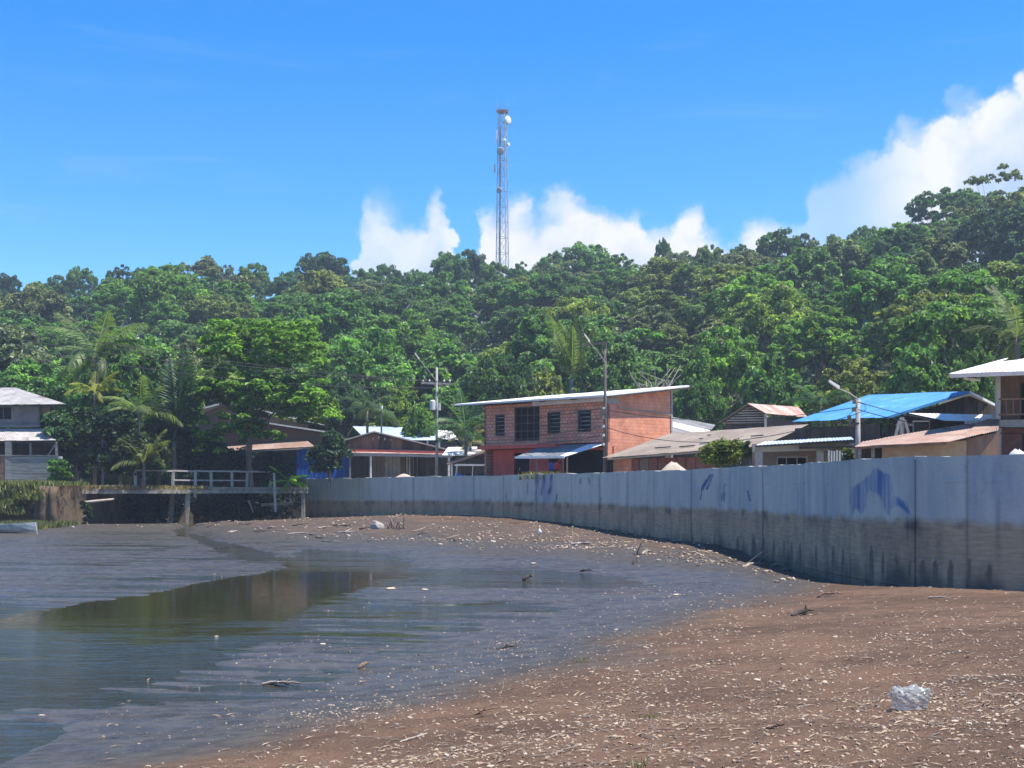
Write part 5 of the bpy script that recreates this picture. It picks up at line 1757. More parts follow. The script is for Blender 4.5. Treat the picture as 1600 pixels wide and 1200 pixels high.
def tree_mesh(seed, style, R, H, bark='bark'):
    """crown and trunk meshes for one kind of tree, base at the origin"""
    rg = np.random.default_rng(seed)
    lobes = []
    per, ll, squash, up = 80, .42, .8, .6
    if style == 'round':
        cz = H * .60; rz = H * .40
        for i in range(165):
            dv = rg.normal(size=3); dv /= np.linalg.norm(dv); dv[2] = abs(dv[2]) if rg.random() < .7 else dv[2]
            f = .35 + .65 * rg.random() ** .6
            lobes.append(((dv[0] * R * f, dv[1] * R * f, cz + dv[2] * rz * f), R * (.07 + .10 * rg.random()), 1))
    elif style == 'flat':
        for i in range(120):
            a = rg.random() * 6.283; q = R * math.sqrt(rg.random())
            z = H * (.97 - .16 * (q / R) ** 2 - .14 * rg.random())
            lobes.append(((q * math.cos(a), q * math.sin(a), z), R * (.06 + .09 * rg.random()), .9))
        for i in range(45):
            a = rg.random() * 6.283; q = R * .8 * math.sqrt(rg.random())
            lobes.append(((q * math.cos(a), q * math.sin(a), H * (.55 + .2 * rg.random())), R * (.06 + .08 * rg.random()), .8))
        squash = .6
    elif style == 'tall':
        for i in range(130):
            t = rg.random(); a = rg.random() * 6.283
            q = R * math.sin(math.pi * (.12 + .86 * t)) ** .7 * (.4 + .5 * rg.random())
            lobes.append(((q * math.cos(a), q * math.sin(a), H * (.28 + .66 * t)), R * (.11 + .13 * rg.random()), 1))
    elif style == 'open':
        nb = 11
        for i in range(nb):
            a = 6.283 * i / nb + rg.random() * .5; q = R * (.35 + .6 * rg.random()); z = H * (.55 + .4 * rg.random())
            for k in range(8):
                lobes.append(((q * math.cos(a) + rg.normal() * R * .2, q * math.sin(a) + rg.normal() * R * .2, z + rg.normal() * H * .035), R * (.07 + .08 * rg.random()), .8))
        squash = .6; per = 70
    elif style == 'feather':
        for i in range(160):
            dv = rg.normal(size=3); dv /= np.linalg.norm(dv); dv[2] = abs(dv[2])
            f = .35 + .65 * rg.random() ** .6
            lobes.append(((dv[0] * R * f, dv[1] * R * f, H * .52 + dv[2] * H * .44 * f), R * (.06 + .08 * rg.random()), 1.25))
        ll = .34; squash = .6; up = .9
    elif style == 'bigleaf':
        for i in range(110):
            dv = rg.normal(size=3); dv /= np.linalg.norm(dv); dv[2] = abs(dv[2]) * 1.05 - .1
            f = .4 + .6 * rg.random() ** .6
            lobes.append(((dv[0] * R * f, dv[1] * R * f, H * .56 + dv[2] * H * .40 * f), R * (.09 + .11 * rg.random()), .6))
        ll = .62; up = .8
    elif style == 'lofty':
        for i in range(85):
            dv = rg.normal(size=3); dv /= np.linalg.norm(dv)
            f = .3 + .7 * rg.random() ** .6
            lobes.append(((dv[0] * R * f, dv[1] * R * f, H * .84 + dv[2] * H * .15 * f), R * (.09 + .12 * rg.random()), 1))
        ll = .4
    V, Fq, T = lobes_to_leaves(lobes, per, ll, rg, squash, up)
    # inner leaves so that the crown is not hollow
    crown = np_mesh('crown', V, Fq, [M['leaf']], False, {'tint': T})
    g_ = Geo()
    tr = .019 * H * (.7 + .4 * rg.random())
    z1 = H * (.42 if style not in ('tall', 'lofty') else .6 if style == 'tall' else .78)
    lean = rg.normal(size=2) * .05 * H
    topp = np.array([lean[0], lean[1], z1])
    g_.tube([(0, 0, -1.2), (lean[0] * .2, lean[1] * .2, z1 * .35), (lean[0] * .6, lean[1] * .6, z1 * .7), tuple(topp)], [tr * 1.25, tr, tr * .85, tr * .7], 7)
    order = rg.permutation(len(lobes))[:12 if style != 'open' else 16]
    for j in order:
        c = np.array(lobes[j][0])
        limb(g_, topp * (.75 + .25 * rg.random()), c, tr * .36, tr * .07, rg)
    me = bpy.data.meshes.new('trunk')
    me.from_pydata([tuple(p) for p in g_.v], [], g_.f)
    me.materials.append(M[bark])
    for p in me.polygons: p.use_smooth = True
    return crown, me


pm('trunk_white', (0.26, 0.245, 0.21), (0.36, 0.34, 0.30), 1.0, 0.9, 0.3)
KINDS_ = {}
for st, R, H, bark, n in (('round', 4.6, 10.5, 'bark', 4), ('flat', 5.2, 11.0, 'bark_pale', 3), ('tall', 2.9, 12.5, 'bark', 2), ('open', 4.8, 11.5, 'bark_pale', 2), ('feather', 4.4, 10.0, 'bark', 3), ('bigleaf', 4.0, 9.5, 'bark_pale', 3), ('lofty', 2.8, 15.0, 'trunk_white', 3)):
    for k in range(n):
        KINDS_.setdefault(st, []).append((*tree_mesh(100 + 13 * k + len(st) * 7, st, R, H, bark), R, H))

GREENS = {'deep green': (.086, .165, .054), 'mid green': (.112, .208, .062), 'fresh green': (.128, .240, .056), 'olive green': (.165, .205, .068),
          'yellow-green': (.185, .250, .055), 'dark blue-green': (.058, .112, .064), 'grey-green': (.155, .190, .108), 'lime green': (.20, .32, .045)}


def put_tree(kind, vi, x, y, z, scl, rot, colname, label, group=None, name='forest_tree', sz=None, cat='tree', jit=.12):
    crown, trunk, R, H = KINDS_[kind][vi % len(KINDS_[kind])]
    t = bpy.data.objects.new(name, None)
    COL.objects.link(t)
    t.empty_display_size = .5
    t.location = (x, y, z); t.rotation_euler = (0, 0, rot)
    t.scale = (scl, scl, scl if sz is None else sz)
    tag(t, label, cat, group)
    a = bpy.data.objects.new('trunk', trunk); COL.objects.link(a); a.parent = t
    b = bpy.data.objects.new('crown', crown); COL.objects.link(b); b.parent = t
    c = GREENS[colname]
    k = 1.1 + rnd.uniform(-jit, jit)
    b.color = (c[0] * k * (1 + rnd.uniform(-.08, .08)), c[1] * k, c[2] * k * (1 + rnd.uniform(-.1, .1)), 1)
    return t


LOOK = {'round': 'round-crowned', 'flat': 'flat-topped', 'tall': 'slender upright', 'open': 'open-branched', 'feather': 'fine-leaved', 'bigleaf': 'large-leaved', 'lofty': 'bare-stemmed tall'}
MARKS = [(-200, 'beyond the left bank house'), (60, 'above the left bank house'), (190, 'above the coconut palms'), (400, 'above the bright tiered tree'), (560, 'above the plank house'),
         (685, 'above the crossarm pole'), (785, 'below the telecom tower'), (880, 'above the brick house'), (1010, 'right of the tall corner pole'), (1120, 'above the long grey-brown roof'),
         (1230, 'above the old barn'), (1340, 'above the lamp pole'), (1440, 'above the blue roof'), (1560, 'above the white-roofed house'), (1800, 'beyond the white-roofed house')]
trees = []       # (kind, vi, x, y, z, scl, sz, rot, colour, row)
taken = []
# trees that stand out on the skyline: photo column, top row, width in px, kind, colour
for px, ytop, wpx, kd, cn in [(12, 424, 46, 'round', 'dark blue-green'), (58, 432, 44, 'feather', 'grey-green'), (92, 428, 52, 'round', 'deep green'), (128, 410, 48, 'flat', 'mid green'), (186, 406, 58, 'feather', 'dark blue-green'),
                              (222, 414, 52, 'flat', 'deep green'), (283, 402, 58, 'feather', 'grey-green'), (322, 394, 62, 'tall', 'grey-green'), (352, 404, 46, 'feather', 'grey-green'), (396, 408, 60, 'round', 'mid green'),
                              (455, 420, 60, 'flat', 'mid green'), (505, 390, 82, 'round', 'dark blue-green'), (560, 420, 60, 'round', 'mid green'), (600, 408, 62, 'flat', 'deep green'), (650, 416, 56, 'flat', 'mid green'),
                              (702, 390, 66, 'round', 'deep green'), (735, 386, 66, 'round', 'dark blue-green'), (772, 406, 60, 'round', 'mid green'), (796, 408, 50, 'feather', 'fresh green'), (815, 402, 50, 'feather', 'mid green'), (862, 392, 64, 'round', 'mid green'), (912, 379, 96, 'round', 'mid green'),
                              (965, 388, 70, 'feather', 'mid green'), (1036, 366, 26, 'flat', 'deep green'), (1060, 388, 62, 'round', 'grey-green'), (1110, 376, 52, 'flat', 'olive green'), (1160, 372, 58, 'feather', 'mid green'),
                              (1218, 354, 74, 'round', 'deep green'), (1258, 362, 44, 'round', 'dark blue-green'), (1310, 360, 62, 'feather', 'mid green'), (1352, 348, 56, 'flat', 'mid green'), (1378, 346, 50, 'feather', 'deep green'),
                              (1412, 344, 58, 'tall', 'dark blue-green'), (1482, 289, 118, 'flat', 'deep green'), (1440, 352, 60, 'feather', 'olive green'), (1545, 302, 76, 'round', 'mid green'), (1592, 298, 80, 'round', 'deep green')]:
    x0 = (px - 800) / F * 230
    foot, crest = hill_parts(x0, 230.0)
    Y = float(crest) + rnd.uniform(-3, 4)
    x = (px - 800) / F * Y
    z = float(hill_z(x, Y))
    R, H = KINDS_[kd][0][2:4]
    scl = wpx / F * Y / 2 / R * 1.05
    sz = (zat(ytop, Y) - z) / H / 1.03
    if sz > 2.4 * scl: sz = max(2.2 * scl, sz)
    trees.append((kd, rnd.randrange(4), x, Y, z, scl, max(sz, .5), rnd.uniform(0, 6.28), cn, 4))
    taken.append((x, Y))
# the wood on the slope, row by row
kinds_w = ['round'] * 6 + ['flat'] * 4 + ['tall'] * 1 + ['open'] * 2 + ['feather'] * 4 + ['bigleaf'] * 4 + ['lofty'] * 3
cols_w = ['deep green'] * 4 + ['mid green'] * 7 + ['fresh green'] * 5 + ['olive green'] * 3 + ['yellow-green'] * 1 + ['dark blue-green'] * 3 + ['grey-green'] * 3
row = 0
Yr = 0.0
NR = 15
for r in range(NR):
    f = r / (NR - 1)
    xx = -64.0 - 50 * f
    while xx < 60 + 46 * f:
        foot, crest = hill_parts(xx, 150.0)
        Y = float(foot) - 7 + (float(crest) - 6 - float(foot) + 7) * f + rnd.uniform(-3.2, 3.2)
        x = xx + rnd.uniform(-2.2, 2.2)
        xx += rnd.uniform(6.6, 10.2)
        if abs(x / Y) > .432: continue
        if f < .1 and x < -8 and Y < 112: continue
        if any((x - a) ** 2 + (Y - b) ** 2 < 20 for a, b in taken): continue
        kd = rnd.choice(kinds_w); cn = rnd.choice(cols_w)
        if f < .35 and rnd.random() < .3: cn = rnd.choice(['fresh green', 'mid green', 'olive green'])
        z = float(hill_z(x, Y)) - .2
        scl = rnd.uniform(.78, 1.22) * (1.06 - .12 * f)
        sz = scl * rnd.uniform(.85, 1.2)
        if kd == 'lofty':
            if f < .3 or f > .8: kd = 'feather'
            else: scl *= .8; sz = scl * rnd.uniform(.8, .95)
        if f > .85: sz = min(sz, .95 if kd != 'lofty' else .66)
        trees.append((kd, rnd.randrange(4), x, Y, z, scl, sz, rnd.uniform(0, 6.28), cn, 0 if f < .12 else 1 if f < .38 else 2 if f < .66 else 3))
        taken.append((x, Y))
ROWN = ['at the foot of the hill', 'on the lower slope', 'on the middle slope', 'on the upper slope', 'on the skyline']
byname = {}
for tr in trees:
    px = 800 + F * tr[2] / tr[3]
    mk = min(MARKS, key=lambda m_: abs(m_[0] - px))[1]
    base = f"{tr[8]} {LOOK[tr[0]]} tree {ROWN[tr[9]]} {mk}"
    byname.setdefault(base, []).append((px, tr))
ORD = ['leftmost', 'second', 'third', 'fourth', 'fifth', 'sixth', 'seventh', 'eighth']
for base, lst in byname.items():
    lst.sort(key=lambda q: q[0])
    for i, (px, tr) in enumerate(lst):
        lab = base
        if len(lst) == 2: lab = base + (', left one' if i == 0 else ', right one')
        elif len(lst) > 2: lab = base + ', ' + (ORD[i] + ' from left' if i else 'leftmost')
        kd, vi, x, Y, z, scl, sz, rot, cn, rw = tr
        put_tree(kd, vi, x, Y, z, scl, rot, cn, lab, 'trees of the wooded hill', sz=sz)

# undergrowth covering the slope between the trunks
rg = np.random.default_rng(5)
n = 5200
ux = rg.uniform(-115, 110, n); uf = rg.random(n)
fo, cr = hill_parts(ux, uf)
uy = fo - 8 + (cr + 14 - fo) * uf
ok = np.abs(ux / uy) < .45
ux, uy = ux[ok], uy[ok]
uz = hill_z(ux, uy)
crf = smooth(.72, .9, uf[ok])
lob = [((a, b, c + .4 + (1.3 + 3.4 * q) * rg.random()), 1.0 + 1.3 * rg.random() + .7 * q, 1 + .8 * q) for a, b, c, q in zip(ux, uy, uz, crf)]
V, Fq, T = lobes_to_leaves(lob, 26, .6, rg, .8, .5)
ug = link('undergrowth', np_mesh('undergrowth', V, Fq, [M['leaf']], False, {'tint': T}))
ug.color = (.050, .105, .034, 1)
tag(ug, 'mixed green undergrowth covering the slope between the trees', kind='stuff')


# ---- trees and shrubs in the village
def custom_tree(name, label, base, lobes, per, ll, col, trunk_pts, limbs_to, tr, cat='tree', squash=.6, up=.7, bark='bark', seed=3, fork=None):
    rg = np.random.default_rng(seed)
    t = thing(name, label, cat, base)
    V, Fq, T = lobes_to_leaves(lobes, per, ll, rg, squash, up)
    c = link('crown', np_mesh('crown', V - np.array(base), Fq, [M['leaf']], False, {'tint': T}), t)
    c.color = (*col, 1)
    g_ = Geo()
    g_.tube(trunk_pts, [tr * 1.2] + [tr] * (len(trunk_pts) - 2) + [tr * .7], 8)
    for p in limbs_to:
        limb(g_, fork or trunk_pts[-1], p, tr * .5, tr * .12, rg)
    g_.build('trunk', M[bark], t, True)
    return t


rg = np.random.default_rng(8)
Y = 95.0
lobes = []
def tier(px0, px1, y0, y1, n, r, Yc=Y, dy=4.0, k=1.0):
    for i in range(n):
        px = px0 + (px1 - px0) * rg.random(); py = y0 + (y1 - y0) * rg.random()
        yy = Yc + dy * (rg.random() - .5) * 2
        p = at(px, py, yy)
        lobes.append(((p.x, p.y, p.z), r * (.7 + .6 * rg.random()), k))
tier(335, 485, 500, 525, 40, .6); tier(315, 505, 520, 552, 60, .6); tier(318, 505, 548, 585, 50, .55, dy=3.2)
tier(325, 505, 578, 600, 26, .5, Yc=94, dy=2.8)
tier(294, 345, 598, 625, 24, .45, Yc=93.5, dy=2); tier(320, 508, 594, 622, 60, .55, Yc=93.5, dy=3.4); tier(345, 522, 614, 652, 64, .55, Yc=93, dy=3.2); tier(470, 522, 628, 658, 16, .45, Yc=92.5, dy=2)
tier(302, 350, 652, 684, 14, .4, Yc=92.5, dy=1); tier(340, 410, 648, 676, 20, .4, Yc=92.2, dy=1); tier(370, 440, 655, 690, 18, .38, Yc=92.0, dy=1); tier(300, 345, 680, 705, 10, .36, Yc=92, dy=1)
b = Vector((*XY(392, 94), STZ))
custom_tree('almond_tree', 'bright lime-green tiered tree in front of the gabled house', tuple(b), lobes, 85, .34, (.135, .255, .034),
            [(b.x, b.y, STZ - .3), at(389, 705, 94), at(390, 690, 94), at(392, 676, 94)], [at(375, 640, 94), at(405, 640, 94), at(360, 600, 94), at(440, 600, 94), at(400, 560, 95), at(460, 545, 95), at(345, 545, 95), at(410, 520, 95)], .22, squash=.42, up=1.0, seed=4)

NEAR = [  # kind, variant, px, base row / None, Y, top row, width px, colour, name, label
    ('round', 0, 205, 106, 512, 150, 'mid green', 'shade_tree', 'broad mid-green tree rising behind the coconut palms'),
    ('feather', 1, 262, 103, 560, 110, 'deep green', 'shade_tree', 'deep green fine-leaved tree between palms and bright tiered tree'),
    ('round', 2, 60, 110, 560, 150, 'fresh green', 'shade_tree', 'fresh green leafy tree behind the left bank house roof'),
    ('bigleaf', 0, 18, 118, 490, 150, 'grey-green', 'shade_tree', 'grey-green large-leaved tree at the left edge above the house'),
    ('round', 1, 122, 99, 612, 70, 'deep green', 'shade_tree', 'dark leafy tree just right of the left bank house'),
    ('feather', 0, 628, 112, 588, 82, 'yellow-green', 'shade_tree', 'light yellow-green tree behind the crossarm pole'),
    ('bigleaf', 1, 655, 108, 622, 52, 'fresh green', 'shade_tree', 'small fresh green tree left of the transformer'),
    ('round', 3, 1135, 104, 505, 135, 'fresh green', 'shade_tree', 'big bright round tree above the long grey-brown roof'),
    ('bigleaf', 2, 1205, 98, 540, 95, 'mid green', 'shade_tree', 'mid-green large-leaved tree above the old barn'),
    ('round', 1, 1090, 98, 585, 80, 'deep green', 'shade_tree', 'dark tree directly right of the brick house roof'),
    ('feather', 2, 1330, 92, 545, 130, 'olive green', 'shade_tree', 'olive fine-leaved tree above the blue roof'),
    ('bigleaf', 0, 1430, 84, 520, 110, 'mid green', 'shade_tree', 'large-leaved tree above the ridge of the blue roof'),
    ('round', 2, 1520, 80, 540, 90, 'mid green', 'shade_tree', 'leafy tree between blue roof and white-roofed house'),
    ('flat', 0, 780, 112, 545, 120, 'deep green', 'shade_tree', 'deep green tree behind the left half of the brick house'),
    ('bigleaf', 1, 850, 112, 560, 80, 'olive green', 'shade_tree', 'olive tree behind the middle of the brick house roof'),
    ('round', 3, 980, 108, 560, 100, 'deep green', 'shade_tree', 'dark green tree behind the bare branches'),
    ('round', 0, 545, 112, 590, 80, 'dark blue-green', 'shade_tree', 'dark tree right behind the bright tiered tree'),
]
for kd, vi, px, Yt, ytop, wpx, cn, nm, lab in NEAR:
    x = (px - 800) / F * Yt
    z = max(STZ, float(hill_z(x, Yt)))
    R, H = KINDS_[kd][vi % len(KINDS_[kd])][2:4]
    put_tree(kd, vi, x, Yt, z, wpx / F * Yt / 2 / R, rnd.uniform(0, 6), cn, lab, 'trees behind the village houses', nm, sz=(zat(ytop, Yt) - z) / H / 1.03)


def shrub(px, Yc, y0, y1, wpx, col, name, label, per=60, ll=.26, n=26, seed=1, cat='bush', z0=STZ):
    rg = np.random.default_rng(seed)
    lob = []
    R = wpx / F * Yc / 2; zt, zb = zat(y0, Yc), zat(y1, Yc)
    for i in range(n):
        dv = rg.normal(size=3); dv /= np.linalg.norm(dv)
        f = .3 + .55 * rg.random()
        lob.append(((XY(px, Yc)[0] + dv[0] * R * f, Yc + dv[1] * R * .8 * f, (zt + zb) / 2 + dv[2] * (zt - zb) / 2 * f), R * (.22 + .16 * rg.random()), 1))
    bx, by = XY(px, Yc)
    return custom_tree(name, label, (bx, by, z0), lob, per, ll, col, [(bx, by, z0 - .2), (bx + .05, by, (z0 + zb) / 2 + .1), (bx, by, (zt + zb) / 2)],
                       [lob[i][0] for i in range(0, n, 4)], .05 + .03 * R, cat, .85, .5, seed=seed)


shrub(514, 90.5, 668, 752, 74, (.045, .085, .040), 'round_bush', 'dense round dark-green bush in front of the blue zinc wall', 110, .34, 30, 21)
shrub(1126, 52.5, 684, 732, 82, (.13, .17, .03), 'bush', 'yellow-green bush rising above the concrete wall', 130, .17, 30, 22)
shrub(1172, 51.5, 682, 724, 20, (.06, .09, .03), 'sapling', 'thin leafy sapling right of the yellow-green bush', 40, .2, 9, 23)
shrub(95, 88.5, 712, 756, 46, (.07, .17, .035), 'bush', 'bright green bush beside the plank veranda of the left house', 90, .3, 20, 24)
shrub(90, 91.0, 640, 704, 56, (.055, .12, .045), 'shrub', 'large-leaved shrub in front of the left house awning', 55, .5, 22, 25, z0=STZ)
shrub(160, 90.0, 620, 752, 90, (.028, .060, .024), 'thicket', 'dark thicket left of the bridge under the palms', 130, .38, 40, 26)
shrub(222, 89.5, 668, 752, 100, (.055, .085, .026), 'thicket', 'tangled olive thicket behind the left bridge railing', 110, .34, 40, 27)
shrub(285, 95.0, 650, 752, 80, (.022, .046, .022), 'thicket', 'dark foliage in the shade left of the bright tiered tree', 120, .4, 36, 28)  # shade put into the darkened leaf colour
shrub(340, 97.0, 690, 756, 110, (.016, .034, .018), 'thicket', 'deep-shaded shrubs behind the bridge railing', 120, .36, 36, 29)  # leaf colour darkened further to imitate deep shade
shrub(425, 95.5, 706, 758, 80, (.020, .040, .020), 'thicket', 'shaded shrubs in front of the dark planks of the gabled house', 110, .34, 30, 30)  # leaf colour darkened to imitate shade
shrub(205, 96.5, 768, 822, 150, (.008, .016, .008), 'thicket', 'dark brush in the shadow below the left bridge half', 150, .4, 60, 31, z0=-.2)  # leaves coloured near black, shade under the deck painted in
shrub(375, 101.5, 768, 815, 200, (.008, .015, .008), 'thicket', 'dark brush in the shadow below the right bridge half', 150, .4, 60, 32, z0=-.2)  # same near-black leaf colour in place of the deck's shade
shrub(135, 82.3, 775, 828, 22, (.05, .075, .025), 'bush', 'weedy green clump hanging on the bank end below the bridge', 60, .25, 14, 33, z0=-.1)
shrub(1325, 46.5, 698, 726, 26, (.12, .16, .04), 'bush', 'small pale bush at the foot of the lamp pole', 60, .14, 12, 34)
shrub(1500, 60.0, 585, 700, 60, (.05, .09, .03), 'shrub', 'green shrub seen between blue roof gable and white-roofed house', 110, .3, 26, 35)


shrub(118, 94.0, 632, 752, 80, (.06, .12, .04), 'leafy_tree', 'mid-green leafy tree between left house and yellow palm', 120, .34, 44, 41, 'tree')
shrub(188, 95.0, 590, 700, 92, (.07, .14, .045), 'leafy_tree', 'fresh green leafy tree behind the drooping yellowish palm', 120, .34, 44, 42, 'tree')
shrub(248, 93.5, 640, 750, 84, (.05, .10, .035), 'leafy_tree', 'dense green tree right of the drooping yellowish palm', 120, .34, 44, 43, 'tree')
shrub(318, 97.0, 672, 752, 74, (.045, .09, .03), 'leafy_tree', 'green tree behind the middle railing posts', 120, .32, 40, 44, 'tree')
shrub(392, 99.0, 700, 756, 62, (.04, .08, .03), 'bush', 'green bush hiding the foot of the tiered tree trunk', 110, .28, 30, 45)


def frond_mesh(seed, L=4.4, rise=.55, droop=1.05, hang=.5):
    rg = np.random.default_rng(seed)
    V = []; Fq = []; T = []
    def rach(t): return np.array([L * t * (1 - .12 * t), 0, L * (rise * t - droop * .5 * t * t)])
    n = 34
    ts = np.linspace(0, 1, 12)
    for i in range(11):       # rib
        a, b = rach(ts[i]), rach(ts[i + 1]); w = .05 * (1 - .8 * ts[i]) + .008
        k = len(V)
        V += [a + [0, -w, 0], a + [0, w, 0], b + [0, w * .85, 0], b + [0, -w * .85, 0]]; Fq.append((k, k + 1, k + 2, k + 3)); T += [.75] * 4
    for i in range(n):
        t = .10 + .9 * i / (n - 1)
        p = rach(t); tang = rach(min(t + .03, 1.03)) - rach(t - .03); tang /= np.linalg.norm(tang)
        ll = L * .24 * (math.sin(math.pi * min(1, .18 + .80 * t)) ** .7) + .12
        for s in (-1, 1):
            d_ = tang * (.55 + .25 * t) + np.array([0, s * (.8 - .25 * t), 0]) + np.array([0, 0, -hang * (.6 + .6 * rg.random())])
            d_ = d_ / np.linalg.norm(d_)
            w = np.cross(d_, np.array([0, 0, 1.0])); w /= np.linalg.norm(w) + 1e-6
            w = w * .05 + np.array([0, 0, .012])
            q = p + d_ * ll * (.85 + .3 * rg.random()); mid = (p + q) / 2 + np.array([0, 0, .04])
            k = len(V)
            V += [p, mid + w, q - np.array([0, 0, ll * .12]), mid - w]; Fq.append((k, k + 1, k + 2, k + 3)); T += [.3 + .4 * rg.random()] * 4
    return np_mesh('frond', np.array(V), np.array(Fq), [M['leaf']], False, {'tint': np.array(T)})


FRONDS = [frond_mesh(1), frond_mesh(2, 4.4, .75, 1.3, .6), frond_mesh(3, 4.4, .95, .9, .4), frond_mesh(4, 4.2, .35, 1.2, .7)]
UPF = [frond_mesh(11, 4.6, .9, .35, .3), frond_mesh(12, 4.6, 1.0, .5, .35)]


def palm(px, Y, ycrown, size, nf, col, label, upright=False, base_z=None, name='coconut_palm', seed=0, lean=.0):
    r_ = random.Random(seed)
    x = XY(px, Y)[0]
    bz = max(STZ, float(hill_z(x, Y))) if base_z is None else base_z
    cz = zat(ycrown, Y)
    t = thing(name, label, 'palm', (x, Y, bz))
    c = Vector((x, Y, cz))
    b = Vector((x + lean, Y, bz - .2))
    Geo().tube([b, b.lerp(c, .4) + Vector((lean * .3, 0, 0)), b.lerp(c, .8) + Vector((lean * .1, 0, 0)), c], [.2 * size + .04, .13 * size + .04, .11 * size + .03, .12 * size + .03], 8).build('trunk', M['palm_bark'], t, True)
    for i in range(nf):
        src = UPF if upright else FRONDS
        o = link('frond', src[r_.randrange(len(src))], t)
        a = 2 * math.pi * i / nf * 2.4 + r_.uniform(-.3, .3)
        el = r_.uniform(-.55, .75) if not upright else r_.uniform(.25, .95)
        s = size * r_.uniform(.8, 1.1)
        o.matrix_parent_inverse = Matrix.Identity(4)
        o.matrix_local = Matrix.Translation(c - Vector((x, Y, bz))) @ Matrix.Rotation(a, 4, 'Z') @ Matrix.Rotation(-el, 4, 'Y') @ Matrix.Rotation(r_.uniform(-.3, .3), 4, 'X') @ Matrix.Scale(s, 4)
        k = r_.uniform(.75, 1.25)
        o.color = (col[0] * k, col[1] * k, col[2] * k, 1)
    return t


palm(150, 97, 552, 1.1, 17, (.10, .15, .05), 'tall pale-fronded coconut palm behind the left bank house', seed=1)
palm(272, 92, 690, 1.15, 12, (.035, .075, .035), 'young palm with upright dark fronds left of the bright tiered tree', True, seed=2)
palm(218, 90.5, 645, .75, 12, (.14, .19, .06), 'yellowish drooping palm above the left bridge railing', seed=3)
palm(148, 93, 612, .5, 9, (.24, .25, .05), 'small yellow-fronded palm beside the left house roof', seed=4)
palm(225, 87.5, 722, .55, 12, (.15, .17, .05), 'low yellow-green palm right behind the left railing post', seed=5)
palm(574, 104, 640, .72, 13, (.06, .10, .04), 'coconut palm behind the bluish metal roof', seed=6)
palm(728, 88.5, 672, .72, 15, (.06, .125, .04), 'green coconut palm just left of the brick house', seed=7)
palm(893, 96, 592, .95, 13, (.10, .14, .05), 'coconut palm rising behind the brick house roof', True, seed=8)
palm(1283, 86, 634, .62, 14, (.045, .095, .035), 'dark-green palm above the left end of the blue roof', seed=9)
palm(1590, 66, 528, .75, 13, (.10, .13, .06), 'coconut palm at the right edge above the white roof', seed=10)
palm(452, 92.5, 752, .38, 9, (.26, .50, .02), 'bright lime banana-like plant beside the blue zinc wall', False, name='banana_plant', seed=11)
palm(735, 92, 690, .5, 9, (.20, .18, .09), 'dry brownish palm behind the rusty shed roof', seed=12)

# bare branches behind the brick house
bt = thing('bare_tree', 'leafless tangle of grey branches behind the brick house roof', 'tree', (*XY(1020, 90), STZ))
g_ = Geo(); rg = np.random.default_rng(77)
for i in range(26):
    a = at(1000 + rg.random() * 50, 640, 90 + rg.normal() * 1.0); b_ = at(975 + rg.random() * 90, 570 + rg.random() * 35, 90 + rg.normal() * 1.5)
    limb(g_, a, b_, .07, .015, rg, .14)
for i in range(3):
    g_.tube([(*XY(1010 + 15 * i, 90), STZ), at(1012 + 13 * i, 640, 90)], [.14, .08], 6)
g_.build('branches', M['bark_pale'], bt, True)


# grass: on the bank, on the bridge approach and along the wall top
def grass_patch(name, label, pts, h, n_blades, col, seed):
    rg = np.random.default_rng(seed)
    pts = np.array(pts)
    i = rg.integers(0, len(pts), n_blades)
    p = pts[i] + rg.normal(size=(n_blades, 3)) * np.array([.25, .25, .02])
    hh = h * (.5 + .8 * rg.random(n_blades))
    a = rg.random(n_blades) * 6.283
    w = .022 + .02 * rg.random(n_blades)
    side = np.stack([np.cos(a) * w, np.sin(a) * w, np.zeros_like(a)], -1)
    le = np.stack([rg.normal(size=n_blades) * .3 * hh, rg.normal(size=n_blades) * .3 * hh, hh], -1)
    V = np.stack([p - side, p + side, p + le * .6 + side * .7, p + le], 1).reshape(-1, 3)
    T = np.repeat(rg.random(n_blades), 4)
    o = link(name, np_mesh(name, V, np.arange(n_blades * 4).reshape(-1, 4), [M['grass_leaf']], False, {'tint': T}))
    o.color = (*col, 1)
    tag(o, label, kind='stuff')


bank = [(x, 81.2 + rnd.uniform(0, 5) + .0, STZ) for x in np.linspace(-40, -28.5, 160)]
grass_patch('grass', 'yellow-green grass along the top of the left bank', bank, .26, 9000, (.15, .17, .05), 61)
face = []
for k in range(700):
    x = rnd.uniform(-40, -29.6); t = rnd.random()
    t = t ** 1.6; face.append((x, 81.35 - .55 * t + .02 * x + .6, STZ - 1.9 * t * (.5 if x > -31 else 1)))
grass_patch('grass', 'dry grass hanging over the earth face of the left bank', face, .34, 20000, (.15, .17, .06), 62)
foot = [(x, 74 + rnd.uniform(-4, 5.5), float(mud_z(x, 76)) + .02) for x in np.linspace(-31.5, -26.6, 60)]
foot = [(a, b, float(mud_z(np.array([a]), np.array([b]))[0])) for a, b, c in foot]
grass_patch('grass', 'short weeds at the foot of the left bank by the canoe', foot, .28, 6000, (.13, .14, .05), 63)
appr = [(-28.9 + (13.5 * .5) * t + rnd.uniform(-.2, .6), 86.0 + 10.5 * .5 * t + rnd.uniform(0, 1.5), 2.24) for t in np.linspace(0, 1.0, 90)]
grass_patch('grass', 'dry grass growing on the left half of the bridge deck', appr, .22, 3500, (.24, .20, .09), 64)
beh = [(*XY(px, 95 + rnd.uniform(0, 3)), STZ) for px in np.linspace(150, 470, 120)]
grass_patch('grass', 'tall weeds behind the bridge railing', beh, .7, 4500, (.035, .06, .025), 65)
g1 = [(*XY(px, 71 + rnd.uniform(-.8, 0)), 3.0) for px in np.linspace(808, 846, 20)]
wg = []
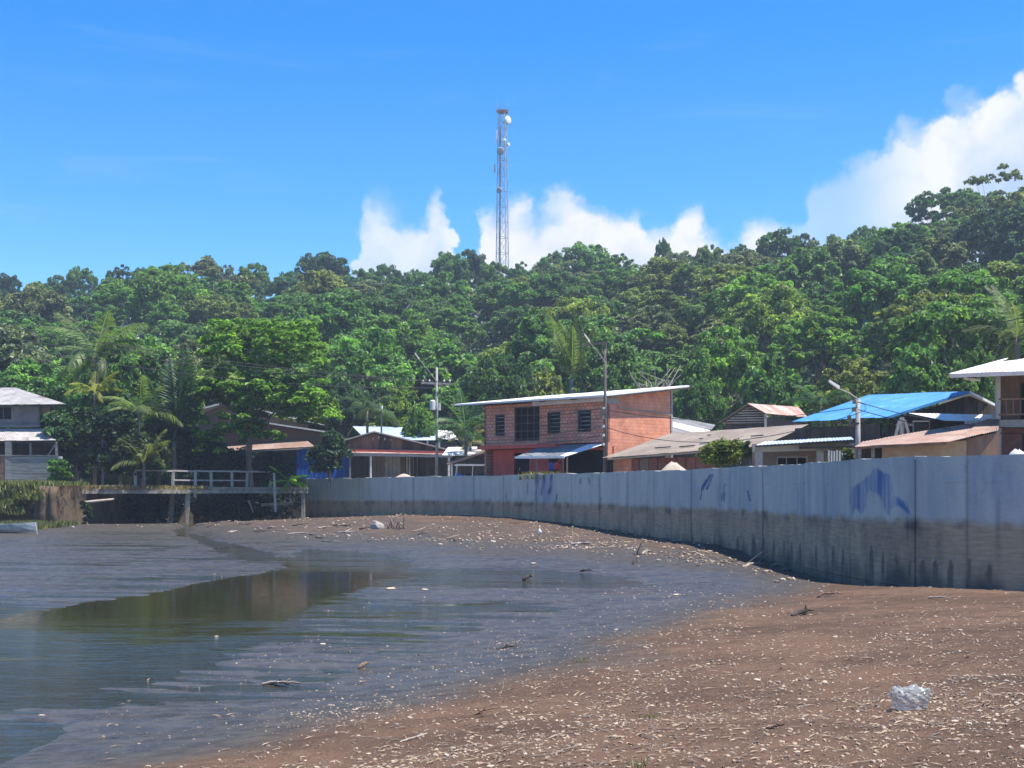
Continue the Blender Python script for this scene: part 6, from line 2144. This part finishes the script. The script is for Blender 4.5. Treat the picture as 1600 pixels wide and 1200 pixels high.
for px in np.linspace(808, 848, 24):
    a, b, c, e = [float(q) for q in wall_at(wall_u(px))]
    wg.append((a - c * .5, b - e * .5, 2.75))
grass_patch('grass', 'yellowish weeds growing behind the wall top below the brick house door', wg, .38, 900, (.17, .16, .06), 66)

# earth face of the left bank: uneven clods and a stump-like pillar
g_ = Geo()
for k in range(4):
    x = -30.0 + .42 * k * .8; y = 81.15 - rnd.uniform(0, .25)
    r = rnd.uniform(.22, .34)
    g_ = Geo().tube([(x, y, -.5), (x + rnd.uniform(-.06, .06), y - .05, .7), (x + rnd.uniform(-.08, .08), y, 1.6), (x, y + .1, STZ - .08)], [r * 1.3, r, r * .9, r * 1.1], 7)
    o = g_.build('earth_pillar', M['earth'], None, True)
    tag(o, 'eroded earth pillar in the face of the left bank', 'earth', 'earth pillars of the bank')
    tag(o, ['leftmost', 'second', 'third', 'rightmost'][k] + ' eroded brown earth pillar in the face of the left bank')

# ------------------------------------------------------------------ things on the mud
def mud_at(px, py):
    """point of the mud seen at this place in the photo"""
    z = 0.0
    for _ in range(14):
        Y = (EYE - z) * F / (py - HOR)
        x = (px - 800) / F * Y
        z = .5 * z + .5 * max(float(mud_z(np.array([x]), np.array([Y]))[0]), ZW)
    return Vector((x, Y, z))


# pebbles and shells: thousands, washed up in lines along the beach
def pebble_mesh(seed, flat=.45):
    rg = np.random.default_rng(seed)
    V = [(0, 0, 1)]; n = 6
    for zz, r in ((.5, .8), (-.25, .95)):
        for k in range(n):
            a = 2 * math.pi * (k + (.5 if zz < 0 else 0)) / n
            q = r * (.8 + .4 * rg.random())
            V.append((q * math.cos(a), q * math.sin(a), zz))
    V = np.array(V) * np.array([1, .75, flat])
    Fq = [(0, 1 + k, 1 + (k + 1) % n) for k in range(n)]
    for k in range(n):
        a, b = 1 + k, 1 + (k + 1) % n; c, d_ = 1 + n + k, 1 + n + (k + 1) % n
        Fq += [(a, c, b), (b, c, d_)]
    return V, np.array(Fq)


def pebble_mat():
    m_, g, bs, out = new_mat('shells')
    t = g.attr('tint')
    c = g.mix(g.step(t, 0.0, .5), (.13, .10, .08), (.38, .275, .185))
    c = g.mix(g.step(t, .5, 1.0), c, (.56, .46, .35))
    g.put(bs.inputs['Base Color'], c)
    bs.inputs['Roughness'].default_value = .8
    return m_


pebble_mat()
rg = np.random.default_rng(33)
PM = [pebble_mesh(k, .35 + .1 * k) for k in range(4)]


def scatter(n, region, size, tint, seed, name, label, sink=.25):
    rg = np.random.default_rng(seed)
    xs = []; ys = []
    tot = 0
    while tot < n:
        px = rg.uniform(region[0] - 40, region[1] + 40, 6000); py = region[2] + (region[3] - region[2]) * rg.random(6000) ** .8
        Y = (EYE - .1) * F / (py - HOR); X = (px - 800) / F * Y
        keep = rg.random(6000) < region[4](X, Y, px, py)
        xs.append(X[keep]); ys.append(Y[keep]); tot += keep.sum()
    X = np.concatenate(xs)[:n]; Y = np.concatenate(ys)[:n]
    Z = mud_z(X, Y)
    S_ = size(rg, n, Y)
    TT = tint(rg, n, X, Y)
    ok = Z > ZW - .01
    VV = []; FF = []; TA = []
    off = 0
    for k in range(4):
        sel = np.where(ok & (np.arange(n) % 4 == k))[0]
        V, Fq = PM[k]
        a = rg.random(len(sel)) * 6.283
        ca, sa = np.cos(a)[:, None], np.sin(a)[:, None]
        el = .6 + .8 * rg.random(len(sel))[:, None]
        vx = V[None, :, 0] * S_[sel][:, None] * el; vy = V[None, :, 1] * S_[sel][:, None]; vz = V[None, :, 2] * S_[sel][:, None]
        W = np.stack([vx * ca - vy * sa + X[sel][:, None], vx * sa + vy * ca + Y[sel][:, None], vz + (Z[sel] + S_[sel] * sink * .5)[:, None]], -1).reshape(-1, 3)
        VV.append(W); FF.append((Fq[None] + (np.arange(len(sel)) * len(V))[:, None, None]).reshape(-1, 3) + off)
        TA.append(np.repeat(TT[sel], len(V))); off += len(W)
    o = link(name, np_mesh(name, np.vstack(VV), np.vstack(FF), [M['shells']], False, {'tint': np.concatenate(TA)}))
    tag(o, label, kind='stuff')


def dry_w(X, Y, px, py):
    zz = mud_z(X, Y)
    d = smooth(-.04, .08, zz)
    lines = fbm(X * .35 + zz * 3, zz * 26 + fbm(X * .3, Y * .3, 71, 2) * 2.2, 72, 3)
    band = smooth(.50, .70, lines)
    patch = smooth(.45, .65, fbm(X * .6, Y * .6, 73, 3))
    return np.clip(d * (.22 + .62 * band * (.25 + .75 * patch)) * (.42 + .58 * smooth(.62, .35, zz * .9)) * (.08 + .92 * smooth(-2.0, 2.5, X - (Y - 14) * .2)), 0, 1)


scatter(10500, (0, 1600, 905, 1400, dry_w), lambda rg, n, Y: (.005 + .023 * rg.random(n) ** 3.6) * (.7 + Y / 40), lambda rg, n, X, Y: np.clip(.36 + .24 * rg.normal(size=n), .05, .95), 41,
        'shell_gravel', 'pale shells and pebbles washed up in lines on the brown beach')


def wet_w(X, Y, px, py):
    zz = mud_z(X, Y)
    return smooth(-.262, -.225, zz) * smooth(.1, -.03, zz) * (.25 + .75 * smooth(.4, .65, fbm(X * .5, Y * .3, 75, 3))) * (.04 + .96 * smooth(150, 560, px - (py - 900) * .9))


scatter(5200, (200, 1350, 860, 1150, wet_w), lambda rg, n, Y: (.004 + .017 * rg.random(n) ** 3.4) * (.7 + Y / 36), lambda rg, n, X, Y: np.clip(.30 + .30 * rg.normal(size=n), 0, .9), 42,
        'pebble_gravel', 'scattered dark and pale pebbles on the wet mudflat', -.1)


def far_w(X, Y, px, py):
    zz = mud_z(X, Y)
    return smooth(-.08, .06, zz) * smooth(26, 40, Y) * (.15 + .85 * smooth(.42, .6, fbm(X * .35, Y * .35, 77, 3)))


scatter(4200, (150, 1250, 812, 905, far_w), lambda rg, n, Y: .02 + .075 * rg.random(n) ** 3.0, lambda rg, n, X, Y: np.clip(.32 + .28 * rg.normal(size=n), 0, .9), 43,
        'debris_gravel', 'stony debris spread on the mud below the far wall and the bridge', .6)

# straw, twigs and leaf scraps caught in the tide lines
rg = np.random.default_rng(55)
n = 6000
px = rg.uniform(150, 1640, n * 5); py = 905 + 480 * rg.random(n * 5) ** .9
Y_ = (EYE - .1) * F / (py - HOR); X_ = (px - 800) / F * Y_
kp = np.where(rg.random(n * 5) < dry_w(X_ + .2, Y_ + .25, px, py) * .8 + .02)[0][:n]
X_, Y_ = X_[kp], Y_[kp]; n = len(X_)
Z_ = mud_z(X_, Y_)
L_ = (.012 + .07 * rg.random(n) ** 2.5) * (.7 + Y_ / 40); W_ = .0025 + .004 * rg.random(n) + L_ * .06
a_ = rg.normal(size=n) * .7 + .45
d_ = np.stack([np.cos(a_), np.sin(a_), rg.normal(size=n) * .15], -1) * L_[:, None]; s_ = np.stack([-np.sin(a_), np.cos(a_), 0 * a_], -1) * W_[:, None]
c_ = np.stack([X_, Y_, Z_ + .008], -1)
V = np.stack([c_ - d_ - s_ * .6, c_ - d_ * .2 + s_ + [0, 0, .006], c_ + d_ + s_ * .4, c_ + d_ * .1 - s_ + [0, 0, .004]], 1).reshape(-1, 3)
o = link('tideline_litter', np_mesh('tideline_litter', V, np.arange(n * 4).reshape(-1, 4), [M['shells']], False, {'tint': np.repeat(np.clip(.22 + .2 * rg.normal(size=n), 0, .75), 4)}))
tag(o, 'brown straw and twig litter caught in the shell lines', kind='stuff')

# bigger stones, one by one
sm = []
for k in range(5):
    rg = np.random.default_rng(200 + k)
    import bmesh
    bm = bmesh.new(); bmesh.ops.create_icosphere(bm, subdivisions=2, radius=1)
    for v in bm.verts:
        q = np.array(v.co); f = 1 + .22 * math.sin(q[0] * 3 + k) * math.cos(q[1] * 2.5 + k * 2) + rg.normal() * .06
        v.co = Vector((q[0] * f, q[1] * f * .75, q[2] * f * (.45 + .05 * k)))
    me = bpy.data.meshes.new('stone'); bm.to_mesh(me); bm.free()
    me.materials.append(M['stone_pale'] if k % 2 == 0 else M['stone_grey'])
    sm.append(me)
STONES = [(1183, 1063, 16, 0, 'pale pebble left of the crumpled plastic bag'), (1340, 1112, 12, 2, 'small pale pebble just left of the plastic bag'), (1363, 1132, 9, 0, 'pale pebble below the plastic bag'), (1488, 1140, 12, 0, 'pale pebble right of and below the plastic bag'), (1527, 1175, 12, 2, 'pale pebble near the bottom right edge'),
          (1245, 1176, 14, 4, 'pale flat pebble at the bottom between bag and middle'), (840, 1157, 14, 0, 'rounded pale stone near the bottom middle'), (766, 1198, 14, 2, 'pale stone at the bottom edge, middle'), (640, 1122, 12, 4, 'pale round pebble below the wet mud'), (620, 1132, 10, 1, 'grey pebble beside the pale round one'),
          (707, 1170, 16, 3, 'brown-grey stone near the bottom, left of middle'), (1304, 996, 12, 0, 'white pebble in the middle of the dry beach'), (1193, 963, 8, 2, 'white pebble near the black debris'), (833, 881, 14, 0, 'pale stone on the mud in front of the egret'), (1008, 1012, 10, 2, 'pale stone on the wet edge below the mud'),
          (963, 984, 9, 0, 'white stone on the wet mud below the dark stick'), (664, 922, 14, 0, 'pale stone on the pool edge'), (610, 921, 18, 2, 'wide pale stone at the tip of the pool'), (590, 826, 26, 3, 'brown boulder heap below the wall near the bridge'), (688, 851, 12, 0, 'white stone on the mud below the wall'),
          (1056, 930, 12, 2, 'flat white stone on the wet flat right of middle'), (770, 847, 10, 4, 'pale stone on the mud left of the egret'), (1120, 1000, 9, 0, 'pale pebble on the upper dry beach'), (1420, 1000, 11, 2, 'pale pebble above the plastic bag'), (1500, 985, 9, 4, 'pale pebble under the wall at right'),
          (900, 1102, 10, 0, 'pale pebble in the shell line, middle'), (1050, 1062, 12, 2, 'pale pebble in the shell line right of middle'), (560, 1150, 10, 4, 'pale pebble at lower left of the dry beach'), (480, 1165, 9, 0, 'pale pebble at the far lower left of the beach'), (1580, 1070, 10, 0, 'pale pebble at the right edge of the beach'),
          (338, 994, 9, 4, 'white scrap floating in the dark pool'), (65, 1117, 14, 4, 'pale scrap floating in the water at lower left'), (505, 1006, 16, 4, 'white flat scrap on the rippled shallows')]
for px, py, w, k, lab in STONES:
    p = mud_at(px, py)
    o = link('stone', sm[k])
    s = w / F * p.y / 2 * (.8 if py > 850 else 1)
    o.location = p + Vector((0, 0, s * (.15 if 'scrap' not in lab else .02))); o.scale = (s, s, s * (.22 if 'scrap' in lab else .6 if py > 840 else 1.3)); o.rotation_euler = (0, 0, rnd.uniform(0, 6))
    tag(o, lab, 'stone', 'stones on the mud')


# driftwood and sticks
def stick(px0, py0, px1, py1, r, mat, label, curve=.06, up=.03, name='driftwood', branch=False):
    """weathered piece of wood: crooked, knotted, with broken ends"""
    rr_ = random.Random(int(px0 * 7 + py0))
    a, b = mud_at(px0, py0), mud_at(px1, py1)
    L = (b - a).length
    r *= .72
    pts = []; rad = []
    for k in range(10):
        t = k / 9
        j_ = .05 * L * math.sin(math.pi * t)
        pts.append(a.lerp(b, t) + Vector((rr_.uniform(-j_, j_), rr_.uniform(-j_, j_) * 1.5, r * .35 + curve * L * math.sin(math.pi * t) * rr_.uniform(.6, 1.2) + up * t)))
        rad.append(r * (1.05 - .55 * t) * rr_.uniform(.72, 1.25) * (.6 if k in (0, 9) else 1))
    t = Geo().tube(pts, rad, 6)
    for q in range(2 if L > .25 else 1):
        k = rr_.randrange(2, 8)
        e = pts[k] + Vector((rr_.uniform(-.2, .2) * L, rr_.uniform(-.15, .15) * L, rr_.uniform(.05, .16) * L))
        t.tube([pts[k], pts[k].lerp(e, .6) + Vector((0, 0, .01)), e], [rad[k] * .5, rad[k] * .35, rad[k] * .12], 5)
    if branch:
        m_ = pts[5]
        t.tube([m_, m_ + Vector((.12 * L, 0, .3 * L)), m_ + Vector((.3 * L, .05, .45 * L))], [r * .5, r * .35, r * .12], 5)
    o = t.build(name, M[mat], None, False)
    tag(o, label, 'driftwood', 'driftwood on the mud')


stick(1276, 934, 1316, 931, .04, 'wood_brown', 'reddish bent stick on the beach below the wall', .12)
stick(1237, 963, 1272, 957, .06, 'driftwood_dark', 'short black log on the dry beach', .04)
stick(1196, 1139, 1226, 1139, .012, 'driftwood_dark', 'thin dark twig lying left of and below the plastic bag', .0)
stick(1160, 886, 1196, 884, .05, 'driftwood_pale', 'pale log lying near the wall foot', .02)
stick(1205, 884, 1225, 882, .05, 'driftwood_pale', 'short pale log end near the wall foot', .02)
stick(1222, 891, 1250, 888, .04, 'driftwood_pale', 'pale branch beside the wall shadow', .03)
stick(1122, 880, 1154, 878, .02, 'driftwood_dark', 'thin dark stick on the mud near the wall', .0)
stick(990, 882, 1003, 876, .06, 'driftwood_dark', 'dark snag sticking out of the mud', .1, .25, branch=True)
stick(906, 893, 925, 893, .05, 'driftwood_dark', 'dark lump of wood on the wet flat', .05)
stick(817, 907, 832, 906, .09, 'driftwood_dark', 'dark chunk of wood on the wet mud in the middle', .08, .1)
stick(893, 851, 924, 850, .08, 'driftwood_pale', 'white log lying at the wall foot right of the egret', .01)
stick(976, 859, 998, 858, .05, 'driftwood_pale', 'pale branch lying at the wall foot', .01)
stick(1004, 866, 1016, 862, .05, 'driftwood_pale', 'short pale branch below the wall', .03)
stick(410, 1070, 470, 1072, .04, 'driftwood', 'brown branch pile on the shallow bank', .04)
stick(420, 1068, 452, 1074, .03, 'driftwood_dark', 'dark twig on the shallow bank', .04)
stick(560, 1045, 576, 1040, .04, 'wood_brown', 'small reddish clump on the wet flat', .1)
stick(776, 1015, 812, 1012, .025, 'driftwood_dark', 'dark twig on the wet flat below the middle', .02)
stick(1435, 918, 1470, 917, .03, 'driftwood_pale', 'pale driftwood at the foot of the wall near the right edge', .03)
stick(1500, 919, 1530, 917, .06, 'stone_pale', 'pale rubble heap at the wall foot', .05)
stick(1450, 935, 1485, 938, .03, 'driftwood', 'brown branch on the upper beach under the wall', .05)
stick(860, 1180, 905, 1172, .012, 'driftwood', 'thin brown twig near the bottom middle', .01)
stick(625, 1160, 668, 1152, .014, 'driftwood_pale', 'thin pale reed at lower left of the dry beach', .01)
stick(740, 1118, 772, 1112, .022, 'wood_brown', 'reddish leaf litter clump in the shell line', .08)
rs = random.Random(90)
strewn = []
for k in range(46):
    px = rs.uniform(285, 720); py = rs.uniform(816, 848)
    if px > 560: py = max(py, 826 + (px - 560) * .06)
    w = rs.uniform(8, 30); cl_ = rs.choice(['driftwood', 'driftwood_pale', 'driftwood_dark', 'driftwood_pale'])
    strewn.append((px, py, w, cl_))
strewn.sort()
ORDS = ['first', 'second', 'third', 'fourth', 'fifth', 'sixth', 'seventh', 'eighth', 'ninth', 'tenth', 'eleventh', 'twelfth', 'thirteenth', 'fourteenth', 'fifteenth', 'sixteenth', 'seventeenth', 'eighteenth', 'nineteenth', 'twentieth']
cnt = {}
for px, py, w, cl_ in strewn:
    a = mud_at(px, py)
    if a.z < -.12: continue
    c_ = cnt.get(cl_, 0)
    if c_ > 11: continue
    cnt[cl_] = c_ + 1
    r = rs.uniform(.015, .05)
    b = mud_at(px + w, py + rs.uniform(-3, 3))
    o = Geo().tube([a + Vector((0, 0, .02)), a.lerp(b, .5) + Vector((0, 0, rs.uniform(.02, .12))), b + Vector((0, 0, rs.uniform(.02, .18)))], [r, r * .8, r * .3], 6).build('driftwood', M[cl_], None, True)
    tag(o, ORDS[c_] + {'driftwood': ' brown', 'driftwood_pale': ' pale', 'driftwood_dark': ' dark'}[cl_] + ' stick from the bridge in the driftwood strewn before the wall', 'driftwood', 'driftwood strewn by the bridge')
# tangle by the wall
for k in range(9):
    a = mud_at(605 + k * 3.5, 826); b = a + Vector((rs.uniform(-.6, .9), rs.uniform(-.3, .3), rs.uniform(.2, .9)))
    o = Geo().tube([a, a.lerp(b, .5) + Vector((0, 0, .15)), b], [.035, .03, .012], 5).build('driftwood', M['driftwood_pale' if k % 2 else 'driftwood'], None, True)
    tag(o, ORDS[k] + ' twig from the left in the snagged branches beside the boulder under the wall', 'driftwood', 'snagged branches under the wall')


# crumpled clear plastic bag
def plastic_bag():
    p = mud_at(1420, 1108)
    import bmesh
    bm = bmesh.new(); bmesh.ops.create_icosphere(bm, subdivisions=5, radius=1)
    def nz(x, y, z, s): return math.sin(x * s + 1.3 * math.sin(y * s * .9)) * math.cos(y * s * 1.1 + z * s * .8 + math.sin(x * 3))
    for v in bm.verts:
        q = v.co.copy()
        q = Vector([math.copysign(abs(c) ** .62, c) for c in q]) * .86
        f = 1 + .13 * nz(q.x, q.y, q.z, 3.2) + .16 * abs(nz(q.y, q.z, q.x, 6.0)) + .08 * abs(nz(q.z, q.x, q.y, 13))
        v.co = Vector((q.x * .155 * f * (1 + .1 * q.z), q.y * .10 * f, max(q.z * .115 * f, -.07)))
        if v.co.z > .05: v.co.z += .025 * nz(q.x * 2, q.y, 0, 4)
    me = bpy.data.meshes.new('plastic_bag'); bm.to_mesh(me); bm.free()
    for f in me.polygons: f.use_smooth = False
    m_, g, bs, out = new_mat('clear_plastic')
    bs.inputs['Base Color'].default_value = (.46, .46, .44, 1)
    bs.inputs['Roughness'].default_value = .18
    bs.inputs['Alpha'].default_value = .46
    bs.inputs['Specular IOR Level'].default_value = .8
    me.materials.append(m_)
    o = link('plastic_bag', me)
    o.location = p + Vector((0, 0, .075)); o.rotation_euler = (0, 0, .2)
    tag(o, 'crumpled clear plastic bag lying on the brown beach', 'bag')


plastic_bag()


# white egret at the wall foot
def egret():
    p = mud_at(843, 842)
    t = thing('egret', 'white egret standing upright on the mud at the foot of the wall', 'bird', tuple(p))
    x, y, z = p
    H = 21 / F * y
    def q(a, b, c): return Vector((x + a * H, y + b * H, z + c * H))
    Geo().tube([q(.02, .1, .30), q(.015, .06, .36), q(.0, .0, .46), q(0, -.03, .56), q(-.005, -.04, .66), q(-.01, -.045, .72), q(.0, -.05, .80), q(.012, -.06, .87), q(.0, -.08, .93), q(-.01, -.10, .945), q(-.015, -.14, .93)],
               [.02 * H, .07 * H, .125 * H, .135 * H, .10 * H, .062 * H, .040 * H, .036 * H, .046 * H, .042 * H, .018 * H], 12).build('body', M['egret_white'], t, True)
    Geo().tube([q(-.015, -.135, .93), q(-.03, -.24, .905)], [.016 * H, .003 * H], 6).build('beak', M['beak'], t)
    for s in (-1, 1):
        w = Geo().tube([q(s * .11, -.02, .60), q(s * .13, .04, .46), q(s * .08, .11, .30)], [.03 * H, .05 * H, .012 * H], 8).build('wing', M['egret_white'], t, True)
        Geo().tube([q(s * .04, .02, .36), q(s * .042, .03, .2), q(s * .04, .01, .0)], [.016 * H, .011 * H, .011 * H], 6).build('leg', M['beak'], t)
        Geo().tube([q(s * .04, .03, .012), q(s * .045, -.08, .008)], [.010 * H, .006 * H], 5).build('foot', M['beak'], t)
        Geo().lathe([q(s * .036, -.10, .948), q(s * .036, -.10, .956)], [.006 * H, .006 * H], 6).build('eye', M['cable'], t)


egret()


# heaps and rubble seen above the wall top
def heap(px, Y, ytop, wpx, mat, name, label):
    c = XY(px, Y); R = wpx / F * Y / 2; hz = zat(ytop, Y) - STZ
    rg = np.random.default_rng(int(px))
    vs = []; fs = []; n = 18
    prof = [(1.0, 0), (.86, .28), (.62, .62), (.34, .88), (.12, .99)]
    for r, z in prof:
        for k in range(n):
            a = 2 * math.pi * k / n; f = 1 + .1 * math.sin(3 * a + px) + .06 * rg.normal()
            vs.append((c[0] + R * r * f * math.cos(a), c[1] + R * r * .7 * f * math.sin(a), STZ - .02 + hz * z * (1 + .03 * rg.normal())))
    for i in range(4):
        for k in range(n):
            fs.append((i * n + k, i * n + (k + 1) % n, i * n + n + (k + 1) % n, i * n + n + k))
    fs.append(tuple(4 * n + k for k in range(n)))
    o = Geo().add(vs, fs).build(name, M[mat], None, True)
    tag(o, label, 'heap')


heap(632, 91.5, 740, 46, 'sandpile', 'sand_heap', 'pale sand heap behind the wall in front of the plank house')
heap(560, 98, 744, 26, 'stone_grey', 'rubble_heap', 'low grey rubble heap behind the wall by the blue zinc wall')
heap(1052, 55.5, 722, 60, 'sandpile', 'sand_heap', 'grey-brown earth heap behind the wall left of the yellow-green bush')
heap(1590, 31.5, 701, 60, 'canvas', 'sack_heap', 'pale sacks lying on the wall top at the right edge')

# small green tufts on the beach
for k, (px, py, w) in enumerate(((1018, 1122, 30), (1000, 1200, 30), (905, 1035, 18))):
    p = mud_at(px, py)
    pts = [(p.x + rnd.uniform(-.5, .5) * w / F * p.y, p.y + rnd.uniform(-.1, .1), p.z) for _ in range(10)]
    rg = np.random.default_rng(300 + k)
    n = 26
    i = rg.integers(0, 10, n); pp = np.array(pts)[i] + rg.normal(size=(n, 3)) * np.array([.03, .03, 0])
    hh = .03 + .05 * rg.random(n); a = rg.random(n) * 6.28
    sd = np.stack([np.cos(a) * .004, np.sin(a) * .004, 0 * a], -1); le = np.stack([rg.normal(size=n) * .03, rg.normal(size=n) * .03, hh], -1)
    V = np.stack([pp - sd, pp + sd, pp + le * .6 + sd * .6, pp + le], 1).reshape(-1, 3)
    o = link('grass', np_mesh('grass', V, np.arange(n * 4).reshape(-1, 4), [M['grass_leaf']], False, {'tint': np.repeat(rg.random(n), 4)}))
    o.color = (.13, .16, .05, 1)
    tag(o, ['small green weed tuft in the shell line', 'green weed tuft at the bottom edge of the beach', 'tiny weed tuft on the wet edge'][k], None, None, 'stuff')

# ------------------------------------------------------------------ air
hz = Geo().box((0, 170, 52.0), (560, 420, 108.0))
ho = hz.build('haze', M['zinc'])
hm = bpy.data.materials.new('haze')
hm.use_nodes = True
gh = NT(hm.node_tree); gh.n.clear()
vo_ = gh.node('ShaderNodeVolumePrincipled')
vo_.inputs['Color'].default_value = (.70, .84, 1.0, 1)
vo_.inputs['Density'].default_value = 0.0005
vo_.inputs['Anisotropy'].default_value = 0.2
oo = gh.node('ShaderNodeOutputMaterial')
gh.l.new(vo_.outputs[0], oo.inputs['Volume'])
ho.data.materials.clear(); ho.data.materials.append(hm)
tag(ho, 'thin bluish tropical haze over the valley', kind='stuff')
